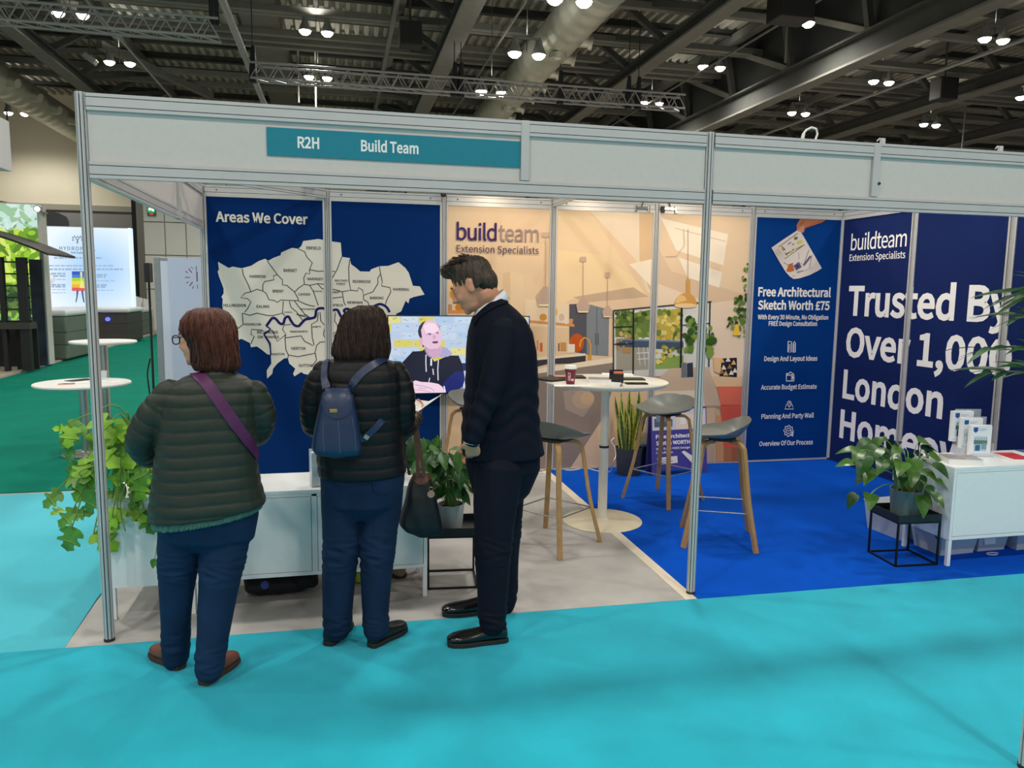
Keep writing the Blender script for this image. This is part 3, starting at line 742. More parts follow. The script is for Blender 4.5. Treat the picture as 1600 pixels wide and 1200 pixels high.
# garden doors
kp((226,224,214), (890,655),(1380,610),(1380,945),(890,975))
random.seed(4)
def leaves(X0, X1, Y0, Y1, n, cols, r0, r1):
    for _ in range(n):
        X, Y = random.uniform(X0, X1), random.uniform(Y0, Y1); r = random.uniform(r0, r1)
        KP.ell(kq(X, Y), r / 570, r * random.uniform(.5, 1) / 570, random.choice(cols), n=7, rot=random.uniform(0, 3))
GR = [(92,116,54),(120,140,66),(66,92,44),(150,160,80)]; YE = [(206,176,72),(226,196,96),(182,160,66),(230,214,130)]
kp((110,132,66),(900,690),(1085,650),(1085,790),(900,790)); leaves(905,1085,665,800,46,GR,10,22)
kp((196,176,84),(1095,660),(1235,645),(1235,800),(1095,800)); leaves(1095,1232,655,805,46,YE+GR[:2],10,22)
kp((74,90,108),(905,800),(1240,812),(1240,852),(905,840)); kp((122,140,166),(905,796),(1240,808),(1240,816),(905,804))
kp((168,160,142),(905,840),(1085,842),(1085,950),(905,960)); kp((142,170,84),(1085,900),(1240,880),(1240,945),(1085,950)); leaves(1090,1235,838,915,40,GR+YE,8,17); leaves(900,985,770,860,14,[(206,170,120),(180,140,90)],8,16)
for X in (1015,1040,1060): kl((220,220,226),4,(X,840),(X+8,930))
kl((224,224,230),5,(1005,870),(1075,866)); kl((224,224,230),5,(1010,900),(1070,896)); leaves(905,985,660,700,14,GR,8,14)
kp((214,210,204),(905,960),(1085,950),(1240,945),(1240,985),(905,985))
kl((44,44,50),9,(990,650),(988,975)); kl((44,44,50),12,(1231,636),(1226,945)); kl((44,44,50),8,(1372,612),(1366,940)); kl((60,58,60),7,(890,657),(1380,612)); kl((44,44,50),6,(890,740),(990,736)); kl((44,44,50),6,(890,825),(990,822)); kl((52,52,56),7,(890,655),(890,975)); kl((44,44,50),5,(1232,730),(1372,720))
# dining table, bench, cushion, red sofa
kp((214,186,160), (1085,1020),(1172,945),(1365,938),(1428,1132),(1345,1132),(1300,1060),(1085,1080)); kp((180,150,124),(1345,1132),(1428,1132),(1428,1142),(1345,1142)); kp((220,186,150),(1350,1142),(1400,1142),(1390,1420),(1350,1420))
kp((190,120,80),(1404,1180),(1590,1180),(1590,1460),(1404,1460)); kp((220,160,110),(1404,1180),(1440,1180),(1440,1460),(1404,1460)); kp((180,104,70),(1480,1240),(1530,1240),(1530,1460),(1480,1460))
kp((238,198,150),(1380,985),(1530,985),(1530,1040),(1400,1040)); kp((240,118,92),(1408,1036),(1545,1036),(1545,1128),(1424,1128)); kp((234,98,78),(1424,1130),(1545,1130),(1545,1340),(1440,1340))
kp((40,38,50),(1424,896),(1506,892),(1506,990),(1420,985)); kp((232,190,140),(1388,890),(1430,895),(1424,975),(1392,960))
for X0, Y0, c in ((1432,905,(226,180,110)),(1462,900,(238,226,206)),(1490,915,(226,180,110)),(1440,940,(238,226,206)),(1470,935,(170,120,70)),(1496,955,(238,226,206)),(1450,970,(226,180,110)),(1478,966,(238,226,206)),(1430,960,(170,120,70))):
    kp(c,(X0-13,Y0+12),(X0,Y0-13),(X0+13,Y0+11))
kp((120,124,130),(1228,920),(1252,915),(1258,990),(1228,992)); kp((60,66,78),(1256,920),(1286,916),(1288,988),(1258,990)); kp((236,220,196),(1060,1060),(1340,1055),(1345,1150),(1060,1150)); kp((214,190,164),(1080,1110),(1330,1105),(1330,1180),(1080,1180))
# pendant lamps
for X, y0, y1, r in ((551,280,545,50),(738,402,602,36),(860,480,640,28)):
    kl((196,160,140),3,(X,y0),(X,y1)); kp((206,174,154),(X-r*.42,y0-14),(X+r*.42,y0-14),(X+r*.42,y0+10),(X-r*.42,y0+10))
    kp((200,170,152),(X-r*.2,y1-8),(X+r*.2,y1-8),(X+r*.95,y1+r*.75),(X+r*.75,y1+r*1.75),(X-r*.75,y1+r*1.75),(X-r*.95,y1+r*.75)); kp((250,224,170),(X-r*.7,y1+r*1.6),(X+r*.7,y1+r*1.6),(X+r*.66,y1+r*1.8),(X-r*.66,y1+r*1.8))
kl((190,156,120),3,(1262,250),(1262,505)); kl((206,176,146),3,(1240,250),(1245,330),(1205,385),(1150,385)); kp((214,158,80),(1254,502),(1272,502),(1272,572),(1254,572))
KP.ell(kq(1250, 630), 66/570, 66/570, (216,160,86), n=24, a0=0, a1=pi); KP.ell(kq(1228, 622), 34/570, 46/570, (238,196,128), n=18, a0=0.4, a1=pi); KP.ell(kq(1250, 632), 66/570, 13/570, (246,206,150), n=24)
# house plants in the picture
PL = [(62,92,40),(98,128,52),(128,152,70),(48,74,34)]
leaves(1245,1385,740,895,34,PL,14,28); leaves(1240,1290,690,770,8,PL,14,24); leaves(1320,1392,745,850,14,PL,12,24)
leaves(1535,1562,420,600,16,PL,6,13); leaves(1490,1562,590,720,30,PL,8,17); leaves(1455,1520,690,745,10,PL,7,13); leaves(1515,1545,730,810,7,PL,7,12)
kp((246,200,70),(1498,725),(1510,725),(1520,780),(1484,780))
# logo
LQ = lambda px, py: bk(px, py)
a, b, e = bk(713, 374.5), bk(775.5, 376), bk(841, 379); top = bk(713, 349)[1] - bk(713, 374.5)[1]
KP.text('build', a[0], a[1], b[0], a[1] + top, (66, 44, 104), bold=0.004, spacing=0.96)
a2 = bk(778.5, 377)
KP.text('team', a2[0], a[1], e[0], a[1] + top, (160, 140, 136), bold=0.002, spacing=0.96)
a, b = bk(713, 393.5), bk(841, 397.5); z = (a[1] + b[1]) / 2
KP.text('Extension Specialists', a[0], z, b[0], z + bk(713, 382.5)[1] - bk(713, 393.5)[1], (84, 64, 96), bold=0.002)
for i in (2, 3, 4): KP.build('printed_picture', M_PRINT, BM, PAN[i], clip=clipb(i), off=PAN[i].location)

# --- sketch offer panel
FP = Print()
def ft(t, x0, y0, x1, y1, h, bold=0.01, col=C_WHITE):
    a, b = bk(x0, y0), bk(x1, y1); z = (a[1] + b[1]) / 2
    FP.text(t, a[0], z, b[0], z + h * (bk(1240, 600)[1] - bk(1240, 601)[1]), col, bold=bold)
ft('Free Architectural', 1184.5, 462, 1298, 464, 12.5, 0.014); ft('Sketch Worth £75', 1184, 483, 1296, 484, 12.5, 0.014)
ft('With Every 30 Minute, No Obligation', 1184, 498, 1294, 500, 6.6); ft('FREE Design Consultation', 1201, 508, 1276.5, 510, 6.6)
ft('Design And Layout Ideas', 1194, 563.5, 1277, 564, 7); ft('Accurate Budget Estimate', 1189, 608, 1276, 608, 7); ft('Planning And Party Wall', 1189.5, 653.5, 1271.5, 653, 7); ft('Overview Of Our Process', 1186, 697, 1270, 694, 7)
f1 = lambda X, Y: bk(1170 + X / 6.313, 520 + Y / 6.316)
def fl(w, *pts): FP.line([f1(*p) for p in pts], w / 6.3 / 160.0, C_WHITE)
fl(9,(388,85),(386,190),(418,190),(421,88),(388,85)); fl(6,(400,110),(398,180)); fl(4,(405,120),(414,120)); fl(4,(404,140),(414,140)); fl(4,(403,160),(413,160))
fl(9,(436,190),(438,105),(450,85),(460,105),(458,190),(436,190)); fl(5,(447,110),(446,185))
fl(10,(372,400),(370,475),(445,475),(446,455)); fl(10,(370,418),(446,416),(446,430)); fl(9,(375,402),(395,402),(410,385),(428,402),(444,404)); FP.ell(f1(432, 444), 0.014, 0.011, C_WHITE); fl(8,(415,430),(448,430),(448,458),(415,458))
fl(8,(372,705),(355,752),(440,752),(424,705)); fl(8,(400,735),(380,700),(382,684),(400,672),(416,684),(418,700),(400,735)); FP.ell(f1(400, 694), 0.008, 0.008, C_WHITE)
pts = []
for k in range(33):
    a = 2 * pi * k / 32; r = 48 if k % 4 in (0, 1) else 38; pts.append((392 + r * cos(a), 968 + r * sin(a) * 1.15))
fl(8, *pts); fl(7, *[(392 + 24 * cos(a * pi / 8), 968 + 27 * sin(a * pi / 8)) for a in range(17)]); fl(7,(380,960),(392,972),(408,960)); fl(10,(428,975),(418,1010),(432,1022),(436,985))
f2 = lambda X, Y: bk(1180 + X / 9.233, 320 + Y / 9.231)
def fp(col, *pts): FP.poly([f2(*p) for p in pts], col)
def fk(col, w, *pts): FP.line([f2(*p) for p in pts], w / 9.2 / 160.0, col)
fp((196,118,84),(1150,120),(1090,172),(960,255),(800,310),(720,340),(700,400),(640,400),(600,370),(598,290),(640,215),(690,168),(740,180),(840,182),(900,150),(920,120))
fp((214,146,112),(600,370),(650,320),(700,300),(710,320),(690,400),(640,400)); fk((128,66,44),10,(640,290),(700,250),(690,225)); fk((150,84,58),8,(720,335),(860,270),(1000,220))
fp((232,218,208),(600,372),(660,395),(700,460),(790,620),(960,915),(900,955),(780,1015),(640,1060),(555,1070),(500,1035),(440,970),(330,790),(235,618),(420,490))
fk((60,54,52),9,(340,605),(612,412)); fk((84,76,40),9,(425,780),(712,575)); fk((150,140,60),14,(580,645),(700,580)); fk((60,54,52),14,(390,600),(430,655)); fk((170,150,80),26,(385,595),(408,660)); fk((120,110,96),14,(470,570),(520,540)); fk((60,54,60),16,(540,580),(552,560)); fk((84,76,80),16,(440,720),(560,640)); fk((206,186,90),30,(500,690),(540,660)); fk((60,54,52),10,(430,690),(460,730)); fk((222,206,96),44,(600,550),(680,525)); fk((120,112,86),40,(560,490),(610,475))
fk((170,160,156),6,(290,670),(330,735)); fk((150,140,140),6,(320,640),(365,700))
fp((202,112,64),(445,960),(480,860),(540,840),(565,950),(500,970)); fp((108,100,128),(550,880),(630,820),(670,900),(590,950)); fp((70,70,110),(575,880),(620,850),(640,895),(600,920)); fk((92,84,96),8,(410,835),(480,870),(545,838)); fk((92,84,96),6,(630,790),(625,690)); fk((108,100,128),34,(700,870),(800,740)); fk((84,78,100),8,(690,890),(720,800),(775,650)); fk((84,78,100),8,(780,900),(822,720)); fk((150,140,150),6,(600,960),(720,950),(820,900)); fk((160,150,160),22,(600,980),(690,950)); fk((140,130,140),5,(600,830),(700,860)); fk((140,130,130),8,(540,1020),(570,1035))
FP.build('printed_offer', M_PRINT, BM, PAN[5], clip=clipb(5), off=PAN[5].location)

# --- lettered side wall
TP = Print()
def tt(t, x0, y0, x1, y1, xt, yt, bold=0.012, col=C_WHITE, spacing=1.0):
    """baseline from (x0,y0) to (x1,y1); (xt,yt) is a capital's top at the left"""
    a, b, c = sd(x0, y0), sd(x1, y1), sd(xt, yt); z = (a[1] + b[1]) / 2
    TP.text(t, a[0], z, b[0], z + c[1] - a[1], col, bold=bold, spacing=spacing)
tt('buildteam', 1329, 391, 1416, 385, 1331, 367, 0.002, spacing=0.96); tt('Extension Specialists', 1327, 407, 1414, 404, 1328, 397, 0.004)
_xs = [v[0] for v in text_raw('Homeow', 0.012)[0]]; _xl = [v[0] for v in text_raw('Homeowners', 0.012)[0]]
_k = (max(_xl) - min(_xl)) / (max(_xs) - min(_xs)); _e = at(1517, 705, x=XF).y
for t, zb, y0, y1 in (('Trusted By', 1.497, 2.825, 0.925), ('Over 1,000', 1.092, 2.818, 0.905), ('London', 0.674, 2.821, 1.526), ('Homeowners', 0.272, 2.829, 2.829 + (_e - 2.829) * _k)):
    TP.text(t, y0, zb, y1, zb + 0.265, C_WHITE, bold=0.012)
for j, o in ((2, SP[0]), (1, SP[1]), (0, SP[2])): TP.build('lettering', M_PRINT, SM, o, clip=clips(j), off=o.location)

# --- arm spotlights clipped over the wall, on curved arms
def arm_light(x, y, label, pts, head, hrot=0.0):
    o = thing('arm_light', label, 'spotlight', (x, y, HB))
    g = G(); g.tube(smooth3(pts), 0.006, 8); g.build('arm', mat('chrome', (150, 150, 150), 0.25, 0.9), o, smooth=True)
    g = G(); g.bb((-0.012, -0.02, -0.05), (0.012, 0.02, 0.012)); g.build('clamp', mat('black_metal', (26, 26, 28), 0.5), o, bevel=0.003)
    g = G(); h = Vector(head); g.cyl(h, h + Vector((0, -0.02, -0.07)), 0.035, 0.022, 14); g.build('lamp_head', mat('black_metal', (26, 26, 28)), o, smooth=True)
    return o
def smooth3(p, n=6):
    p = [Vector(v) for v in p]; out = []
    for i in range(len(p) - 1):
        a, b, c, d = p[max(i - 1, 0)], p[i], p[i + 1], p[min(i + 2, len(p) - 1)]
        for k in range(n):
            t = k / n; out.append(0.5 * (2 * b + (c - a) * t + (2 * a - 5 * b + 4 * c - d) * t * t + (3 * b - a - 3 * c + d) * t ** 3))
    return out + [p[-1]]
arm_light(1.0, 3.02, 'black arm lamp reaching from the post over the borough map', [(0, 0, 0), (-0.04, -0.1, 0.06), (-0.09, -0.22, 0.07)], (-0.09, -0.22, 0.08))
arm_light(2.0, 3.02, 'short black arm lamp on the post beside the television', [(0, 0, 0), (0.0, -0.06, 0.03), (-0.02, -0.12, 0.03)], (-0.02, -0.12, 0.04))
arm_light(3.0, 2.3, 'small arm lamp on the cross beam near the buildteam logo', [(0, 0, 0), (-0.03, -0.05, 0.04), (-0.06, -0.12, 0.03)], (-0.06, -0.12, 0.04))
o = thing('arm_light', 'curved chrome arm of two clip lamps over the kitchen picture', 'spotlight', (4.0, 3.0, HB))
A_, B_ = at(1000, 318, y=2.97), at(1040, 318, y=2.97)
z0 = -0.0
g = G(); g.tube(smooth3([(-0.16, -0.02, -0.05), (-0.13, -0.05, 0.04), (-0.03, -0.06, 0.085), (0.08, -0.05, 0.06), (0.13, -0.02, -0.03)]), 0.006, 8); g.build('arm', mat('chrome', (150, 150, 150)), o, smooth=True)
for s in (-0.15, 0.12):
    g = G(); g.bb((s - 0.07, -0.03, -0.065), (s + 0.07, -0.015, -0.04)); g.bb((s - 0.075, -0.035, -0.09), (s - 0.055, -0.01, -0.03)); g.bb((s + 0.055, -0.035, -0.09), (s + 0.075, -0.01, -0.03)); g.build('clip', mat('chrome', (150, 150, 150)), o, bevel=0.002)
g = G(); g.bb((0.035, -0.04, -0.09), (0.07, -0.008, -0.03)); g.build('switch_box', mat('black_metal', (26, 26, 28)), o, bevel=0.003)
sl = bpy.data.lights.new('spot_light', 'SPOT'); sl.energy = SPOT_POWER; sl.color = SPOT_COLOR; sl2 = sl.copy(); sl2.color = (1.0, .90, .78); sl2.energy = SPOT_POWER * 0.8
sl2.spot_size = radians(125); sl2.spot_blend = .9; sl2.shadow_soft_size = .05
sl.spot_size = radians(125); sl.spot_blend = 0.9; sl.shadow_soft_size = 0.05
for xx, yy, zz, k in ((2.55, 2.15, 2.62, 0), (3.55, 2.15, 2.62, 0), (4.5, 2.15, 2.62, 0), (5.15, 2.3, 2.62, 1), (5.15, 1.2, 2.62, 1)):  # the pair over the lettered wall is added to brighten its letters
    so = thing('arm_light', 'warm clip spotlight above the kitchen picture, hidden behind the fascia' if not k else 'added clip spotlight brightening the lettered wall, unseen behind the fascia', 'spotlight', (xx, yy, zz), -pi / 2 if k else 0.0, 'spotlights hidden over the kitchen picture' if not k else 'added spotlights unseen over the lettered wall')
    g = G(); g.lathe([(0.02, 0.1), (0.045, 0.08), (0.05, 0.0), (0.046, 0.0), (0.04, 0.07), (0.0, 0.075)], n=16)
    h = g.build('lamp_head', mat('black_metal', (26, 26, 28)), so, smooth=True); h.rotation_euler = (0.75, 0, 0)
    g = G(); g.tube([(0, 0.03, 0.09), (0, 0.42, 0.12), (0, 0.80, -0.1)], 0.006, 8); g.build('arm', mat('chrome', (150, 150, 150)), so)
    lo = bpy.data.objects.new('spot_light', sl if not k else sl2); link(lo, h); lo.location = (0, 0, 0.02)

# ================================================================== furniture of the booth
M_CAB = mat('cabinet_lacquer', (236, 239, 240), 0.35, var=0.015, spec=0.5)
M_CABGAP = mat('cabinet_gap', (120, 130, 128), 0.6, var=0)
M_BLACKM = mat('black_steel', (16, 16, 18), 0.45, 0.3, var=0)
def cabinet(name, label, loc, rotz=0.0, w=1.19, d=0.40, h=0.632):
    o = thing(name, label, 'sideboard', loc, rotz)
    zb = 0.172
    g = G(); g.bb((0.02, 0.012, zb), (w - 0.02, d - 0.004, h - 0.022)); g.build('body', M_CABGAP, o)
    g = G(); g.bb((0, 0, h - 0.022), (w, d, h)); g.build('top', M_CAB, o, bevel=0.003)
    for x in (0, w - 0.02):
        g = G(); g.bb((x, 0, zb - 0.006), (x + 0.02, d, h - 0.0221)); g.build('side_panel', M_CAB, o, bevel=0.002)
    g = G(); g.bb((0.0201, 0.003, zb - 0.006), (w - 0.0201, d - 0.003, zb + 0.016)); g.build('bottom_panel', M_CAB, o, bevel=0.002)
    m = w / 2
    for a, b in ((0.023, m - 0.0165), (m + 0.0165, w - 0.023)):
        dr = G(); dr.bb((a, 0.001, zb + 0.0185), (b, 0.016, h - 0.0385)); dr.build('door', M_CAB, o, bevel=0.002)
    g = G(); g.bb((m - 0.014, 0.0005, zb + 0.017), (m + 0.014, 0.016, h - 0.0225)); g.build('centre_stile', M_CAB, o, bevel=0.001)
    g = G(); g.bb((0.021, 0.0005, h - 0.036), (w - 0.021, 0.016, h - 0.0222)); g.build('top_stile', M_CAB, o, bevel=0.001)
    g = G(); g.cyl((m, 0.002, h - 0.03), (m, -0.001, h - 0.03), 0.004, n=10); g.build('rivet', M_FOOT, o)
    for x in (0.001, w - 0.025):
        for y in (0.001, d - 0.025):
            g = G(); g.bb((x, y, 0.0), (x + 0.024, y + 0.024, zb - 0.0062)); g.build('leg', M_CAB, o, bevel=0.002)
    return o
cabinet('sideboard', 'long white metal sideboard behind the two women, its doors facing the aisle', (0.352, 0.235, 0))
cabinet('sideboard', 'white metal sideboard end on at the left post, under the trailing plant', (0.346, 0.235, 0), pi / 2)
cabinet('sideboard', 'white metal sideboard by the lettered wall with brochures on top', (4.78, 0.086, 0), w=1.18)

def tray_stand(label, loc, rotz, w, d, h):
    o = thing('tray_stand', label, 'side table', loc, rotz)
    r = 0.0055
    for x in (r, w - r):
        for y in (r, d - r):
            g = G(); g.bb((x - r, y - r, 0), (x + r, y + r, h)); g.build('leg', M_BLACKM, o)
    for z, nm in ((r, 'floor_bar'), (h - r, 'top_bar')):
        for a, b in (((r, r), (w - r, r)), ((r, d - r), (w - r, d - r)), ((r, r), (r, d - r)), ((w - r, r), (w - r, d - r))):
            g = G(); g.bar((a[0], a[1], z), (b[0], b[1], z), 2 * r, 2 * r); g.build(nm, M_BLACKM, o)
    g = G(); e = 0.004
    g.bb((0, 0, h), (w, d, h + 0.004))
    for a, b in (((0, 0), (w, e)), ((0, d - e), (w, d)), ((0, e), (e, d - e)), ((w - e, e), (w, d - e))): g.bb((a[0], a[1], h + 0.004), (b[0], b[1], h + 0.045))
    g.build('tray', mat('dark_tray', (24, 30, 34), 0.5, var=0.03), o)
    return o
tray_stand('black wire tray stand between the long sideboard and the man in the suit', (1.552, 0.325, 0), -0.1, 0.285, 0.285, 0.308)
tray_stand('black wire tray stand at the near end of the brochure sideboard', (4.447, 0.135, 0), -0.07, 0.295, 0.285, 0.285)

# ------------------------------------------------------------------ plants
M_LEAFA = mat('leaf_bright', (128, 176, 44), 0.45, var=0.3, scale=9, spec=0.4)
M_LEAFB = mat('leaf_mid', (62, 112, 40), 0.4, var=0.3, scale=9, spec=0.5)
M_LEAFC = mat('leaf_deep', (32, 84, 32), 0.35, var=0.3, scale=9, spec=0.5)
M_STEM = mat('plant_stem', (120, 146, 66), 0.6, var=0.15)
M_SOIL = mat('potting_bark', (66, 48, 36), 0.95, var=0.3, scale=40, bump=0.6, bscale=80)
SH_HEART = [(0, 0.08), (0.12, -0.04), (0.27, 0.02), (0.36, 0.18), (0.35, 0.36), (0.27, 0.56), (0.15, 0.78), (0.04, 0.95), (0, 1.0)]
SH_LANCE = [(0, 0), (0.07, 0.08), (0.14, 0.24), (0.165, 0.42), (0.14, 0.62), (0.08, 0.82), (0.02, 0.96), (0, 1.0)]
SH_LOBED = [(0,.06),(.10,-.05),(.26,-.03),(.43,.08),(.47,.2),(.36,.25),(.25,.28),(.27,.37),(.44,.47),(.45,.58),(.32,.56),(.21,.58),(.21,.68),(.27,.82),(.18,.87),(.07,.94),(0,1)]
def leaf(g, base, d, nrm, L, shape, fold=0.25, droop=0.35, wk=1.0):
    """one leaf: midrib from base along d, drooping; halves folded up"""
    d = Vector(d).normalized(); nrm = Vector(nrm); s = d.cross(nrm)
    if s.length < 1e-3: s = d.cross(Vector((1, 0, 0)))
    s.normalize(); n = s.cross(d).normalized()
    base = Vector(base)
    def pt(u, w):
        return base + d * (u * L) + s * (w * L * wk) + n * (abs(w) * L * fold - droop * L * max(u, 0) ** 2)
    for sg in (-1, 1):
        edge = [pt(v, sg * u) for u, v in shape]; mid = [pt(v, 0) for u, v in shape]
        vs = edge + mid; k = len(shape)
        g.add(vs, [(i, i + 1, k + i + 1, k + i) for i in range(k - 1)])
def stem_curve(a, b, sag=0.1, n=8):
    a, b = Vector(a), Vector(b); out = []
    for i in range(n + 1):
        t = i / n; p = a.lerp(b, t); p = p + Vector((0, 0, sag * 4 * t * (1 - t))); out.append(p)
    return out
def pot(o, r0, r1, h, m, lip=0.006):
    g = G(); g.lathe([(r0, 0), (r1, h - 0.004), (r1, h), (r1 - lip, h), (r1 - lip - 0.003, h * 0.86), (0.0, h * 0.86)], n=36); g.build('pot', m, o, smooth=True, angle=50)
    g = G(); g.lathe([(0.0, h * 0.862), (r1 - lip - 0.004, h * 0.862)], n=24)
    random.seed(3)
    for _ in range(26):
        a = random.uniform(0, 2 * pi); r = (r1 - lip - 0.02) * sqrt(random.random()); g.ball((r * cos(a), r * sin(a), h * 0.87), (0.010, 0.007, 0.006), 6, 4)
    g.build('soil', M_SOIL, o)

# grey pot plant on the right stand: heart leaves on long stalks
o = thing('potted_anthurium', 'grey potted plant with heart-shaped leaves on the right tray stand', 'potted plant', (4.60, 0.265, 0.289))
pot(o, 0.084, 0.098, 0.172, mat('blue_grey_pot', (92, 112, 116), 0.55, var=0.04))
random.seed(11); gl = [G(), G()]; gs = G(); base = Vector((0, 0, 0.15))
AP = [(1344,703,-.2),(1372,699,-.05),(1362,735,-.12),(1395,710,0),(1405,700,-.1),(1418,705,.05),(1425,718,-.08),(1432,712,.06),(1452,712,0),(1456,725,-.12),(1440,735,-.1),(1446,760,-.15),(1458,772,-.14),(1362,690,.05),(1385,688,.1),(1400,690,.12),(1360,772,-.16),(1352,712,-.1),(1410,722,-.15),(1440,700,.1),(1462,752,-.08),(1380,720,-.15),(1425,735,-.16),(1395,728,.1),(1436,690,0.08)]
for i, (px, py, dy) in enumerate(AP):
    p = at(px, py, y=0.265 + dy) - Vector(o.location); b0 = base + Vector((random.uniform(-.04, .04), random.uniform(-.04, .04), 0))
    sc = stem_curve(b0, p, 0.05 + 0.03 * random.random()); gs.tube(sc, 0.003, 6)
    out = (p - base); out.z = 0; out = out.normalized() if out.length > 0.02 else Vector((1, 0, 0))
    d = out + Vector((random.uniform(-.5, .5), -0.35 + random.uniform(-.3, .3), random.uniform(-0.9, -0.1)))
    leaf(gl[i % 2], p, d, Vector((0, -0.45, 1)), random.uniform(0.10, 0.155), SH_HEART, 0.30, 0.35)
    if i % 3: leaf(gl[(i + 1) % 2], p + Vector((random.uniform(-.07, .07), random.uniform(.02, .10), random.uniform(-.09, .05))), out + Vector((random.uniform(-.8, .8), random.uniform(-.3, .5), random.uniform(-1.2, .2))), Vector((random.uniform(-.4, .4), -0.45, 1)), random.uniform(0.09, 0.14), SH_HEART, 0.3, 0.35)
gs.build('stalks', M_STEM, o, smooth=True); gl[0].build('foliage', mat('leaf_glossy', (62, 100, 34), 0.28, var=0.4, scale=14, spec=0.5), o, smooth=2); gl[1].build('foliage', mat('leaf_glossy_dark', (40, 78, 32), 0.28, var=0.4, scale=14, spec=0.5), o, smooth=2)

# peace lily in a pale pot beside the man
o = thing('potted_peace_lily', 'pale grey pot of dense drooping green leaves beside the tote bag', 'potted plant', (1.705, 0.455, 0.3125))
pot(o, 0.062, 0.076, 0.145, mat('pale_grey_pot', (178, 180, 178), 0.5, var=0.03))
random.seed(5); gl = [G(), G()]; gs = G()
for i in range(130):
    px, py = random.uniform(658, 738), random.uniform(700, 768)
    if i < 14: px, py = random.uniform(644, 700), random.uniform(678, 712)
    p = at(px, py, y=0.455 + random.uniform(-.12, .10)) - Vector(o.location)
    if p.z < 0.20: p.z = 0.20 + random.uniform(0, .08)
    if p.z < 0.02: p.z = 0.03
    if i % 2 == 0: gs.tube(stem_curve((random.uniform(-.03, .03), random.uniform(-.03, .03), 0.125), p, 0.05), 0.0022, 5)
    out = Vector((p.x, p.y, 0)); out = out.normalized() if out.length > 0.02 else Vector((0, -1, 0))
    leaf(gl[i % 2], p, out * 0.6 + Vector((random.uniform(-.5, .5), -.3, random.uniform(-1.0, 0.4 if p.z > .25 else -.2))), Vector((0, -0.7, 0.7)), random.uniform(0.09, 0.15), SH_LANCE, 0.2, 0.25, 1.25)
gs.build('stalks', M_STEM, o); gl[0].build('foliage', M_LEAFB, o, smooth=2); gl[1].build('foliage', M_LEAFC, o, smooth=2)

# trailing plant at the left post
o = thing('trailing_philodendron', 'trailing green plant with lobed leaves in a black pot on the left sideboard', 'potted plant', (0.10, 0.42, 0.632))
pot(o, 0.085, 0.11, 0.17, mat('black_pot', (22, 24, 26), 0.5, var=0.02))
random.seed(8); gl = [G(), G()]; gs = G()
def yy(px): return 0.16 + random.uniform(-.03, .08)
TP1 = [(112,668),(128,664),(150,655),(112,700),(150,705),(160,690),(178,668),(190,662),(200,664),(215,690),(185,685),(190,700),(205,712),(160,720),(128,745),(108,748),(140,755),(118,800),(150,832),(116,826),(178,745),(196,770),(185,795),(222,775),(205,795),(225,800),(178,808),(230,745),(235,700),(150,770),(220,745),(95,770),(146,740),(214,725),(240,690)]
for i, (px, py) in enumerate(TP1):
    p = at(px, py, y=yy(px)) - Vector(o.location)
    if i % 2 == 0 or py > 760:
        b0 = Vector((random.uniform(-.05, .05), random.uniform(-.06, .02), 0.15)); m = Vector((b0.x * .5 + p.x * .5, min(b0.y, p.y) * .6 - .08, max(b0.z, p.z) + 0.05))
        gs.tube(smooth3([b0, m, p + Vector((0, -.01, .03)), p], 5), 0.0032, 6)
    leaf(gl[i % 2], p, Vector((random.uniform(-.8, .8) + (-.4 if px < 150 else .1), random.uniform(-.5, .1), random.uniform(-1.0, 0.15))), Vector((random.uniform(-.2, .2), -0.85, 0.5)), random.uniform(0.085, 0.15), SH_LOBED, 0.18, 0.3, 0.95)
    if i % 2: leaf(gl[(i // 2) % 2], p + Vector((random.uniform(-.08, .08), random.uniform(0, .06), random.uniform(-.03, .09))), Vector((random.uniform(-.9, .9), random.uniform(-.5, .1), random.uniform(-1.0, 0.3))), Vector((random.uniform(-.3, .3), -0.85, 0.5)), random.uniform(0.06, 0.11), SH_LOBED, 0.18, 0.3, 0.9)
# a long vine and the lone leaf low on the sideboard
v0 = [at(178, 700, y=.2), at(196, 745, y=.14), at(188, 790, y=.13), at(196, 830, y=.13)]
gs.tube(smooth3([p - Vector(o.location) for p in v0]), 0.003, 6)
p = at(242, 874, y=0.16) - Vector(o.location); gs.tube(smooth3([at(236, 760, y=.15) - Vector(o.location), at(246, 830, y=.15) - Vector(o.location), p]), 0.002, 5)
leaf(gl[1], p, (-.3, -.2, -1), (0, -1, .2), 0.05, SH_HEART)
gs.build('vines', M_STEM, o, smooth=True); gl[0].build('foliage', M_LEAFA, o, smooth=2); gl[1].build('foliage', mat('leaf_fresh', (92, 144, 48), 0.42, var=0.3, scale=9), o, smooth=2)

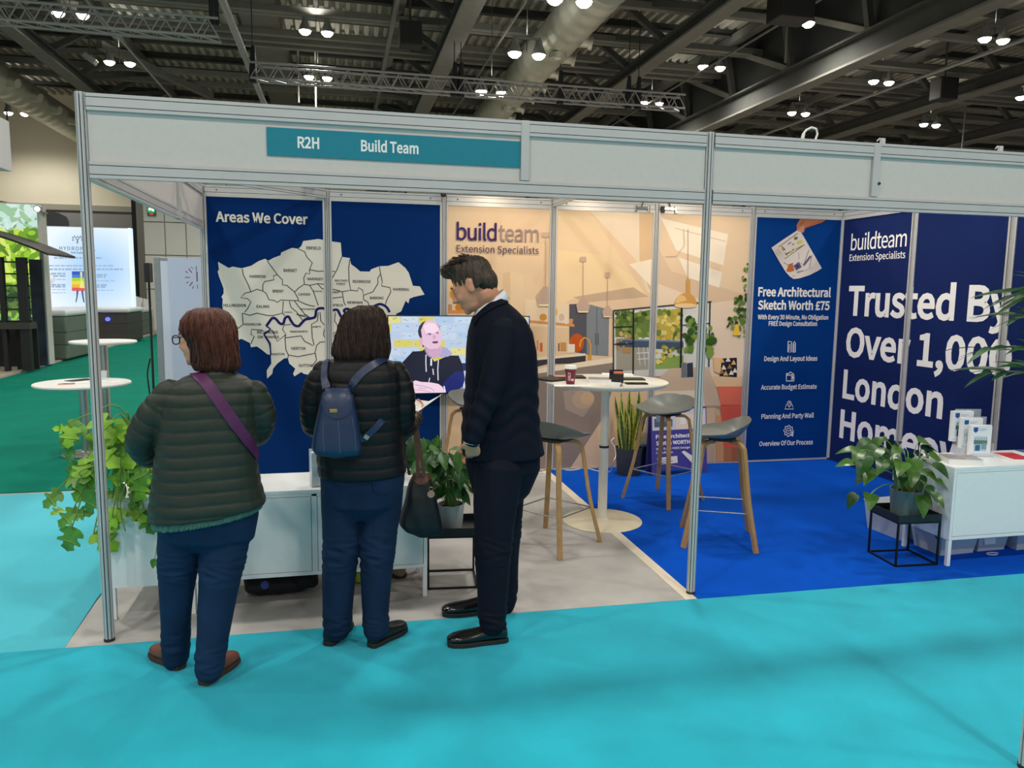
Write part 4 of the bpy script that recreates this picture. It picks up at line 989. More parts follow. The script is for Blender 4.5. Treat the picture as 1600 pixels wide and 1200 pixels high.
# snake plant behind the round table
o = thing('potted_snake_plant', 'dark grey pot of upright yellow-edged snake plant behind the round table', 'potted plant', (3.70, 2.74, 0))
pot(o, 0.105, 0.125, 0.255, mat('charcoal_pot', (52, 54, 58), 0.55, var=0.04))
random.seed(21); gi = G(); ge = G()
for i in range(24):
    a = random.uniform(0, 2 * pi); r = random.uniform(0.01, 0.085); L = random.uniform(0.34, 0.58)
    if i < 5: L = random.uniform(0.22, 0.3); r = 0.08
    b = Vector((r * cos(a), r * sin(a) - 0.01, 0.215)); tip = b + Vector((cos(a) * random.uniform(0.02, 0.11), sin(a) * random.uniform(0.02, 0.08), L))
    tw = random.uniform(0, pi); ws = (0.017, 0.026, 0.028, 0.022, 0.002); n = 9
    for gg, k0, dz in ((ge, 1.0, 0.0), (gi, 0.66, 0.0018)):
        vs = []
        for j in range(n):
            t = j / (n - 1); p = b.lerp(tip, t) + Vector((0, 0, 0)); w = np.interp(t, (0, .3, .6, .85, 1), ws) * k0
            an = tw + t * 0.9; sd_ = Vector((cos(an), sin(an), 0)); nn = Vector((-sin(an), cos(an), 0))
            vs += [p - sd_ * w + nn * (0.006 - dz), p - nn * (0.002 + dz), p + sd_ * w + nn * (0.006 - dz), p + nn * (0.003 + dz)]
        fs = []
        for j in range(n - 1):
            for q_ in range(4): fs.append((4 * j + q_, 4 * j + (q_ + 1) % 4, 4 * j + 4 + (q_ + 1) % 4, 4 * j + 4 + q_))
        gg.add(vs, fs)
gi.build('foliage', mat('snake_leaf', (58, 92, 44), 0.4, var=0.45, scale=24, stretch=(1, 1, 4)), o, smooth=2)
ge.build('leaf_edges', mat('snake_leaf_edge', (208, 206, 96), 0.45, var=0.1), o, smooth=2)

# palm at the right edge
o = thing('potted_kentia_palm', 'dark green palm fanning in from the right edge before the lettered wall', 'potted plant', (5.80, 0.30, 0.632))
pot(o, 0.10, 0.13, 0.24, mat('charcoal_pot', (52, 54, 58)))
g = G(); gl = G()
random.seed(2)
for tx, ty, tz in ((-0.52, 0.12, 0.70), (-0.44, 0.04, 0.92), (-0.46, 0.16, 0.55), (-0.16, 0.12, 1.08), (-0.12, -0.15, 1.1), (-0.06, -0.3, 0.8), (-0.10, 0.22, 1.1)):
    a = Vector((random.uniform(-.02, .02), random.uniform(-.02, .02), 0.21)); b = Vector((tx, ty, tz))
    mid = Vector((tx * 0.22, ty * 0.22, tz * 0.9 + .05)); pts = smooth3([a, Vector((tx * .05, ty * .05, .45)), mid, b], 8); g.tube(pts, [0.007 * (1 - 0.7 * i / len(pts)) for i in range(len(pts))], 6)
    k = len(pts)
    for i in range(int(k * 0.55), k, 2):
        p = pts[i]; t = (pts[min(i + 1, k - 1)] - pts[i - 1]).normalized(); sdv = t.cross(Vector((0, 0, 1))).normalized()
        for sg in (-1, 1):
            d = t * 0.6 + sdv * sg * random.uniform(.5, .9) + Vector((0, 0, random.uniform(.0, .35)))
            if p.x + d.normalized().x * 0.40 > 0.18: continue
            leaf(gl, p, d, Vector((random.uniform(-.5, .5), -.5, 1)), random.uniform(0.26, 0.38) * (1.12 - 0.45 * abs(i / k - 0.8)), [(0, 0), (0.045, 0.12), (0.06, 0.35), (0.05, 0.6), (0.026, 0.85), (0, 1)], 0.2, random.uniform(0.2, 0.6))
g.build('stalks', M_STEM, o, smooth=True); gl.build('foliage', mat('palm_leaf', (44, 84, 44), 0.4, var=0.25, scale=8, spec=0.5), o, smooth=2)

# ------------------------------------------------------------------ round bar table
M_TAB = mat('white_laminate', (236, 228, 214), 0.35, var=0.015)
TX, TY, TZ = 2.965, 1.39, 1.045
o = thing('round_bar_table', 'tall round white bar table with disc foot in the middle of the booth', 'table', (TX, TY, 0))
g = G(); g.lathe([(0.0, TZ - 0.03), (0.40, TZ - 0.03), (0.435, TZ - 0.022), (0.447, TZ - 0.008), (0.445, TZ), (0.0, TZ)], n=72); g.build('tabletop', M_TAB, o, smooth=True, angle=30)
g = G(); g.lathe([(0.034, 0.01), (0.034, 0.56)], n=28); g.build('column', M_TAB, o, smooth=True)
g = G(); g.lathe([(0.0295, 0.56), (0.0295, TZ - 0.031)], n=28); g.lathe([(0.09, TZ - 0.045), (0.11, TZ - 0.031)], n=28); g.build('inner_column', M_TAB, o, smooth=True, angle=30)
g = G(); g.lathe([(0.0355, 0.552), (0.0355, 0.566), (0.028, 0.568)], n=28); g.build('collar', M_FOOT, o, smooth=True)
g = G(); g.lathe([(0.29, 0.0), (0.294, 0.004), (0.29, 0.009), (0.05, 0.014), (0.036, 0.03), (0.0, 0.03)], n=64); g.build('foot_disc', mat('cream_steel', (226, 214, 186), 0.4, var=0.02), o, smooth=True, angle=40)

# ------------------------------------------------------------------ bar stools
M_WOOD = mat('oak_ply', (178, 138, 88), 0.5, var=0.16, scale=18, stretch=(6, 6, 0.8))
M_SEAT = mat('grey_shell', (112, 114, 110), 0.38, var=0.03, spec=0.5)
def stool(label, c, rot, first=[None]):
    if first[0] is not None:
        o = copy_tree(first[0]); o.location = (*c, 0); o.rotation_euler = (0, 0, rot); o['label'] = label; return o
    o = thing('bar_stool', label, 'bar stool', (*c, 0), rot); first[0] = o
    # shell: local +x is the side with the raised lip
    nr, na = 13, 64; vs = []
    for i in range(nr):
        s = i / (nr - 1)
        for j in range(na):
            a = 2 * pi * j / na; ca, sa = cos(a), sin(a)
            rx = 0.205 * (abs(ca) ** 2.6 + abs(sa) ** 2.6) ** (-1 / 2.6) * 0.96; ry = rx * 1.20
            x, y = rx * ca * s, ry * sa * s
            z = 0.735 + 0.012 * s * s
            lip = max(0.0, (s - 0.42) / 0.58); back = max(0.0, ca)
            z += 0.105 * lip ** 1.7 * back ** 1.2 + 0.03 * lip ** 2 * abs(sa) - 0.018 * lip ** 2 * max(0, -ca)
            vs.append((x - 0.015 * lip * back, y * (1 - 0.05 * lip * back), z))
    fs = [(i * na + j, i * na + (j + 1) % na, (i + 1) * na + (j + 1) % na, (i + 1) * na + j) for i in range(nr - 1) for j in range(na)]
    top = [(v[0], v[1], v[2]) for v in vs]; bot = [(v[0] * 0.985, v[1] * 0.985, v[2] - 0.011) for v in vs]
    n = len(vs); g = G(); g.add(top + bot, fs + [tuple(n + k for k in reversed(f)) for f in fs] + [((nr - 1) * na + j, (nr - 1) * na + (j + 1) % na, n + (nr - 1) * na + (j + 1) % na, n + (nr - 1) * na + j) for j in range(na)])
    g.build('seat', M_SEAT, o, smooth=True, angle=60)
    g = G(); g.bb((-0.09, -0.09, 0.700), (0.09, 0.09, 0.724)); g.build('mounting_plate', M_FOOT, o, bevel=0.01)
    f = 0.232; t = 0.125
    for sx in (-1, 1):
        for sy in (-1, 1):
            pts = smooth3([(0.055 * sx, 0.055 * sy, 0.697), (t * 0.82 * sx, t * 0.82 * sy, 0.694), (t * 1.0 * sx, t * 1.0 * sy, 0.672), ((t + 0.012) * sx, (t + 0.012) * sy, 0.63), (f * 0.75 * sx, f * 0.75 * sy, 0.32), (f * sx, f * sy, 0.0)], 6)
            g = G(); ring = []
            sd_ = Vector((-sy, sx, 0)).normalized()
            for i, p in enumerate(pts):
                tg = (pts[min(i + 1, len(pts) - 1)] - pts[max(i - 1, 0)]).normalized(); nn = sd_.cross(tg).normalized()
                w, h = 0.0165, 0.011
                ring.append([p + sd_ * w + nn * h, p - sd_ * w + nn * h, p - sd_ * w - nn * h, p + sd_ * w - nn * h])
            g.rings(ring); g.build('leg', M_WOOD, o, bevel=0.003)
    zf = 0.245; k = 0.1945 * 0.93
    for a, b in (((-k, -k), (k, -k)), ((k, -k), (k, k)), ((k, k), (-k, k)), ((-k, k), (-k, -k))):
        g = G(); g.cyl((a[0], a[1], zf), (b[0], b[1], zf), 0.005, n=10); g.build('footrest', mat('brushed_steel', (176, 176, 172), 0.3, 0.85, var=0.05), o, smooth=True)
    return o
stool('grey shell bar stool between the man in the suit and the round table', (2.465, 0.973), atan2(-.14, -.18))
stool('grey shell bar stool behind the table, before the purple board', (3.66, 1.87), atan2(.11, .2))
stool('grey shell bar stool just right of the middle front post', (3.603, 0.834), atan2(-.09, .2))
stool('grey shell bar stool mostly hidden behind the man, under the television', (2.17, 2.36), 2.4)

# ------------------------------------------------------------------ things on the round table
def tp(px, py, z=TZ): return at(px, py, z=z)
M_PAPER = mat('white_paper', (240, 236, 232), 0.7, var=0.01)
p = tp(891, 600); o = thing('coffee_cup', 'burgundy paper coffee cup with white lid on the round table', 'cup', p + Vector((0, 0, 0.002)))
g = G(); g.lathe([(0.029, 0.0), (0.040, 0.105), (0.041, 0.106), (0.038, 0.105), (0.0, 0.1)], n=36); g.build('cup', mat('burgundy_card', (120, 16, 44), 0.5, var=0.03), o, smooth=True, angle=50)
g = G(); g.lathe([(0.043, 0.104), (0.044, 0.112), (0.041, 0.115), (0.039, 0.127), (0.035, 0.129), (0.033, 0.124), (0.0, 0.124)], n=36); g.build('lid', mat('white_lid', (236, 234, 228), 0.4, var=0.01), o, smooth=True, angle=40)
pr = Print(); pr.text('COSTA', 0.025, -0.011, 0.082, 0.006, (240, 230, 228), bold=0.01); pr.line([(0.03, -0.035), (0.05, -0.045), (0.075, -0.035)], 0.004, (220, 190, 196)); pr.ell((0.03, 0.022), 0.009, 0.012, (226, 200, 206))
def cupmap(u, v, h):
    r = 0.029 + 0.011 * u / 0.105 + 0.0006; a = -pi / 2 - 0.45 + v / 0.034; return Vector((r * cos(a), r * sin(a), u))
pr.build('lettering', M_PRINT, cupmap, o)
def flat_box(name, label, cat, px, py, z, w, d, h, rot, m, edge=None, bev=0.003):
    p = tp(px, py, z); o = thing(name, label, cat, (p.x, p.y, z + 0.0003), rot)
    if edge:
        g = G(); g.bb((-w / 2 + .002, -d / 2 + .002, 0), (w / 2 - .002, d / 2 - .002, h - 0.0015)); g.build('pages', edge, o)
        g = G(); g.bb((-w / 2, -d / 2, h - 0.0015), (w / 2, d / 2, h)); g.build('cover', m, o)
    else:
        g = G(); g.bb((-w / 2, -d / 2, 0), (w / 2, d / 2, h)); g.build('body', m, o, bevel=bev)
    return o
M_BK = mat('black_leatherette', (26, 25, 27), 0.5, var=0.05)
flat_box('notebook', 'black closed notebook at the left rim of the round table', 'notebook', 858, 594, TZ, 0.15, 0.2, 0.014, 0.5, M_BK)
o = flat_box('portfolio', 'open black portfolio behind the coffee cup', 'folder', 886, 590, TZ, 0.26, 0.16, 0.012, -0.12, M_BK)
g = G(); g.bb((-0.10, -0.06, 0.0121), (0.02, 0.06, 0.0135)); g.build('card', mat('pink_card', (198, 140, 120), 0.6), o)
flat_box('paper_sheet', 'loose white papers under the coffee cup', 'paper', 897, 603, TZ, 0.27, 0.10, 0.0015, -0.22, M_PAPER, bev=0)
flat_box('brochure_stack', 'stack of grey covered brochures in the middle of the round table', 'brochures', 937, 597, TZ, 0.16, 0.13, 0.028, -0.3, mat('grey_cover', (140, 138, 144), 0.5, var=0.2, scale=20), M_PAPER)
o = thing('leaflet', 'white folded leaflet standing open before the card box', 'leaflet', tp(957, 604) + Vector((0, 0, 0.0005)), -0.7)
g = G(); g.add([(-.05, 0, 0), (.05, 0, 0), (.05, .035, .026), (-.05, .035, .026), (.05, .075, 0.0), (-.05, .075, 0.0)], [(0, 1, 2, 3), (3, 2, 4, 5)]); g.build('sheet', M_PAPER, o, solid=0.001)
o = thing('card_box', 'small black box of business cards with an orange card on the round table', 'card box', tp(962, 600) + Vector((0.03, 0.07, 0.0005)), -0.35)
g = G(); g.bb((-.05, -.032, 0), (.05, .032, 0.006)); g.bb((-.05, -.032, 0.006), (-.046, .032, .066)); g.bb((.046, -.032, .006), (.05, .032, .066)); g.bb((-.046, -.032, .006), (.046, -.028, .066)); g.bb((-.046, .028, .006), (.046, .032, .09)); g.bb((-.05, -.004, .066), (-.025, .03, .088)); g.build('box', mat('black_card', (20, 20, 22), 0.6), o)
g = G(); g.bb((-.02, -.024, .02), (.044, .02, .078)); g.build('cards', mat('orange_card', (226, 120, 84), 0.6), o)
flat_box('mobile_phone', 'black mobile phone at the right of the round table', 'phone', 994, 600, TZ, 0.155, 0.078, 0.009, -0.12, mat('phone_glass', (16, 16, 18), 0.15, var=0), bev=0.004)
flat_box('tablet', 'dark green cased tablet behind the phone', 'tablet', 985, 593, TZ, 0.2, 0.12, 0.010, -0.18, mat('dark_green_case', (48, 52, 40), 0.6))
flat_box('paper_sheet', 'cream sheet at the far edge of the round table', 'paper', 965, 585, TZ, 0.24, 0.16, 0.0012, -0.3, M_PAPER, bev=0)

# ------------------------------------------------------------------ brochures on the right sideboard
HR = 0.632
M_ACR = mat('clear_acrylic', (235, 240, 245), 0.08, var=0, alpha=0.28, spec=0.6)
o = thing('brochure_holder', 'clear stepped brochure holder on the right sideboard', 'brochure holder', (5.20, 0.33, HR), -0.18)
o.scale = (.78, .78, .88)
g = G()
for k in range(3):
    y = k * 0.06; z = k * 0.05
    g.bb((-.115 + k * -0.012, y + .045, 0), (.115 + k * -0.012, y + .048, .24 + z)); g.bb((-.115 + k * -0.012, y, 0), (.115 + k * -0.012, y + .002, .03 + z))
g.bb((.11, 0, 0), (.113, 0.17, .10)); g.bb((-.142, 0.0, 0), (-.139, 0.17, .06)); g.build('holder', M_ACR, o)
M_BRO = mat('brochure_print', (236, 238, 240), 0.4, var=0, attr=True)
for k, lab in ((0, 'front brochure with a house garden photo in the clear holder'), (1, 'middle brochure in the clear holder'), (2, 'rear brochure, tallest in the clear holder')):
    b = thing('brochure', lab, 'brochure', Vector((5.20, 0.33, HR)) + Matrix.Rotation(-0.18, 3, 'Z') @ Vector((-k * 0.035, k * 0.047 + 0.004, 0.004 + k * 0.04)), -0.18, 'brochures in the clear holder'); b.scale = (.76, .8, .88)
    g = G(); g.bb((-.095, 0.004, 0), (.095, 0.036, .232)); g.build('pages', M_PAPER, b)
    P_ = Print(); P_.poly([(-.095, 0), (.095, 0), (.095, .232), (-.095, .232)], (232, 236, 242))
    P_.poly([(-.07, .218), (-.03, .218), (-.03, .19), (-.05, .176), (-.07, .19)], (40, 74, 150)); P_.line([(-.02, .205), (.05, .205)], .004, (150, 160, 180)); P_.line([(-.02, .195), (.03, .195)], .003, (150, 160, 180))
    P_.poly([(-.06, .035), (.06, .035), (.06, .15), (-.06, .15)], (190, 208, 222)); P_.poly([(-.06, .09), (.06, .09), (.06, .118), (-.06, .122)], (90, 130, 110)); P_.poly([(-.045, .04), (.0, .04), (.0, .085), (-.045, .085)], (36, 92, 140)); P_.poly([(.01, .05), (.055, .05), (.055, .10), (.01, .10)], (120, 160, 180))
    for i in range(6): P_.line([(-.05 + i * .02, .09), (-.048 + i * .02, .14)], .004, (70, 110, 90))
    P_.poly([(-.085, .008), (.085, .008), (.085, .022), (-.085, .022)], (206, 216, 232))
    P_.build('cover_print', M_BRO, lambda u, v, h: Vector((u, 0.0036 - h * .2, v)), b)
def sbx(name, label, cat, px, py, w, d, h, rot, m, edge):
    p = at(px, py, z=HR); o = thing(name, label, cat, (p.x, p.y, HR + 0.0005), rot)
    g = G(); g.bb((-w / 2, -d / 2, 0), (w / 2, d / 2, h - .002)); g.build('pages', edge, o)
    g = G(); g.bb((-w / 2, -d / 2, h - .002), (w / 2, d / 2, h)); g.build('cover', m, o); return o
sbx('brochure_stack', 'white brochure stack lying left of the clear holder', 'brochures', 1500, 722, 0.2, 0.16, 0.035, -0.35, mat('brochure_cover', (150, 146, 150), 0.4, var=0.4, scale=14), M_PAPER)
sbx('leaflet_stack', 'red and white leaflets right of the clear holder', 'leaflets', 1583, 717, 0.13, 0.2, 0.02, -0.2, mat('red_cover', (204, 62, 70), 0.4, var=0.2, scale=12), M_PAPER)
sbx('leaflet_stack', 'blue leaflets at the far right edge of the sideboard', 'leaflets', 1615, 712, 0.13, 0.2, 0.02, -0.1, mat('blue_cover', (84, 104, 170), 0.4, var=0.2, scale=12), M_PAPER)
# acrylic holder on the long sideboard
p = at(500, 757, z=HR); o = thing('leaflet_holder', 'small upright acrylic leaflet holder left of the backpack, on the long sideboard', 'leaflet holder', (p.x, p.y, HR), 0.25)
g = G(); g.bb((-.055, 0, 0), (.055, .003, .20)); g.bb((-.055, -.05, 0), (.055, 0, .004)); g.bb((-.055, -.05, .004), (.055, -.047, .06)); g.bb((-.055, -.05, .004), (-.052, 0, .2)); g.bb((.052, -.05, .004), (.055, 0, .2)); g.build('holder', mat('clear_acrylic', (235, 240, 245)), o)
g = G(); g.bb((-.05, -.044, .005), (.05, -.004, .185)); g.build('leaflets', mat('leaflet_print', (214, 222, 232), 0.5, var=0.25, scale=16), o)
# plastic tubs under the right sideboard
M_TUB = mat('cloudy_plastic', (204, 212, 216), 0.35, var=0.06, scale=6, alpha=0.82)
def tub(label, x, y, w, d, h, rot=0.0, lab=False):
    o = thing('storage_tub', label, 'storage tub', (x, y, 0), rot, 'clear tubs under the brochure sideboard')
    g = G(); a, b = w / 2, d / 2; k = 0.86
    g.add([(-a * k, -b * k, 0), (a * k, -b * k, 0), (a * k, b * k, 0), (-a * k, b * k, 0), (-a, -b, h), (a, -b, h), (a, b, h), (-a, b, h)], [(3, 2, 1, 0), (0, 1, 5, 4), (1, 2, 6, 5), (2, 3, 7, 6), (3, 0, 4, 7)])
    g.build('tub_body', M_TUB, o, bevel=0.012, solid=0.003)
    g = G(); g.bb((-a - .006, -b - .006, h), (a + .006, b + .006, h + .012)); g.build('lid', M_TUB, o, bevel=0.005)
    if lab:
        g = G(); g.box((-0.03, -b * 0.93 - 0.006, h * .5), (0.09, 0.001, 0.04), Matrix.Rotation(-0.1, 3, 'X')); g.build('paper_label', M_PAPER, o)
    return o
tub('cloudy plastic tub behind the tray stand', 4.97, 0.74, 0.30, 0.36, 0.20, 0.1); tub('nearest cloudy plastic tub, at the sideboard leg', 5.02, 0.38, 0.3, 0.26, 0.135, 0.05)
tub('cloudy tub with a white paper label', 5.31, 0.42, 0.25, 0.3, 0.14, 0.03, True); tub('cloudy tub of folded papers at the right edge', 5.62, 0.40, 0.3, 0.32, 0.14, 0.0)
p = at(1551, 866, z=0); o = thing('cable_tie', 'small pale loop lying on the blue carpet under the sideboard', 'loop', (p.x, p.y, 0.004))
g = G(); g.tube([(0.045 * cos(a * .3), 0.02 * sin(a * .3), 0) for a in range(18)], 0.003, 6); g.build('loop', mat('white_plastic', (232, 232, 226)), o)
p = at(1504, 858, z=.1); o = thing('cable_hook', 'black coiled strap hanging on the tub at the sideboard corner', 'strap', at(1468, 836, y=0.24))
g = G(); g.tube([(0.028 * cos(a * .35), 0, 0.028 * sin(a * .35)) for a in range(14)], 0.004, 6); g.build('strap', M_BK, o)

# ------------------------------------------------------------------ purple A-board and black canister
A0, A1 = at(1018, 744, z=0), at(1104, 738, z=0)
o = thing('a_board', 'purple A-board headed Free Architectural, standing behind the stools', 'sign board', (A0.x, A0.y, 0), atan2(A1.y - A0.y, A1.x - A0.x))
w = (A1 - A0).length; hb = 0.62; lean = Matrix.Rotation(-0.10, 3, 'X')
prof = [(0, 0), (0.07, 0), (0.10, 0.05), (w - 0.10, 0.05), (w - 0.07, 0), (w, 0), (w, hb), (0, hb)]
M_PUR = mat('purple_board', (70, 62, 140), 0.5, var=0.04)
TM = Matrix.Rotation(pi / 2 - 0.10, 4, 'X')
g = G(); g.prism(prof, 0.008, TM); g.build('front_board', M_PUR, o)
g = G(); g.prism(prof, 0.008, Matrix.Translation((0, 0.13, 0)) @ Matrix.Rotation(pi / 2 + 0.06, 4, 'X')); g.build('rear_board', M_PUR, o)
AB = Print(); AB.poly([(0.01, 0.42), (w - .01, 0.42), (w - .01, hb - .01), (0.01, hb - .01)], (206, 204, 214)); AB.poly([(.03, .45), (.22, .45), (.22, .52), (.03, .53)], (88, 98, 116)); AB.poly([(.05, .50), (.2, .50), (.2, .56), (.05, .56)], (120, 130, 150)); AB.poly([(.26, .43), (w - .03, .43), (w - .03, .55), (.26, .58)], (232, 206, 186)); AB.poly([(.3, .47), (.36, .47), (.36, .54), (.3, .54)], (230, 226, 220))
AB.text('Free Architectural', 0.045, 0.345, 0.50, 0.378, C_WHITE, bold=0.012); AB.text('Sketch WORTH £75', 0.045, 0.285, 0.50, 0.318, C_WHITE, bold=0.012); AB.text('With Every FREE Design', 0.045, 0.240, 0.40, 0.258, C_WHITE, bold=0.005); AB.text('Consultation', 0.045, 0.205, 0.22, 0.223, C_WHITE, bold=0.005)
AB.poly([(.06, .10), (.27, .11), (.265, .175), (.055, .165)], (238, 226, 214)); AB.line([(.08, .145), (.2, .15)], .008, (120, 100, 150)); AB.line([(.08, .125), (.22, .13)], .008, (90, 140, 170)); AB.poly([(.31, .21), (.34, .22), (.50, .12), (.47, .08), (.42, .10)], (238, 226, 220))
AB.build('board_print', M_PRINT, lambda u, v, h: TM @ Vector((u, v, 0.0085 + h)), o, clip=(0, w, 0, hb), step=0.00003)
p = at(1010, 733, z=0); o = thing('flask', 'dark cylindrical canister between the snake plant and the purple board', 'canister', (p.x - 0.02, p.y + 0.05, 0))
g = G(); g.lathe([(0.05, 0), (0.055, 0.01), (0.055, 0.22), (0.0, 0.22)], n=24); g.build('body', mat('canister_black', (22, 26, 30), 0.3), o, smooth=True, angle=40)
g = G(); g.lathe([(0.058, 0.22), (0.058, 0.24), (0.05, 0.25), (0.0, 0.25)], n=24); g.build('lid', mat('grey_blue_lid', (70, 84, 100), 0.4), o, smooth=True, angle=40)
# white cable along the wall
cb = [at(px, py, y=2.9) for px, py in ((832, 735), (846, 742))] + [at(px, py, z=0.006) for px, py in ((870, 732), (890, 735), (915, 732), (935, 736), (953, 737))] + [at(px, py, y=2.62) for px, py in ((958, 722), (962, 712), (960, 698), (955, 690), (960, 684))] 
o = thing('power_cable', 'white power cable lying along the foot of the kitchen wall to the snake plant', 'cable', cb[0])
for v in cb: v.z = max(v.z, 0.005)
g = G(); g.tube([p - cb[0] for p in smooth3(cb, 6)], 0.0045, 8); g.build('cable', mat('white_plastic', (232, 232, 226)), o, smooth=True)

# ------------------------------------------------------------------ television
T0, T1, T2 = at(606, 617, y=2.86), at(606, 491, y=2.86), at(828, 495, y=2.86)
tw, th = T2.x - T0.x, (T1.z + T2.z) / 2 - T0.z
o = thing('television', 'flat television on the back wall showing a balding man in a hooded top', 'television', (T0.x, 2.86, T0.z))
g = G(); g.bb((0, 0.0, 0), (tw, 0.035, th)); g.build('case', mat('tv_black', (14, 14, 16), 0.35, var=0), o, bevel=0.003)
g = G(); g.bb((tw * .48, 0.035, th * .3), (tw * .75, 0.108, th * .7)); g.build('wall_bracket', M_BLACKM, o)
VP = Print()
ox, oz = T0.x, T0.z
vq = lambda X, Y: (lambda p: (p.x - ox, p.z - oz))(at(590 + X / 6.318, 470 + Y / 6.316, y=2.859))
def vp(col, *pts): VP.poly([vq(*p) for p in pts], col)
def ve(col, X, Y, rx, ry, **k): VP.ell(vq(X, Y), rx / 6.318 / 176.0, ry / 6.316 / 176.0, col, **k)
def vl(col, w, *pts): VP.line([vq(*p) for p in pts], w / 6.3 / 176.0, col)
vp((196, 206, 220), (100, 130), (1520, 150), (1520, 960), (100, 960))
random.seed(9)
rowY = 150
for r_ in range(9):
    X = 60 - (r_ % 2) * 90
    while X < 1500:
        wB = random.uniform(150, 200); c = random.choice([(176, 204, 236), (196, 218, 240), (206, 220, 236), (186, 206, 232), (222, 208, 96), (228, 220, 140), (150, 140, 110) if r_ in (1, 5) else (200, 216, 236), (190, 212, 240)])
        y0 = rowY + random.uniform(-3, 3)
        vp(c, (X + 6, y0 + 6), (X + wB - 6, y0 + 9), (X + wB - 8, y0 + 72), (X + 8, y0 + 70))
        for _ in range(3): ve(tuple(max(0, v - 40) for v in c), X + random.uniform(20, wB - 20), y0 + random.uniform(15, 60), random.uniform(4, 16), random.uniform(3, 7), n=8)
        X += wB
    rowY += 78
vp((30, 40, 96), (140, 630), (1500, 600), (1500, 680), (140, 700))
# the man on the screen
vp((14, 14, 44), (205, 650), (345, 500), (440, 495), (470, 470), (560, 600), (700, 540), (800, 540), (840, 640), (860, 760), (830, 900), (700, 945), (640, 850), (400, 800), (250, 870), (150, 900), (150, 700))
vp((18, 28, 100), (140, 650), (230, 640), (300, 760), (260, 850), (140, 900)); vp((20, 30, 108), (640, 820), (760, 700), (850, 690), (860, 780), (820, 910), (690, 940))
vp((176, 168, 210), (600, 560), (640, 450), (690, 470), (740, 520), (700, 550), (640, 556)); vp((150, 144, 190), (455, 470), (490, 540), (530, 570), (500, 500))
vp((208, 168, 196), (475, 480), (630, 450), (636, 520), (560, 575), (500, 530))
KHEAD = [(420, 290), (435, 240), (470, 205), (520, 190), (570, 205), (605, 240), (622, 300), (632, 360), (628, 420), (600, 465), (560, 490), (510, 492), (470, 470), (440, 420), (425, 370)]
vp((232, 196, 220), *KHEAD); vp((250, 222, 238), (450, 250), (500, 215), (570, 225), (600, 280), (590, 310), (480, 330)); vp((206, 160, 190), (455, 440), (520, 480), (590, 470), (560, 490), (510, 492), (470, 470))
vp((52, 40, 58), (398, 300), (410, 250), (440, 215), (475, 195), (450, 235), (428, 290), (440, 370), (425, 378), (405, 340)); vp((66, 52, 66), (575, 210), (612, 250), (622, 300), (605, 250))
ve((222, 176, 200), 430, 400, 18, 36); vp((70, 50, 66), (440, 430), (455, 440), (460, 462), (445, 455))
vl((120, 90, 110), 6, (478, 335), (505, 320), (530, 322)); vl((120, 90, 110), 6, (572, 312), (600, 305)); ve((74, 66, 96), 515, 332, 14, 6); ve((74, 66, 96), 592, 320, 11, 5); vp((214, 162, 190), (548, 330), (575, 350), (570, 378), (545, 374)); ve((110, 52, 70), 568, 410, 30, 11); vl((90, 70, 80), 4, (540, 405), (600, 398))
vl((226, 226, 240), 10, (478, 530), (476, 600), (480, 700)); vl((226, 226, 240), 10, (600, 580), (594, 680), (598, 785)); vl((236, 236, 246), 16, (530, 570), (528, 640)); vl((226, 226, 240), 10, (545, 670), (552, 730)); vl((226, 226, 240), 8, (515, 760), (505, 800))
vp((244, 214, 232), (245, 870), (300, 820), (375, 785), (430, 800), (520, 805), (600, 820), (640, 850), (660, 900), (600, 930), (560, 940), (245, 935)); vl((206, 160, 190), 8, (370, 830), (440, 840), (520, 860), (560, 890)); vl((206, 160, 190), 6, (300, 890), (420, 880), (520, 900)); vl((206, 160, 190), 6, (400, 860), (480, 868)); vl((236, 236, 246), 12, (655, 840), (668, 900)); vp((180, 216, 226), (780, 930), (830, 850), (835, 930))
VP.build('screen', mat('screen_glow', (255, 255, 255), 0.25, var=0, attr=True, emit_attr=0.85), lambda u, v, h: Vector((u, -0.0005 - h * 0.3, v)), o, clip=(0.009, tw - 0.009, 0.012, th - 0.009), step=0.00001)

# ================================================================== people
from mathutils.bvhtree import BVHTree
def ring(c, rx, ry, e=2.25, n=28, ax=(1, 0, 0), tiltz=0.0, rot=0.0):
    """horizontal superellipse ring; tiltz lifts its right end"""
    out = []
    for j in range(n):
        a = 2 * pi * j / n; ca, sa = cos(a), sin(a)
        x = rx * math.copysign(abs(ca) ** (2 / e), ca); y = ry * math.copysign(abs(sa) ** (2 / e), sa)
        out.append(Vector((c[0] + x * cos(rot) - y * sin(rot), c[1] + x * sin(rot) + y * cos(rot), c[2] + tiltz * ca)))
    return out
def pr(pl, pr_, py, Y, ry, py2=None, e=2.25, grow=0.0, dy=0.0):
    a, b = at(pl, py, y=Y), at(pr_, py if py2 is None else py2, y=Y); c = (a + b) / 2; c.y += dy
    return ring(c, (b.x - a.x) / 2 + grow, ry + grow, e, tiltz=(b.z - a.z) / 2)
def limb(g, pts, n=20, ell=1.0):
    """pts: (point, radius); rounded ends, smooth path"""
    P = smooth3([p for p, r in pts], 4); R = np.interp(np.linspace(0, len(pts) - 1, len(P)), range(len(pts)), [r for p, r in pts])
    d0 = (P[0] - P[1]).normalized(); d1 = (P[-1] - P[-2]).normalized()
    P = [P[0] + d0 * R[0] * .75, P[0] + d0 * R[0] * .5] + P + [P[-1] + d1 * R[-1] * .5, P[-1] + d1 * R[-1] * .75]
    R = [R[0] * .35, R[0] * .8] + list(R) + [R[-1] * .8, R[-1] * .35]
    g.tube(P, R, n, flat=ell)
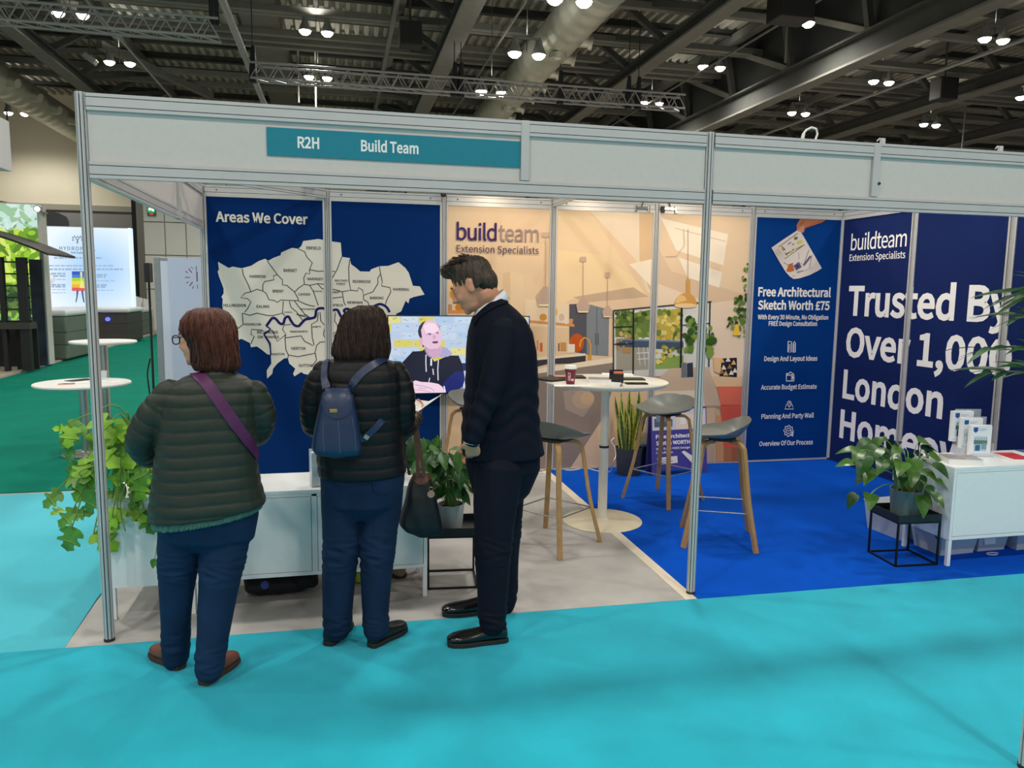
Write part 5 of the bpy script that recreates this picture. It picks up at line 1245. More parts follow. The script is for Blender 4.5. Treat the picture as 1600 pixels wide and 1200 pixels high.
def plimb(g, pts, k=1.0, dr=0.0, n=20):
    limb(g, [(at(a, b, y=Y), r * k + dr) for a, b, Y, r in pts], n)
def blob(g, name, m, parent, voxel=0.007, it=6, disp=None, off=None):
    me = bpy.data.meshes.new(name); me.from_pydata([tuple(v) for v in g.v], [], g.f); me.update()
    bm = bmesh.new(); bm.from_mesh(me); bmesh.ops.recalc_face_normals(bm, faces=bm.faces); bm.to_mesh(me); bm.free()
    t = bpy.data.objects.new(name, me); COL.objects.link(t)
    md = t.modifiers.new('r', 'REMESH'); md.mode = 'VOXEL'; md.voxel_size = voxel; md.adaptivity = 0.0
    if it: md = t.modifiers.new('s', 'SMOOTH'); md.factor = 0.5; md.iterations = it
    bpy.context.view_layer.update()
    dg = bpy.context.evaluated_depsgraph_get(); m2 = bpy.data.meshes.new_from_object(t.evaluated_get(dg))
    bpy.data.objects.remove(t, do_unlink=True); bpy.data.meshes.remove(me)
    n = len(m2.vertices); co = np.empty(n * 3); m2.vertices.foreach_get('co', co); co = co.reshape(-1, 3)
    if disp is not None:
        no = np.empty(n * 3); m2.vertices.foreach_get('normal', no); no = no.reshape(-1, 3)
        co = co + no * disp(co, no)[:, None]
    bv = BVHTree.FromPolygons([Vector(v) for v in co], [tuple(p.vertices) for p in m2.polygons])
    o3 = np.array(off if off is not None else (0, 0, 0)); m2.vertices.foreach_set('co', (co - o3).ravel()); m2.update()
    m2.name = name; m2.materials.clear(); m2.materials.append(m)
    m2.polygons.foreach_set('use_smooth', [True] * len(m2.polygons))
    ob = link(bpy.data.objects.new(name, m2), parent); ob['label'] = ''
    del ob['label']
    return ob, bv
CAMV = Vector(CAM)
def hit(bv, px, py):
    d = Vector(AF + AR * (px - 800) / FPX - AU * (py - 600) / FPX).normalized()
    loc, nn, i, dist = bv.ray_cast(CAMV, d)
    if loc is None:                                   # just off the edge: the nearest point of the surface
        loc, nn, i, dist = bv.find_nearest(CAMV + d * 3.5); loc, nn, i, dist = bv.find_nearest(CAMV + d * (loc - CAMV).length)
        if dist > 0.03: return (None, None)
    return loc, nn
def drape(bvs, pix, w, th, lift=0.004, n=6, smooth_n=True):
    """a band lying on a garment along a path of pixels seen on it"""
    path = smooth_line(pix, n); P = []; N = []
    for a, b in path:
        best = None
        for bv in bvs:
            l, nn = hit(bv, a, b)
            if l is not None and (best is None or (l - CAMV).length < (best[0] - CAMV).length): best = (l, nn)
        if best: P.append(best[0]); N.append(best[1])
    for _ in range(3):
        P = [P[0]] + [(P[i - 1] + P[i] * 2 + P[i + 1]) / 4 for i in range(1, len(P) - 1)] + [P[-1]]
        N = [N[0]] + [((N[i - 1] + N[i] * 2 + N[i + 1]) / 4).normalized() for i in range(1, len(N) - 1)] + [N[-1]]
    rr = []
    for i, p in enumerate(P):
        t = (P[min(i + 1, len(P) - 1)] - P[max(i - 1, 0)]).normalized(); s = t.cross(N[i]).normalized(); p = p + N[i] * lift
        rr.append([p + s * w / 2, p + s * w / 2 + N[i] * th, p - s * w / 2 + N[i] * th, p - s * w / 2])
    return G().rings(rr)
def patch(bv, rows, nx=10, lift=0.003, th=0.006):
    """a piece of cloth or leather lying on a surface; rows of (left px, right px, y px)"""
    top = []; bad = None
    for l, r, y in rows:
        row = []
        for i in range(nx + 1):
            p, nn = hit(bv, l + (r - l) * i / nx, y)
            if p is None: p, nn = bad or bv.find_nearest(at(l + (r - l) * i / nx, y, y=-0.4))[:2]
            bad = (p, nn); row.append((p + nn * (lift + th), p + nn * lift * 0.2))
        top.append(row)
    g = G(); k = len(top); vs = [a for row in top for a, b in row] + [b for row in top for a, b in row]; o = k * (nx + 1); w = nx + 1
    fs = [(j * w + i, j * w + i + 1, (j + 1) * w + i + 1, (j + 1) * w + i) for j in range(k - 1) for i in range(nx)]
    fs += [tuple(o + q_ for q_ in reversed(f)) for f in fs]
    edge = [i for i in range(w)] + [j * w + nx for j in range(1, k)] + [(k - 1) * w + i for i in range(nx - 1, -1, -1)] + [j * w for j in range(k - 2, 0, -1)]
    fs += [(edge[i], edge[(i + 1) % len(edge)], o + edge[(i + 1) % len(edge)], o + edge[i]) for i in range(len(edge))]
    return g.add(vs, fs)

SKIN = mat('skin', (222, 152, 120), 0.55, var=0.05, scale=12, spec=0.4)
def head(g, c, fwd, k=1.0, roll=0.0):
    """head shapes around centre c, looking along fwd; returns the head's frame"""
    f = Vector(fwd).normalized(); r = f.cross(Vector((0, 0, 1))).normalized(); u = r.cross(f)
    M = Matrix((r, f, u)).transposed(); c = Vector(c)
    T = lambda p: c + M @ (Vector(p) * k)
    def b(p, rad): g.ball(T(p), tuple(v * k for v in rad), 20, 14, M)
    b((0, -.015, .035), (.074, .093, .082)); b((0, .03, -.02), (.062, .062, .082)); b((0, .035, -.075), (.046, .05, .036)); b((0, .072, -.095), (.02, .018, .018))
    b((0, .080, .022), (.046, .015, .012)); b((0, .083, -.060), (.023, .014, .008)); b((0, .082, -.070), (.02, .013, .007)); b((.035, .06, -.03), (.022, .025, .025)); b((-.035, .06, -.03), (.022, .025, .025))
    g.tube([T((0, .086, .018)), T((0, .102, -.010)), T((0, .112, -.03)), T((0, .09, -.038))], [.007 * k, .009 * k, .0125 * k, .008 * k], 12)
    for s in (-1, 1):
        b((s * .014, .096, -.033), (.009, .01, .008)); b((s * .073, -.004, -.008), (.010, .020, .032)); b((s * .078, -.014, .012), (.008, .014, .018))
    return T, M
def eyes(T, M, parent, off, k=1.0):
    for s in (-1, 1):
        g = G(); g.ball(T((s * .030, .0725, .004)) - Vector(off), .0094 * k, 14, 10); e = g.build('eye', mat('eye_white', (196, 184, 174), 0.4, var=0), parent, smooth=True)
        g = G(); g.ball(T((s * .030, .0790, .003)) - Vector(off), .0045 * k, 10, 8); g.build('iris', mat('iris', (70, 60, 50), 0.2, var=0), e, smooth=True)
        g = G(); g.tube([T((s * (.014 + .032 * t), .090 - .012 * t * t, .024 + .006 * sin(pi * t))) - Vector(off) for t in (0, .25, .5, .75, 1)], [.002, .0035, .0035, .003, .001], 8); g.build('eyebrow', mat('brow_hair', (70, 52, 40), 0.8), parent, smooth=True)
def hand(g, wrist, d, nrm, curl=0.5, side=1, k=1.0, spread=0.10):
    """palm, four unequal bent fingers and a thumb from the palm's side; nrm points out of the palm"""
    d = Vector(d).normalized(); nrm = Vector(nrm); nrm = (nrm - d * nrm.dot(d)).normalized(); s = d.cross(nrm).normalized() * side; w = Vector(wrist)
    P = lambda a, b, c_=0: w + d * a * k + s * b * k + nrm * c_ * k
    rr = []
    for a, hw, th in ((-.02, .024, .019), (.0, .026, .018), (.03, .034, .0165), (.06, .040, .014), (.085, .040, .012), (.094, .034, .009)):
        rr.append([P(a, hw * cos(t), th * sin(t)) for t in [2 * pi * j / 16 for j in range(16)]])
    g.rings(rr)
    for i, (b, L) in enumerate(((.030, .070), (.010, .079), (-.011, .073), (-.030, .057))):
        p = P(.082, b, 0); ang = 0.15; pts = [P(.068, b * .96)]; dirn = d + s * (b * spread * 20); seg = (.45, .32, .23)
        pts.append(p)
        for q_, fr in enumerate(seg):
            ang += curl * (0.9 if q_ == 0 else 1.0); v = (dirn.normalized() * cos(ang) + nrm * sin(ang)); p = p + v * L * fr * k; pts.append(p)
        g.tube(pts, [.0095 * k, .0092 * k, .0085 * k, .0078 * k, .0065 * k], 12)
    ts = [P(.012, .020, .004), P(.034, .042, .014), P(.058, .055, .024), P(.078, .058, .032 + curl * .01)]
    g.tube(ts, [.013 * k, .0125 * k, .0105 * k, .008 * k], 12)
def shoe(parent, heel, d, m, sole_m, L=0.27, Wd=0.095, ankle=0.07, off=(0, 0, 0), name='shoe', zl=0.0):
    heel = Vector(heel); d = Vector((d[0], d[1], 0)).normalized(); s = Vector((d.y, -d.x, 0)); off = Vector(off)
    rr = []
    for t, w, h in ((0.0, .50, .055), (.04, .66, ankle), (.14, .74, ankle + .012), (.28, .78, ankle + .01), (.42, .84, .066), (.58, .96, .056), (.74, 1.0, .05), (.88, .86, .043), (.96, .6, .036), (1.0, .28, .026)):
        c = heel + d * L * t; ring_ = []
        for j in range(20):
            a = 2 * pi * j / 20; x = math.copysign(abs(cos(a)) ** .8, cos(a)) * Wd / 2 * w; z = (sin(a) * 0.5 + 0.5); ring_.append(c + s * x + Vector((0, 0, .012 + zl + z * h)))
        rr.append([p - off for p in ring_])
    o = G().rings(rr).build(name, m, parent, smooth=True, angle=70, sub=1)
    pts = []
    for sg in (1, -1):
        ts = [(0, .36), (.05, .62), (.2, .74), (.4, .8), (.6, .98), (.75, 1.03), (.9, .86), (.98, .5)]
        for t, w in (ts if sg > 0 else ts[::-1]): p = heel + d * L * (t * 1.02 - .012) + s * sg * Wd / 2 * w; pts.append((p.x - off.x, p.y - off.y))
    G().prism(pts, 0.022, Matrix.Translation((0, 0, zl - off.z))).build('sole', sole_m, o, bevel=0.004)
    return o
def strands(bv_or_none, roots, parent, name, m, off):
    g = G()
    for pts, r in roots: g.tube([p - Vector(off) for p in pts], [r, r * .9, r * .75, r * .2][:len(pts)] if len(pts) == 4 else [r] * len(pts), 5)
    return g.build(name, m, parent, smooth=True)
def seglen(P):
    P = [np.array(p) for p in P]; return P, np.concatenate([[0], np.cumsum([np.linalg.norm(b - a) for a, b in zip(P, P[1:])])])
def along(co, P):
    """distance to a path and the length along it, per vertex"""
    P, S_ = seglen(P); bd = np.full(len(co), 9.0); bs = np.zeros(len(co))
    for i in range(len(P) - 1):
        a, b = P[i], P[i + 1]; ab = b - a; L2 = ab @ ab; t = np.clip(((co - a) @ ab) / L2, 0, 1); dd = np.linalg.norm(co - (a + t[:, None] * ab), axis=1)
        m = dd < bd; bd[m] = dd[m]; bs[m] = S_[i] + t[m] * sqrt(L2)
    return bd, bs
def quilt(arms, pitch=0.052, amp=0.006, chev=0.10, cx=0.0):
    """padded channels with sewn seams, across the body and round the sleeves"""
    def f(co, no):
        z = co[:, 2] + chev * np.abs(co[:, 0] - cx) * 0.35 + 0.003 * np.sin(co[:, 0] * 17)
        s = z.copy(); best = np.full(len(co), 9.0)
        for P, r in arms:
            d, t = along(co, P); m = (d < r * 1.18) & (d < best) & (t > 0.07); best[m] = d[m]; s[m] = t[m] * 1.0 + 0.01
        b = np.abs(np.sin(pi * s / pitch)) ** 0.42
        wr = np.array([mnoise.noise(Vector((p[0] * 26, p[1] * 26, p[2] * 10))) for p in co])
        return amp * (b - 0.75) + 0.0022 * wr * b
    return f
def folds(amp=0.004, zs=((0.5, 0.06),), seed=0.0):
    def f(co, no):
        out = np.zeros(len(co)); k = np.zeros(len(co))
        for z0, w in zs: k += np.exp(-((co[:, 2] - z0) / w) ** 2)
        for i, p in enumerate(co):
            c = mnoise.noise(Vector((p[0] * 9 + seed, p[1] * 9, p[2] * 34 + 6 * p[0]))); d = mnoise.noise(Vector((p[0] * 14 + seed, p[1] * 14, p[2] * 5 + 9)))
            out[i] = amp * (k[i] * 1.6 * (1 - abs(c) * 2.2) + .9 * d)
        return out
    return f
def hairdisp(c, amp=0.0035, f=52.0):
    c = np.array(c)
    def fn(co, no):
        a = np.arctan2(co[:, 1] - c[1], co[:, 0] - c[0]); z = co[:, 2] - c[2]
        return amp * (np.sin(a * f + 6 * np.sin(z * 14)) * .6 + np.sin(a * f * .43 + 2.1 + 4 * np.sin(z * 9)) * .8)
    return fn
M_JEAN = mat('blue_denim', (20, 46, 76), 0.85, var=0.22, scale=7, bump=0.15, bscale=420, spec=0.2)
M_JEAN2 = mat('dark_denim', (20, 40, 68), 0.85, var=0.2, scale=7, bump=0.15, bscale=420, spec=0.2)

def locks(bv, c, n, pxr, pyr, L, parent, name, m, off, seed=1, r=0.0022):
    """strands lying on the hair, running down from points seen on it"""
    random.seed(seed); g = G(); made = 0
    for _ in range(n):
        px = random.uniform(*pxr); py = random.uniform(*pyr); P = []
        for k in range(5):
            l, nn = hit(bv, px + random.uniform(-1, 1), py + k * L / 4)
            if l is None: break
            P.append(l + nn * 0.0018)
        if len(P) >= 4: g.tube([p - off for p in P], [r * .3, r, r, r * .8, r * .3][:len(P)], 5)
    if g.v: g.build(name, m, parent, smooth=True)

# ---------------------------------------------------------------- woman in the green quilted jacket
Y0 = -0.43
o1 = thing('person', 'woman with short auburn hair and glasses in a dark green quilted jacket and jeans', 'person', (0.42, -0.42, 0))
OFF = Vector(o1.location)
tor = [(306,372,584,.072),(284,388,590,.100),(264,400,602,.122),(252,404,622,.138),(248,403,655,.148),(244,402,695,.155),(240,404,735,.165)]
armL = [(270,612,Y0,.062),(243,648,Y0,.070),(222,688,Y0+.03,.066),(236,712,Y0+.13,.056),(266,704,Y0+.27,.046)]
armR = [(394,612,Y0,.060),(408,645,Y0+.02,.062),(405,672,Y0+.07,.057),(394,682,Y0+.2,.048),(372,676,Y0+.3,.042)]
legL = [(284,790,Y0,.095),(280,850,Y0+.01,.088),(277,900,Y0+.03,.076),(275,950,Y0+.05,.067),(274,1000,Y0+.08,.058),(274,1030,Y0+.095,.054)]
legR = [(352,790,Y0,.105),(350,850,Y0-.01,.100),(344,900,Y0-.03,.086),(338,950,Y0-.05,.074),(331,1005,Y0-.08,.062),(326,1048,Y0-.09,.056)]
b = G()
b.rings([pr(l, r, y, Y0, ry, grow=-.014) for l, r, y, ry in tor] + [pr(238, 408, 770, Y0, .15, grow=-.014), pr(244, 404, 810, Y0, .14, grow=-.01), pr(262, 388, 835, Y0, .10)])
for a in (armL, armR, legL, legR): plimb(b, a, 1.0, -.014)
hc = at(316, 529, y=Y0 + .03); fw = (-.88, .42, -.10)
T1_, M1_ = head(b, hc, fw, 0.97); limb(b, [(T1_((0, -.03, -.06)), .058), (at(338, 596, y=Y0 + .01), .062)])
hand(b, at(276, 703, y=Y0 + .32), (.6, .75, .1), (.3, -.1, .9), 0.5, 1); hand(b, at(364, 675, y=Y0 + .34), (-.7, .7, .1), (-.3, -.1, .9), 0.5, -1)
F1 = [(at(280, 1044, z=0), (-.62, .78)), (at(321, 1068, z=0), (.42, .90))]
for h, d in F1: dv = Vector((d[0], d[1], 0)); limb(b, [(h + dv * .05 + Vector((0, 0, .06)), .028), (h + dv * .13 + Vector((0, 0, .042)), .022), (h + dv * .2 + Vector((0, 0, .034)), .014)])
blob(b, 'body', SKIN, o1, 0.006, 5, off=OFF)
j = G(); j.rings([pr(l, r, y, Y0, ry) for l, r, y, ry in tor] + [pr(236, 410, 768, Y0, .172, 762), pr(233, 415, 792, Y0, .178, 776), pr(233, 416, 812, Y0, .174, 784)])
plimb(j, armL); plimb(j, armR); limb(j, [(at(340, 580, y=Y0), .066), (at(340, 596, y=Y0), .075)])
aL = [at(a, c, y=Y) for a, c, Y, r in armL]; aR = [at(a, c, y=Y) for a, c, Y, r in armR]
M_GRN = mat('dark_green_nylon', (46, 52, 44), 0.5, var=0.06, scale=14, bump=0.12, bscale=60, spec=0.3)
jk, bvj = blob(j, 'quilted_jacket', M_GRN, o1, 0.0055, 4, quilt([(aL, .075), (aR, .07)], 0.050, 0.0062, 0.10, at(330, 700, y=Y0).x), OFF)
k = G(); k.rings([pr(238, 408, 790, Y0, .160, 772), pr(237, 410, 806, Y0, .163, 784), pr(239, 410, 824, Y0, .162, 792)])
blob(k, 'knit_hem', mat('sea_green_knit', (78, 116, 106), 0.9, var=0.25, scale=90, bump=0.5, bscale=160), o1, 0.006, 2, lambda co, no: 0.004 * np.sin(co[:, 0] * 420 + co[:, 1] * 380), OFF)
t = G(); t.rings([pr(242, 406, 780, Y0, .150), pr(244, 404, 815, Y0, .146, 805), pr(252, 398, 838, Y0, .125), pr(275, 380, 856, Y0, .07)]); plimb(t, legL); plimb(t, legR)
blob(t, 'jeans', M_JEAN, o1, 0.0065, 4, folds(.0045, ((.50, .08), (.12, .07), (.80, .05))), OFF)
M_TAN = mat('brown_leather', (112, 64, 46), 0.5, var=0.15, scale=20); M_SOLE = mat('brown_sole', (66, 44, 34), 0.8)
for (h, d), nm in zip(F1, 'lr'): shoe(o1, h - Vector((d[0], d[1], 0)) * .02, d, M_TAN, M_SOLE, 0.245, .098, .082, OFF)
M_AUB = mat('auburn_hair', (80, 38, 24), 0.45, var=0.45, scale=16, stretch=(5, 5, 0.6), bump=0.5, bscale=40, spec=0.35)
h = G(); hy = Y0 + .02
h.rings([pr(306, 342, 482, hy, .045), pr(292, 356, 488, hy, .075), pr(283, 366, 500, hy, .095), pr(280, 371, 516, hy, .103, dy=-.002), pr(292, 372, 530, hy, .098, dy=-.012), pr(299, 373, 545, hy, .088, dy=-.02), pr(301, 376, 558, hy, .082, dy=-.022), pr(302, 377, 570, hy, .078, dy=-.022), pr(306, 374, 578, hy, .066, dy=-.02)])
hr, bvh_ = blob(h, 'hair', M_AUB, o1, 0.005, 3, hairdisp(hc, .003), OFF)
locks(bvh_, hc, 260, (282, 374), (484, 558), 26, hr, 'hair_strands', M_AUB, OFF, 3)
eyes(T1_, M1_, o1, OFF, 0.97)
g = G()
for s in (-1, 1):
    pts = [T1_((s * .033 + .024 * cos(a) * (1 if abs(cos(a)) < .7 else 1.0), .105 - .01 * abs(s * .033 + .024 * cos(a)) * 10 * .1, .004 + .019 * math.copysign(abs(sin(a)) ** .6, sin(a)))) - OFF for a in [2 * pi * i / 20 for i in range(21)]]
    g.tube(pts, .0026, 6)
    g.tube([T1_((s * .058, .103, .014)) - OFF, T1_((s * .074, .05, .014)) - OFF, T1_((s * .078, -.01, .012)) - OFF], .0026, 6)
g.tube([T1_((-.009, .106, .006)) - OFF, T1_((0, .11, .01)) - OFF, T1_((.009, .106, .006)) - OFF], .002, 6)
g.build('glasses', mat('dark_spectacle', (24, 22, 26), 0.3, var=0), o1, smooth=True)
drape([bvj], [(306, 585), (322, 598), (342, 625), (364, 658), (384, 686), (401, 712)], 0.046, 0.004).build('shoulder_strap', mat('purple_webbing', (84, 26, 78), 0.55, var=0.12, scale=40), o1, smooth=True, off=OFF)

# ---------------------------------------------------------------- woman with the navy backpack
Y0 = -0.27
o2 = thing('person', 'woman with long dark hair in a black quilted jacket, holding papers', 'person', (1.17, -0.26, 0))
OFF = Vector(o2.location)
tor = [(532,594,556,.07),(512,612,564,.102),(498,626,577,.122),(492,630,600,.138),(491,630,635,.145),(493,629,668,.145),(494,630,700,.150)]
armL = [(508,580,Y0,.055),(491,612,Y0,.057),(487,648,Y0+.02,.053),(492,668,Y0+.1,.048),(512,664,Y0+.26,.042)]
armR = [(616,580,Y0,.056),(629,612,Y0-.01,.058),(630,648,Y0-.01,.056),(633,668,Y0+.05,.050),(645,658,Y0+.2,.040),(650,652,Y0+.27,.036)]
legL = [(534,740,Y0,.098),(533,790,Y0,.092),(533,840,Y0,.084),(530,900,Y0+.01,.078),(528,950,Y0+.02,.068),(527,984,Y0+.03,.060)]
legR = [(599,740,Y0,.099),(597,790,Y0,.094),(591,840,Y0-.01,.084),(588,900,Y0-.02,.073),(587,950,Y0-.02,.064),(587,984,Y0-.02,.058)]
b = G(); b.rings([pr(l, r, y, Y0, ry, grow=-.014) for l, r, y, ry in tor] + [pr(500, 633, 730, Y0, .14, grow=-.012), pr(503, 630, 765, Y0, .13, grow=-.01), pr(520, 615, 790, Y0, .09)])
for a in (armL, armR, legL, legR): plimb(b, a, 1.0, -.013)
hc = at(566, 518, y=Y0 + .03); T2_, M2_ = head(b, hc, (.45, .88, -.22), 0.97); limb(b, [(T2_((0, -.03, -.06)), .055), (at(562, 566, y=Y0 + .01), .06)])
hand(b, at(651, 650, y=Y0 + .30), (.25, .85, .25), (-.7, .25, .7), 0.55, -1, .95); hand(b, at(516, 663, y=Y0 + .29), (.75, .6, .2), (.3, -.1, .9), 0.55, 1, .95)
F2 = [(at(515, 1007, z=0), (.38, .92)), (at(583, 1010, z=0), (.70, .71))]
for h_, d in F2: dv = Vector((d[0], d[1], 0)); limb(b, [(h_ + dv * .05 + Vector((0, 0, .06)), .027), (h_ + dv * .13 + Vector((0, 0, .042)), .022), (h_ + dv * .2 + Vector((0, 0, .034)), .014)])
blob(b, 'body', SKIN, o2, 0.006, 5, off=OFF)
j = G(); j.rings([pr(l, r, y, Y0, ry) for l, r, y, ry in tor] + [pr(495, 633, 722, Y0, .155), pr(497, 635, 744, Y0, .156, 736)])
plimb(j, armL); plimb(j, armR); limb(j, [(at(562, 549, y=Y0), .070), (at(562, 566, y=Y0), .078)])
aL = [at(a, c, y=Y) for a, c, Y, r in armL]; aR = [at(a, c, y=Y) for a, c, Y, r in armR]
M_BLK = mat('black_nylon', (17, 17, 20), 0.5, var=0.06, scale=14, bump=0.12, bscale=60, spec=0.28)
jk, bvj = blob(j, 'quilted_jacket', M_BLK, o2, 0.0055, 4, quilt([(aL, .062), (aR, .062)], 0.055, 0.0062, 0.06, at(562, 650, y=Y0).x), OFF)
t = G(); t.rings([pr(500, 633, 728, Y0, .142), pr(500, 632, 752, Y0, .142), pr(504, 626, 785, Y0, .125), pr(525, 608, 808, Y0, .07)]); plimb(t, legL); plimb(t, legR)
jn, bvt = blob(t, 'jeans', M_JEAN2, o2, 0.0065, 4, folds(.0045, ((.46, .09), (.10, .07)), 2.0), OFF)
for rows in ([(505, 524, 751), (506, 525, 758), (508, 524, 766), (512, 521, 770)], [(581, 613, 747), (583, 612, 758), (585, 610, 768), (592, 603, 773)]):
    pass
patch(bvt, [(581, 614, 748), (582, 613, 757), (584, 611, 766), (590, 604, 771)], 6, .0015, .003).build('back_pocket', M_JEAN2, jn, off=OFF)
g = drape([bvt], [(603, 742), (612, 739), (622, 737), (632, 735)], 0.02, 0.002); g.build('patterned_top', mat('blue_white_print', (120, 140, 190), 0.8, var=0.9, scale=70), o2, off=OFF)
M_BSH = mat('black_leather', (20, 19, 20), 0.35, var=0.08); M_BSO = mat('black_rubber', (26, 25, 25), 0.7)
for h_, d in F2: shoe(o2, h_ - Vector((d[0], d[1], 0)) * .02, d, M_BSH, M_BSO, 0.25, .096, .078, OFF)
M_DKH = mat('dark_brown_hair', (50, 32, 26), 0.45, var=0.45, scale=16, stretch=(5, 5, 0.6), bump=0.5, bscale=40, spec=0.3)
h = G(); hy = Y0 + .02
h.rings([pr(560, 588, 478, hy, .04), pr(545, 598, 484, hy, .075), pr(534, 604, 496, hy, .095), pr(528, 608, 512, hy, .102), pr(523, 609, 528, hy, .10, dy=-.008), pr(519, 610, 542, hy, .09, dy=-.02), pr(518, 609, 552, hy, .078, dy=-.03), pr(524, 606, 560, hy, .06, dy=-.04), pr(534, 600, 564, hy, .045, dy=-.045)])
hr, bvh_ = blob(h, 'hair', M_DKH, o2, 0.005, 3, hairdisp(hc, .003, 44), OFF)
locks(bvh_, hc, 260, (520, 608), (480, 545), 26, hr, 'hair_strands', M_DKH, OFF, 5)
eyes(T2_, M2_, o2, OFF, 0.97)
# backpack: worn, but lifts off as a thing of its own
YB_ = Y0 - 0.195
ob_ = thing('backpack', 'navy leather backpack with gold clasp worn on the black quilted jacket', 'backpack', at(527, 712, y=YB_))
OB = Vector(ob_.location)
g = G(); g.rings([pr(508, 546, 606, YB_ + .02, .022, e=3), pr(504, 549, 613, YB_, .042, e=3), pr(499, 555, 632, YB_, .058, e=3), pr(494, 560, 658, YB_, .07, e=3), pr(489, 564, 688, YB_, .078, e=3), pr(488, 565, 700, YB_, .078, e=3), pr(493, 562, 709, YB_, .066, e=3), pr(505, 552, 712, YB_, .05, e=3)])
M_NVL = mat('navy_leather', (30, 46, 78), 0.38, var=0.08, scale=12, bump=0.08, bscale=90, spec=0.5)
bd_, bvb = blob(g, 'pack_body', M_NVL, ob_, 0.005, 4, lambda co, no: 0.003 * np.sin(co[:, 0] * 60) * np.exp(-((co[:, 2] - co[:, 2].min()) / .25) ** 2), OB)
patch(bvb, [(506, 548, 609), (505, 549, 618), (504, 549, 628), (506, 548, 638), (510, 545, 646), (516, 537, 652), (523, 530, 654)], 12, .003, .005).build('flap', M_NVL, ob_, smooth=True, off=OB)
l, n_ = hit(bvb, 521.5, 642)
g = G(); g.box(l + n_ * .011, (.032, .004, .016)); g.build('clasp', mat('gold_metal', (196, 160, 96), 0.3, 0.9, var=0), ob_, bevel=.003, off=OB)
for pth in ([(506, 658), (505, 680), (507, 706)], [(528, 656), (530, 680), (531, 708)], [(549, 650), (554, 680), (556, 704)]):
    drape([bvb], pth, .003, .0015, .0005).build('seam', mat('navy_leather_seam', (62, 80, 112), 0.5), bd_, off=OB)
for pth, w in (([(510, 609), (508, 592), (509, 572), (511, 557)], .036), ([(546, 610), (553, 596), (570, 579), (590, 567), (604, 563)], .034), ([(566, 690), (578, 676), (590, 664), (598, 655)], .030)):
    drape([bvj, bvb], pth, w, .005).build('shoulder_strap', M_NVL, ob_, smooth=True, off=OB)
l, n_ = hit(bvj, 572, 683)
if l is not None:
    g = G(); g.box(l + n_ * .012, (.022, .004, .018), Matrix.Rotation(.6, 3, 'Y')); g.build('buckle', mat('brushed_steel', (176, 176, 172), 0.3, 0.85, var=0.05), ob_, off=OB)
# tote bag on her forearm
YT = -0.10
ot = thing('tote_bag', 'black tote bag with brown leather handles hanging from the woman with the backpack', 'bag', at(658, 838, y=YT))
OT = Vector(ot.location)
g = G(); rr_ = []
for l_, r_, y1, y2, ry in ((646, 670, 738, 738, .022), (641, 676, 752, 752, .040), (634, 681, 775, 772, .055), (628, 686, 800, 798, .062), (624, 690, 818, 822, .06), (634, 691, 828, 826, .055), (652, 690, 838, 831, .045)): rr_.append(pr(l_, r_, y1, YT, ry, y2, e=4.5))
g.rings(rr_)
M_TOTE = mat('black_tote_nylon', (17, 18, 23), 0.55, var=0.08, bump=0.2, bscale=24)
tb_, bvo = blob(g, 'bag_body', M_TOTE, ot, 0.005, 2, lambda co, no: .003 * np.sin(co[:, 0] * 70 + co[:, 2] * 22), OT)
M_BRL = mat('brown_leather_strap', (98, 58, 40), 0.5, var=0.15, scale=24)
def strap3(pix, w, nm):
    P = smooth3([at(a, b_, y=Y) for a, b_, Y in pix], 6); rr = []
    for i, p in enumerate(P):
        t_ = (P[min(i + 1, len(P) - 1)] - P[max(i - 1, 0)]).normalized(); s_ = t_.cross(Vector((0, -1, 0))).normalized(); n2 = s_.cross(t_)
        rr.append([p + s_ * w / 2 + n2 * .002, p - s_ * w / 2 + n2 * .002, p - s_ * w / 2 - n2 * .002, p + s_ * w / 2 - n2 * .002])
    G().rings(rr).build(nm, M_BRL, ot, smooth=True, off=OT)
strap3([(653, 744, YT - .05), (652, 715, YT - .055), (649, 680, YT - .06), (646, 655, YT - .05), (647, 644, YT + .0), (649, 652, YT + .05)], .018, 'handle')
strap3([(663, 744, YT - .05), (658, 715, YT - .05), (653, 680, YT - .045), (649, 655, YT - .03), (648, 643, YT + .03)], .018, 'handle')
strap3([(640, 742, YT + .03), (634, 715, YT + .02), (632, 690, YT + .0), (636, 672, YT - .0)], .014, 'handle')
patch(bvo, [(645, 671, 741), (645, 672, 747), (648, 668, 753), (653, 663, 757)], 6, .003, .004).build('leather_flap', M_BRL, ot, off=OT)
l, n_ = hit(bvo, 673, 765)
if l is not None:
    g = G(); g.cyl(l + Vector((0, -.008, -.02)), l + Vector((0, -.012, -.02)), .018, n=20); g.build('charm', mat('pink_leather', (176, 140, 126), .5), ot, off=OT)
    g = G(); g.tube([l + Vector((.010 * cos(a), -.014, .006 + .010 * sin(a))) for a in [2 * pi * i / 14 for i in range(15)]], .0022, 6); g.build('charm_ring', mat('gold_metal', (196, 160, 96)), ot, off=OT)
# the papers in her hand
hp = at(652, 640, y=0.05)
opp = thing('leaflet', 'white leaflet held open by the woman with the backpack, before the television', 'leaflet', at(648, 645, y=0.0)); OP = Vector(opp.location)
g = G(); A_, B_, C_, D_ = at(628, 626, y=.04), at(632, 622, y=.20), at(670, 627, y=.16), at(652, 644, y=.0)
g.add([A_, B_, C_, D_], [(0, 1, 2, 3)]); g.build('page', M_PAPER, opp, solid=.001, off=OP)
g = G(); E_ = at(691, 616, y=.06); H_ = at(668, 628, y=.17); g.add([D_, H_, E_], [(0, 1, 2)]); g.build('page', M_PAPER, opp, solid=.001, off=OP)

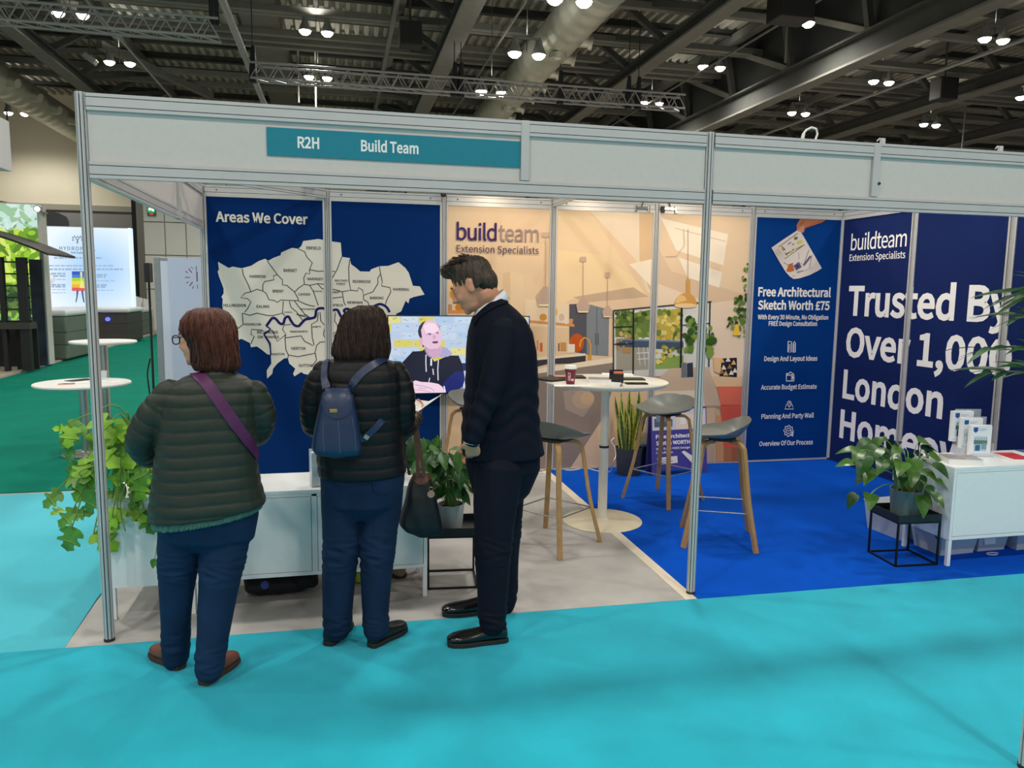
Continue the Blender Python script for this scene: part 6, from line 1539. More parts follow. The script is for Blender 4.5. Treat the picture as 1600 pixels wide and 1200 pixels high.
# ---------------------------------------------------------------- man in the navy suit
Y0 = -0.20
o3 = thing('person', 'tall man with short brown hair in a dark navy suit, hand in pocket, looking down', 'person', (1.76, -0.20, 0))
OFF = Vector(o3.location)
tor = [(756,790,470,.066),(746,806,483,.115),(738,819,497,.165),(733,830,518,.195),(730,836,548,.205),(728,838,590,.200),(725,838,630,.192),(723,841,664,.190)]
armN = [(784,514,Y0-.145,.066),(780,555,Y0-.175,.066),(768,604,Y0-.190,.060),(750,650,Y0-.20,.052),(738,686,Y0-.20,.044)]
armF = [(784,512,Y0+.165,.066),(780,560,Y0+.22,.062),(768,610,Y0+.24,.056),(750,650,Y0+.24,.048),(735,680,Y0+.23,.042)]
legN = [(780,730,Y0-.095,.118),(774,790,Y0-.115,.106),(771,850,Y0-.135,.090),(770,910,Y0-.155,.078),(769,975,Y0-.17,.064)]
legF = [(786,730,Y0+.095,.118),(786,790,Y0+.115,.104),(786,850,Y0+.135,.086),(788,905,Y0+.155,.072),(786,945,Y0+.165,.062)]
b = G(); b.rings([pr(l, r, y, Y0, ry, grow=-.018) for l, r, y, ry in tor] + [pr(726, 840, 700, Y0, .165, grow=-.015), pr(730, 836, 735, Y0, .15, grow=-.01), pr(745, 820, 770, Y0, .09)])
for a in (armN, armF, legN, legF): plimb(b, a, 1.0, -.016)
hc = at(738, 446, y=Y0); T3_, M3_ = head(b, hc, (-.84, .36, -.48), 1.04); limb(b, [(T3_((0, -.04, -.05)), .06), (at(764, 470, y=Y0), .062), (at(772, 486, y=Y0), .066)])
hand(b, at(738, 690, y=Y0 - .175), (.14, .5, -.86), (.15, .9, .35), 0.3, -1, 0.95); hand(b, at(734, 686, y=Y0 + .23), (-.1, -.2, -1), (.15, -.95, .2), 0.4, 1, 1.0)
F3 = [(at(786, 1006, z=0), (-1, .04)), (at(801, 963, z=0), (-1, .02))]
F3 = [(Vector((1.86, -.372, 0)), (-1, .03)), (Vector((1.88, -.035, 0)), (-1, .05))]
for h_, d in F3: dv = Vector((d[0], d[1], 0)); limb(b, [(h_ + dv * .06 + Vector((0, 0, .055)), .028), (h_ + dv * .13 + Vector((0, 0, .04)), .022), (h_ + dv * .2 + Vector((0, 0, .032)), .014)])
blob(b, 'body', SKIN, o3, 0.006, 5, off=OFF)
M_SUIT = mat('navy_suit_wool', (11, 15, 31), 0.8, var=0.10, scale=30, bump=0.1, bscale=500, spec=0.2)
j = G(); j.rings([pr(l, r, y, Y0, ry) for l, r, y, ry in tor] + [pr(722, 846, 690, Y0, .192), pr(723, 849, 713, Y0, .192, 706)])
plimb(j, armN, n=24); plimb(j, armF, n=24)
sj, bvs = blob(j, 'suit_jacket', M_SUIT, o3, 0.006, 5, lambda co, no: .004 * np.sin(co[:, 2] * 75 + 3 * np.sin(co[:, 0] * 22) + co[:, 1] * 16) * np.exp(-((co[:, 2] - 1.12) / .14) ** 2) + .002 * np.sin(co[:, 0] * 30 + co[:, 2] * 14), OFF)
drape([bvs], [(741, 506), (750, 493), (764, 483), (778, 475), (789, 471)], .034, .006, .002).build('collar', M_SUIT, sj, smooth=True, off=OFF)
g = G(); C0 = at(768, 474, y=Y0)
g.rings([[C0 + Vector((.086 * cos(a), .073 * sin(a), -.03 + .055 * cos(a))) for a in [2 * pi * i / 28 for i in range(28)]], [C0 + Vector((-.010 + .068 * cos(a), .062 * sin(a), .018 + .05 * cos(a))) for a in [2 * pi * i / 28 for i in range(28)]]])
g.f = g.f[:-2]; g.build('shirt_collar', mat('white_cotton', (232, 232, 236), .8, var=.02), o3, smooth=True, off=OFF, solid=.003)
g = G(); g.tube([at(738.5, 682, y=Y0 - .20), at(736.5, 693, y=Y0 - .20)], [.038, .037], 20, cap=False); g.build('shirt_cuff', mat('white_cotton', (232, 232, 236)), o3, smooth=True, off=OFF, solid=.003)
t = G(); t.rings([pr(728, 842, 690, Y0, .165), pr(728, 842, 730, Y0, .165), pr(738, 826, 768, Y0, .12), pr(756, 806, 790, Y0, .06)]); plimb(t, legN); plimb(t, legF)
blob(t, 'suit_trousers', M_SUIT, o3, 0.0065, 4, folds(.004, ((.10, .08), (.45, .08)), 4.0), OFF)
for h_, d in F3: shoe(o3, h_, d, mat('black_polish_leather', (14, 13, 14), 0.18, var=0.03, coat=0.4), M_BSO, 0.295, .1, .07, OFF)
M_BRH = mat('brown_hair', (62, 49, 38), 0.5, var=0.4, scale=20, bump=0.5, bscale=60, spec=0.4)
h = G()
K = lambda p: T3_(p)
def hb(p, r): h.ball(K(p), tuple(v * 1.06 for v in r), 20, 14, M3_)
hb((0, -.02, .046), (.079, .094, .082)); hb((0, .03, .10), (.062, .07, .034)); hb((0, .062, .105), (.05, .042, .03)); hb((0, -.068, -.008), (.064, .05, .06)); hb((.066, -.036, .018), (.014, .04, .045)); hb((-.066, -.036, .018), (.014, .04, .045))
hr, bvh_ = blob(h, 'hair', M_BRH, o3, 0.005, 2, hairdisp(hc, .003, 40), OFF)
random.seed(12); g = G()
for _ in range(420):
    a = random.uniform(-.9, .9); bb_ = random.uniform(-.55, 1.0)
    p0 = Vector((a * .07, bb_ * .085 - .005, .105 + .025 * (1 - a * a) - .02 * abs(bb_) ** 2))
    d_ = Vector((a * .25 + random.uniform(-.25, .25), .55 + random.uniform(-.4, .4), .55 + random.uniform(-.3, .3))).normalized(); L_ = random.uniform(.02, .042)
    g.tube([K(p0 - d_ * .012) - OFF, K(p0 + d_ * L_ * .5) - OFF, K(p0 + d_ * L_ + Vector((0, .006, -.006))) - OFF], [.0022, .0018, .0005], 4)
g.build('hair_strands', M_BRH, hr)
eyes(T3_, M3_, o3, OFF, 1.06)

# ---------------------------------------------------------------- exhibitor behind the long sideboard
XA, YA = 1.235, 0.74
o4 = thing('person', 'person standing behind the long sideboard, only dark trousers and tan boots showing under it', 'person', (XA, YA, 0)); OFF = Vector(o4.location)
Vx = lambda x, y, z: Vector((XA + x, YA + y, z))
tor4 = [(.05, .05, 1.33), (.10, .08, 1.29), (.165, .10, 1.25), (.175, .115, 1.15), (.165, .115, 1.05), (.16, .11, .95), (.165, .12, .84), (.165, .115, .78), (.12, .08, .72)]
R4 = lambda gr: [ring(Vx(0, 0, z), a + gr, c_ + gr) for a, c_, z in tor4]
aa = [[(Vx(s * .15, 0, 1.22), .05), (Vx(s * .19, .02, 1.05), .046), (Vx(s * .17, -.06, .93), .042), (Vx(s * .06, -.15, .95), .036)] for s in (-1, 1)]
lg = [[(Vx(-.085, 0, .76), .085), (Vx(-.09, -.01, .45), .064), (Vx(-.105, 0.0, .12), .05)], [(Vx(.085, 0, .76), .085), (Vx(.095, -.01, .45), .064), (Vx(.115, 0.0, .12), .05)]]
b = G(); b.rings(R4(-.012))
for a in aa + lg: limb(b, [(p, r - .012) for p, r in a])
T4_, M4_ = head(b, Vx(.01, -.03, 1.435), (.1, -1, -.3), .95); limb(b, [(T4_((0, -.03, -.06)), .05), (Vx(0, 0, 1.28), .056)])
for s, a in zip((-1, 1), aa): hand(b, a[-1][0] + Vector((-s * .03, -.04, 0)), (-s * .6, -.7, .1), (0, .2, .9), .5, s, .9)
FE = [(Vx(-.125, .05, 0), (-.05, -1)), (Vx(.12, .05, 0), (.25, -1))]
for h_, d in FE: dv = Vector((d[0], d[1], 0)).normalized(); limb(b, [(h_ + dv * .05 + Vector((0, 0, .055)), .03), (h_ + dv * .2 + Vector((0, 0, .036)), .014)])
blob(b, 'body', SKIN, o4, .007, 4, off=OFF)
j = G(); j.rings(R4(0)[:7])
for a in aa: limb(j, a)
blob(j, 'navy_jumper', mat('navy_knit', (28, 36, 66), .9, var=.1, bump=.3, bscale=200), o4, .007, 4, off=OFF)
t = G(); t.rings(R4(.004)[5:])
for a in lg: limb(t, a)
blob(t, 'dark_trousers', mat('charcoal_cotton', (32, 36, 50), .85, var=.1), o4, .007, 3, folds(.003, ((.12, .06),)), OFF)
for h_, d in FE: shoe(o4, h_, d, mat('tan_suede', (150, 128, 100), .9, var=.12, scale=30), M_SOLE, .28, .1, .085, OFF, 'boot')
h = G(); h.ball(T4_((0, -.02, .045)), (.082, .098, .083), 18, 12, M4_); h.ball(T4_((0, -.05, -.03)), (.07, .05, .07), 16, 12, M4_); blob(h, 'hair', M_BRH, o4, .006, 2, hairdisp(Vx(0, 0, 1.44), .003), OFF); eyes(T4_, M4_, o4, OFF, .95)

# black holdall and the odds and ends under the sideboard
p = at(440, 935, z=0)
o = thing('holdall', 'black holdall with a small blue badge lying under the long sideboard', 'bag', (p.x, p.y + .10, 0)); OH = Vector(o.location)
g = G(); g.rings([ring(OH + Vector((x, 0, 0.005 + hh)), .001 + 0 * x, .001) for x, hh in ()] or [[OH + Vector((x, cos(a) * w, max(.003, .075 + sin(a) * hh))) for a in [2 * pi * i / 20 for i in range(20)]] for x, w, hh in ((-.20, .06, .05), (-.18, .10, .068), (-.1, .12, .072), (0, .12, .07), (.1, .11, .066), (.17, .09, .055), (.19, .05, .04))])
bg, bvg = blob(g, 'bag_body', mat('black_canvas', (12, 13, 17), .8, var=.1, bump=.3, bscale=30), o, .006, 3, lambda co, no: .004 * np.sin(co[:, 0] * 60 + co[:, 2] * 40), OH)
g = G(); g.tube(smooth3([Vector((-.12, -.1, .13)), Vector((-.06, -.12, .16)), Vector((.04, -.12, .16)), Vector((.1, -.1, .13))]), .008, 8); g.build('handle', M_BK, o, smooth=True)
l, n_ = hit(bvg, 414, 914)
if l is not None:
    g = G(); g.cyl(l + n_ * .001, l + n_ * .004, .022, n=20); g.build('badge', mat('blue_badge', (44, 66, 140), .4), o, off=OH)
p = at(561, 905, z=.03)
o = thing('green_wrapper', 'small yellow-green wrapper on the floor under the long sideboard, behind the jeans', 'wrapper', (p.x, p.y + .02, 0.0)); g = G()
g.ball((0, 0, .035), (.03, .026, .034), 12, 8); g.build('wrapper', mat('lime_plastic', (170, 200, 40), .4, var=.3), o, smooth=True)

# ================================================================== the stands on the left, behind the booth
def W3(px, py, y): return at(px, py, y=y)
# bistro tables on the green carpet
def bistro(label, x, y, zt, r):
    o = thing('bistro_table', label, 'table', (x, y, 0))
    g = G(); g.lathe([(0.0, zt - .03), (r - .02, zt - .03), (r, zt - .018), (r, zt - .004), (r - .006, zt), (0, zt)], n=56); g.build('tabletop', mat('white_melamine', (232, 230, 226), .4, var=.02), o, smooth=True, angle=30)
    g = G(); g.lathe([(.04, .02), (.04, zt - .03)], n=24); g.build('column', mat('brushed_steel', (176, 176, 172), .3, .85, var=.05), o, smooth=True)
    g = G(); g.lathe([(.22, 0), (.225, .006), (.2, .016), (.05, .03), (.04, .04), (0, .04)], n=40); g.build('base', mat('brushed_steel', (176, 176, 172)), o, smooth=True, angle=40)
    return o
bistro('low round white bistro table with leaflets, left of the booth post', -1.41, 4.47, .725, .435)
bistro('taller round white bistro table behind the low one', -1.44, 5.32, 1.085, .335)
for px, py, w, d, r, m, lab in ((118, 598, .22, .15, .4, M_PAPER, 'white leaflet at the front of the low bistro table'), (125, 594, .24, .14, .9, mat('black_leatherette', (26, 25, 27)), 'black leaflet on the low bistro table'), (104, 600, .14, .1, .2, mat('pink_card', (198, 140, 120)), 'pinkish leaflet on the low bistro table'), (182, 597, .12, .1, .1, M_PAPER, 'white card right of the post on the low bistro table')):
    p = at(px, py, z=.726); o = thing('leaflet', lab, 'leaflet', (p.x, p.y, .7253), r); g = G(); g.bb((-w / 2, -d / 2, 0), (w / 2, d / 2, .004)); g.build('sheet', m, o)
p = at(162, 592, z=.73); o = thing('tumbler', 'small clear tumbler on the low bistro table', 'glass', (p.x, p.y, .7255)); g = G(); g.lathe([(.03, 0), (.036, .09), (.033, .09), (.028, .006), (0, .006)], n=20); g.build('glass', mat('clear_acrylic', (235, 240, 245)), o, smooth=True)

# illuminated display panel just behind the map wall
YR = 4.6
a = W3(240, 402, YR); zt = a.z
o = thing('lightbox_display', 'pale upright display panel with a red starburst mark, behind the auburn-haired woman', 'display panel', (a.x, YR, 0))
wd = 1.15
g = G(); g.bb((0, 0, .0), (wd, .12, zt)); g.build('frame', mat('grey_profile', (150, 152, 154), .4, .3), o, bevel=.004)
g = G(); g.bb((.06, -.004, .06), (wd - .03, .0, zt - .035)); g.build('panel_face', mat('lilac_panel', (214, 216, 232), .5, var=.015), o)
g = G(); g.bb((-.0, -.006, 0.0), (.058, -.0, zt)); g.build('edge_profile', mat('grey_profile', (150, 152, 154)), o, bevel=.002)
SP_ = Print(); rq = lambda X, Y: (lambda p: (p.x - a.x, p.z))(at(230 + X / 5.22, 390 + Y / 5.22, y=YR - .005))
SP_.poly([rq(165, 65), rq(410, 75), (wd - .04, rq(410, 75)[1]), (wd - .04, .07), (rq(205, 1040)[0] + .02, .07)], (196, 204, 226))
for x0, y0, x1, y1, w_ in ((312,175,332,190,.008),(338,155,365,190,.009),(358,140,374,160,.006),(400,135,402,175,.007),(308,226,350,226,.008),(320,275,338,262,.007),(346,298,370,264,.009),(368,320,380,296,.007),(405,180,408,260,.011),(408,285,410,320,.006)):
    SP_.line([rq(x0, y0), rq(x1, y1)], w_, (150, 40, 62) if y0 < 240 and x0 < 350 else (110, 60, 96))
SP_.build('printed_mark', M_PRINT, lambda u, v, h: Vector((u, -.005 - h, v)), o)
p = W3(228, 430, YR + .05); o = thing('screen_bracket', 'black boxy unit on a thin stand at the left of the pale display panel', 'stand', (p.x - .02, YR + .25, 0))
g = G(); g.box((0, 0, p.z + .03), (.05, .16, .2)); g.build('unit', M_BK, o, bevel=.006)
g = G(); g.cyl((0, 0, 0.02), (0, 0, p.z - .05), .012, n=10); g.build('pole', M_BK, o); g = G(); g.lathe([(.16, 0), (.16, .012), (.02, .02), (0, .02)], n=24); g.build('foot', M_BK, o)
c0 = W3(240, 560, YR); o = thing('power_lead', 'black lead drooping down the left edge of the pale display panel', 'cable', (c0.x - .03, YR - .01, 0)); g = G(); g.tube(smooth3([(0, 0, c0.z), (-.03, -.01, c0.z - .15), (-.02, -.02, c0.z - .3), (.03, -.03, .01)]), .008, 8); g.build('cable', M_BK, o, smooth=True)

# garden picture wall of the shelter stand
YG = 13.9
a, b = W3(61, 320, YG), W3(66, 572, YG); gx0 = W3(-110, 400, YG).x
o = thing('garden_picture_wall', 'tall backlit garden picture wall behind the black slatted shelter', 'display wall', (a.x, YG, 0.03))
g = G(); g.bb((gx0 - a.x, 0, 0), (0.02, .3, a.z)); g.build('wall_box', mat('wall_edge_white', (196, 196, 190), .6), o)
GP = Print(); random.seed(14); gz = a.z; gw = a.x - gx0
u0 = gx0 - a.x + .02; u1 = -.05
GP.poly([(u0, .05), (u1, .05), (u1, gz - .03), (u0, gz - .03)], (120, 160, 60)); GP.poly([(u0, gz * .78), (u1, gz * .78), (u1, gz - .03), (u0, gz - .03)], (176, 206, 190)); GP.poly([(u0, .7), (u1, .7), (u1, gz * .35), (u0, gz * .35)], (140, 196, 70)); GP.poly([(u0, .05), (u1, .05), (u1, .55), (u0, .55)], (74, 78, 84))
for zz0, zz1, cols, n, r0, r1 in ((gz * .8, gz * .98, [(150, 190, 150), (190, 220, 210), (120, 160, 110), (206, 226, 220)], 160, .06, .18), (gz * .45, gz * .82, [(150, 196, 50), (186, 214, 70), (110, 160, 40), (90, 130, 40), (206, 226, 110)], 300, .06, .2), (gz * .33, gz * .48, [(60, 96, 40), (40, 70, 36), (90, 120, 60)], 130, .06, .16), (.45, .95, [(70, 110, 90), (120, 150, 170), (50, 90, 50), (190, 206, 226)], 120, .04, .1)):
    for _ in range(n): GP.ell((random.uniform(u0 + gw * .5, u1), random.uniform(zz0, zz1)), random.uniform(r0, r1), random.uniform(r0, r1) * .6, random.choice(cols), n=7, rot=random.uniform(0, 3))
for i in range(3):
    for j in range(8): GP.poly([(u1 - .32 * j - .3, .06 + i * .16), (u1 - .32 * j - .02, .06 + i * .16), (u1 - .32 * j - .02, .19 + i * .16), (u1 - .32 * j - .3, .19 + i * .16)], (66 + 10 * ((i + j) % 3), 72 + 8 * ((i + j) % 2), 84))
GP.build('printed_garden', mat('garden_glow', (255, 255, 255), .4, var=0, attr=True, emit_attr=.95), lambda u, v, h: Vector((u, -.004 - h * .2, v)), o, clip=(u0, u1, .04, gz - .03), step=.000008)
# black slatted shelter with a corrugated roof
YS = 12.6
a, b = W3(48, 392, YS), W3(46, 578, YS); rx = W3(78, 402, YS - .2)
o = thing('garden_shelter', 'black slatted garden shelter with corrugated roof at the left edge', 'shelter', (b.x, YS, .03))
M_SHB = mat('black_timber', (26, 28, 30), .6, var=.1)
zr = W3(48, 405, YS).z
for px0, px1, nm, dy in ((32, 47, 'corner_post', 0), (4, 11, 'post', 0.0), (-60, -48, 'post', 0)):
    x0, x1 = W3(px0, 500, YS).x - b.x, W3(px1, 500, YS).x - b.x
    g = G(); g.bb((x0, -.06 + dy, 0), (x1, .06 + dy, zr)); g.build(nm, M_SHB, o)
xl, xr = W3(-70, 500, YS).x - b.x, W3(47, 500, YS).x - b.x
for i in range(6):
    z = W3(30, 412 + i * 18.5, YS).z
    g = G(); g.bb((xl, -.02, z - .014), (xr, .1, z + .014)); g.build('slat', M_SHB, o)
zc = W3(30, 510, YS).z; g = G(); g.bb((xl, -.1, zc - .08), (xr + .02, .25, zc + .05)); g.build('counter', mat('dark_counter', (60, 58, 54), .5), o)
g = G(); g.bb((W3(12, 500, YS).x - b.x, .3, 0), (xr, .36, zc)); g.build('lower_panel', M_SHB, o)
g = G(); g.bb((xl, .9, 0), (W3(3, 500, YS).x - b.x, .96, zc)); g.build('lower_panel', M_SHB, o)
g = G(); g.bb((W3(17, 500, YS).x - b.x, 1.05, 0), (W3(38, 500, YS).x - b.x, 1.1, zr)); g.build('back_panel', mat('dark_back_panel', (44, 58, 76), .4, var=.6, scale=2.5), o)
vs = []; n = 60
z0, z1 = W3(0, 378, YS).z, W3(76, 400, YS - .2).z; xa_ = W3(-90, 350, YS).x - b.x; xb_ = rx.x - b.x
for i in range(n + 1):
    yq = -.35 + 1.6 * i / n; dz = .018 * (1 if i % 4 < 2 else -1)
    for t in (0, .35, .7, .9, 1.0):
        x = xa_ + (xb_ - xa_) * t; z = z0 + .35 * (1 - t) - (z0 - z1) * t ** 2 * 1.0; vs.append((x, yq, z + dz))
g = G(); g.add(vs, [(5 * i + k, 5 * i + k + 1, 5 * i + k + 6, 5 * i + k + 5) for i in range(n) for k in range(4)]); g.build('roof', mat('dark_corrugated', (70, 66, 62), .5, .2, var=.1), o, solid=.01)
# hot tubs
M_TUBS = mat('grey_tub_cabinet', (100, 112, 100), .6, var=.1, scale=4); M_COV = mat('white_tub_shell', (226, 228, 232), .35, var=.03)
def hot_tub(label, x0, x1, y0, y1, z, m=M_TUBS):
    o = thing('hot_tub', label, 'hot tub', ((x0 + x1) / 2, (y0 + y1) / 2, .031)); hx, hy_ = (x1 - x0) / 2, (y1 - y0) / 2
    g = G(); g.bb((-hx + .04, -hy_ + .04, 0), (hx - .04, hy_ - .04, z - .14)); g.build('cabinet', m, o, bevel=.05, seg=3)
    for zz in (z * .3, z * .55):
        g = G(); g.bb((-hx + .035, -hy_ + .035, zz), (hx - .035, hy_ - .035, zz + .012)); g.build('board_joint', mat('tub_joint', (50, 54, 54), .6), o, bevel=.05, seg=3)
    g = G(); g.bb((-hx, -hy_, z - .14), (hx, hy_, z)); g.build('shell', M_COV, o, bevel=.06, seg=3)
    return o
zt1 = W3(100, 487, 14.9).z
c1 = W3(107, 560, 14.9); hot_tub('green-grey hot tub with white rim beside the garden picture', c1.x - 2.0, c1.x, 14.95, 16.9, zt1)
c2, c2l = W3(203, 528, 20.6), W3(100, 528, 20.6); zt2 = W3(190, 483, 20.6).z
t2 = hot_tub('wide dark hot tub before the glowing white sign', c2l.x - .4, c2.x, 20.7, 22.4, zt2, mat('dark_tub_cabinet', (66, 64, 62), .6, var=.1, scale=4))
g = G(); l2 = W3(167, 499, 20.6); g.cyl((l2.x - t2.location.x, -.9 + .08, l2.z - .03), (l2.x - t2.location.x, -.9 + .0, l2.z - .03), .06, n=16); g.build('status_light', mat('blue_light', (80, 90, 220), .3, var=0, emit=2.0), t2, smooth=True)
c3 = W3(222, 526, 24.2); hot_tub('far hot tub right of the glowing sign', c3.x - 1.2, c3.x, 24.2, 26.0, W3(215, 484, 24.2).z)
# backlit sign of the hot tub stand
YL = 22.8
a, b = W3(58, 353, YL), W3(201, 356, YL); zb = 0.03
o = thing('lightbox_sign', 'glowing white lightbox sign lettered HYDROPOOL above the hot tubs', 'illuminated sign', (a.x, YL, zb))
wl = b.x - a.x; zl = (a.z + b.z) / 2 - zb
g = G(); g.bb((0, 0, 0), (wl, .2, zl)); g.build('frame', mat('white_frame', (220, 224, 228), .4), o)
HP = Print(); hq = lambda X, Y: (lambda p: (p.x - a.x, p.z - zb))(at(X / 4, 300 + Y / 4, y=YL - .01))
HP.poly([(0.02, 0.02), (wl - .02, .02), (wl - .02, zl - .02), (.02, zl - .02)], (236, 246, 255))
for i in range(24):                                            # the print runs from white at the rim to pale blue inside
    t = i / 23; c = tuple(int(236 + (d - 236) * t) if k == 0 else int(v + (d - v) * t) for k, (v, d) in enumerate(zip((236, 246, 255), (176, 212, 246))))
    HP.ell((wl * .62, zl * .62), wl * (.62 - .44 * t), zl * (.46 - .34 * t), c, n=36)
HP.text('HYDROPOOL', hq(372, 362)[0], hq(372, 362)[1], hq(597, 362)[0], hq(372, 340)[1], (84, 106, 128), bold=.004, spacing=1.1); HP.text('hot tubs', hq(445, 384)[0], hq(445, 384)[1], hq(520, 384)[0], hq(445, 372)[1], (84, 106, 128), bold=.01)
HP.line([hq(462, 272), hq(482, 300), hq(482, 322)], .03, (120, 136, 150)); HP.line([hq(505, 272), hq(486, 300), hq(486, 322)], .03, (120, 136, 150))
for X, Y in ((456, 285), (510, 285), (456, 300), (512, 300), (484, 280)): HP.ell(hq(X, Y), .03, .03, (130, 144, 160), n=8)
for X0, X1, Y, h_ in ((338, 640, 412, .05), (265, 712, 461, .035), (262, 768, 483, .05), (320, 410, 510, .05), (330, 410, 525, .05), (330, 410, 547, .02), (324, 410, 580, .05), (324, 410, 592, .05), (326, 412, 610, .02), (326, 412, 630, .02), (604, 668, 518, .05), (604, 660, 530, .05), (604, 720, 555, .02), (604, 668, 582, .05), (604, 660, 594, .05), (604, 710, 614, .02)):
    X = X0
    random.seed(Y)
    while X < X1:
        w_ = random.uniform(14, 40); e_ = min(X + w_, X1); HP.line([hq(X, Y), hq(e_, Y)], h_, (150, 174, 202)); X = e_ + 6
for i, c in enumerate(((50, 84, 190), (60, 130, 206), (176, 206, 50), (226, 220, 60), (240, 176, 60), (226, 90, 84))):
    HP.poly([hq(450, 496 + i * 20.3), hq(560, 496 + i * 20.3), hq(560, 517 + i * 20.3), hq(450, 517 + i * 20.3)], c)
HP.poly([hq(500, 500), hq(515, 500), hq(512, 545), hq(530, 600), hq(498, 600), hq(506, 545)], (230, 226, 140)); HP.poly([hq(478, 615), hq(492, 615), hq(486, 655), hq(478, 690), hq(472, 690), hq(478, 650)], (70, 90, 120)); HP.poly([hq(508, 615), hq(520, 615), hq(524, 655), hq(530, 690), hq(522, 690), hq(514, 655)], (70, 90, 120))
HP.poly([hq(236, 600), hq(262, 560), hq(300, 545), hq(328, 560), hq(316, 620), hq(318, 720), hq(236, 720)], (206, 202, 206)); HP.poly([hq(300, 560), hq(336, 535), hq(330, 520), hq(262, 518), hq(264, 508), hq(318, 508), hq(348, 540), hq(345, 556), hq(316, 590)], (214, 210, 214)); HP.poly([hq(236, 715), hq(322, 715), hq(330, 740), hq(236, 740)], (36, 34, 44))
HP.build('lit_face', mat('sign_glow', (255, 255, 255), .4, var=0, attr=True, emit_attr=0.92), lambda u, v, h: Vector((u, -.004 - h, v)), o, clip=(.02, wl - .02, .02, zl - .02), step=.0001)
g = G(); e0 = W3(203, 500, YL); g.bb((wl + .002, -.1, 0), (wl + .07, .2, zl)); g.build('lit_edge', mat('edge_glow', (196, 220, 250), .4, var=0, emit=.9), o)
# dark headboard and spotlight over the sign
a, b = W3(58, 330, YL + .5), W3(110, 352, YL + .5)
o = thing('headboard', 'dark grey rounded board above the left end of the glowing sign', 'board', (a.x, YL + .4, 0.03))
w_ = b.x - a.x; zt = W3(110, 336, YL + .5).z; zt0 = W3(60, 326, YL + .5).z
g = G(); g.prism([(-1.2, 0), (w_, 0), (w_, zt - .25), (w_ - .06, zt - .1), (w_ - .25, zt), (0, zt0), (-1.2, zt0 + .2)], .1, Matrix.Rotation(pi / 2, 4, 'X')); g.build('board', mat('charcoal_board', (66, 66, 70), .7), o)
p = W3(64, 323, YG - .2); o = thing('spotlight', 'small bright white spotlight on top of the garden picture wall', 'spotlight', (p.x - .06, YG - .12, p.z - .02))
g = G(); g.bb((-.02, .0, -.08), (.02, .4, -.05)); g.bb((-.06, .26, -.16), (-.02, .34, -.05)); g.cyl((0, .02, .0), (0, -.12, -.03), .05, .07, 16); g.build('housing', M_ALU, o, smooth=True, angle=40); g = G(); g.cyl((0, -.121, -.03), (0, -.126, -.031), .045, n=16); g.build('lens', mat('spot_lens', (235, 242, 255), .2, var=0, emit=30), o)
# white slanted kiosks and grey box beyond
for px0, px1, py0, py1, y, lab in ((208, 222, 462, 526, 26.4, 'white slanted kiosk in the far aisle, left one'), (222, 235, 466, 522, 27.0, 'white slanted kiosk in the far aisle, right one')):
    a, b = W3(px0, py1, y), W3(px1, py1, y); zt = W3(px0, py0, y).z; o = thing('kiosk', lab, 'kiosk', (a.x, y, 0)); w_ = b.x - a.x
    g = G(); g.add([(0, 0, 0), (w_ - .02, 0, 0), (w_ - .02, .5, 0), (0, .5, 0), (0, 0, zt - .3), (w_ - .02, 0, zt - .45), (w_ - .02, .5, zt - .1), (0, .5, zt)], [(3, 2, 1, 0), (4, 5, 6, 7), (0, 1, 5, 4), (1, 2, 6, 5), (2, 3, 7, 6), (3, 0, 4, 7)]); g.build('body', mat('kiosk_white', (206, 208, 206), .5), o, bevel=.01)
    g = G(); g.bb((.04, -.004, .2), (w_ - .06, 0, .9)); g.build('front_panel', mat('kiosk_grey', (160, 164, 166), .5), o)
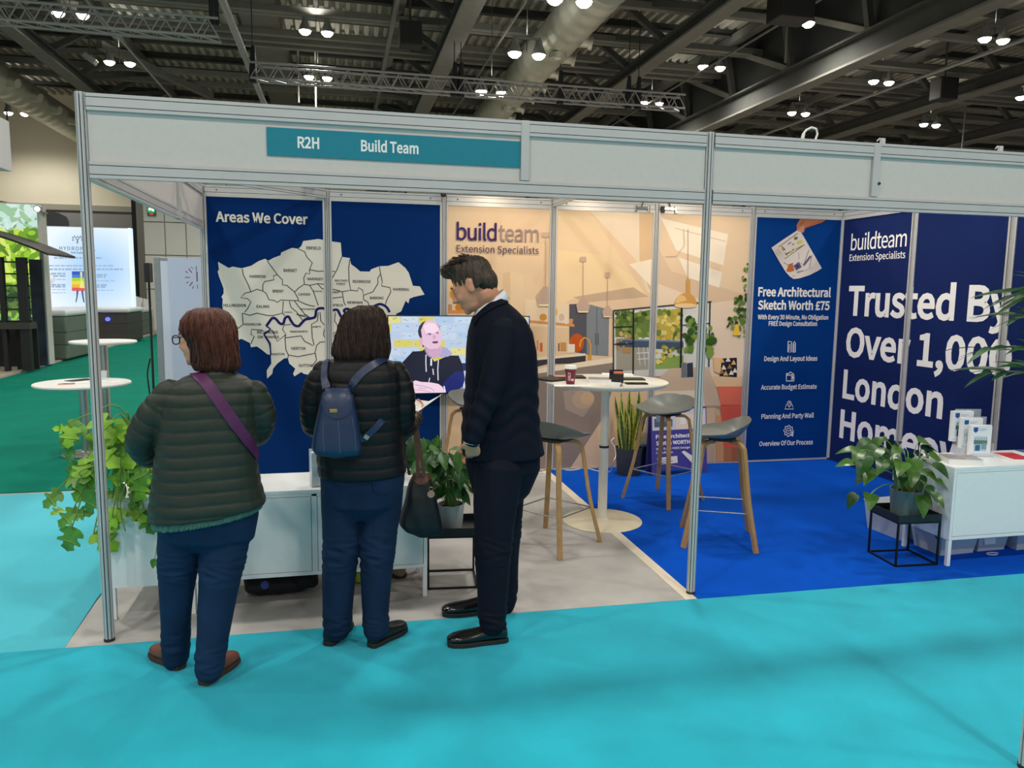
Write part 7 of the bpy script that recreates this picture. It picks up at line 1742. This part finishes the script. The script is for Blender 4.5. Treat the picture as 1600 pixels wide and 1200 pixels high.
# hanging white banner cube at the left edge
a = W3(14, 190, 12.0); b = W3(14, 268, 12.0)
o = thing('hanging_sign', 'plain white hanging sign cut by the left edge', 'sign', (a.x - 1.0, 11.5, b.z))
g = G(); g.bb((-1.0, -.5, 0), (1.0, .5, a.z - b.z)); g.build('cube', mat('banner_white', (222, 222, 226), .7, var=.02), o)
for xx in (-.6, .6):
    g = G(); g.cyl((xx, 0, a.z - b.z), (xx, 0, ZD - b.z), .008, n=6); g.build('wire', M_ALU, o)
# emergency exit sign on the panelled wall
a, b = W3(229, 304, yp - .05), W3(244, 337, yp - .05); w_, h_ = b.x - a.x, a.z - b.z
o = thing('exit_sign', 'green emergency exit sign with running figure, high on the pale panelled wall', 'exit sign', (a.x, yp - .1, b.z))
g = G(); g.bb((0, 0, 0), (w_, .095, h_)); g.build('case', mat('exit_case', (90, 94, 92), .5), o)
EP = Print(); EP.poly([(0.02, .1), (w_ - .02, .1), (w_ - .02, h_ - .02), (.02, h_ - .02)], (20, 150, 70))
s_ = w_
EP.ell((s_ * .60, h_ * .80), s_ * .10, s_ * .10, (240, 255, 244)); EP.poly([(s_ * .40, h_ * .72), (s_ * .62, h_ * .70), (s_ * .60, h_ * .48), (s_ * .42, h_ * .48)], (240, 255, 244)); EP.line([(s_ * .42, h_ * .7), (s_ * .25, h_ * .60), (s_ * .18, h_ * .66)], .07, (240, 255, 244)); EP.line([(s_ * .6, h_ * .68), (s_ * .78, h_ * .58)], .07, (240, 255, 244)); EP.line([(s_ * .46, h_ * .5), (s_ * .42, h_ * .32), (s_ * .2, h_ * .26)], .09, (240, 255, 244)); EP.line([(s_ * .56, h_ * .5), (s_ * .72, h_ * .38), (s_ * .66, h_ * .2)], .09, (240, 255, 244)); EP.poly([(s_ * .08, h_ * .4), (s_ * .2, h_ * .4), (s_ * .2, h_ * .92), (s_ * .08, h_ * .92)], (240, 255, 244)); EP.poly([(s_ * .3, .03), (s_ * .7, .03), (s_ * .7, .08), (s_ * .3, .08)], (220, 60, 50))
EP.build('lit_face', mat('exit_glow', (255, 255, 255), .4, var=0, attr=True, emit_attr=1.0), lambda u, v, h: Vector((u, -.003 - h, v)), o)
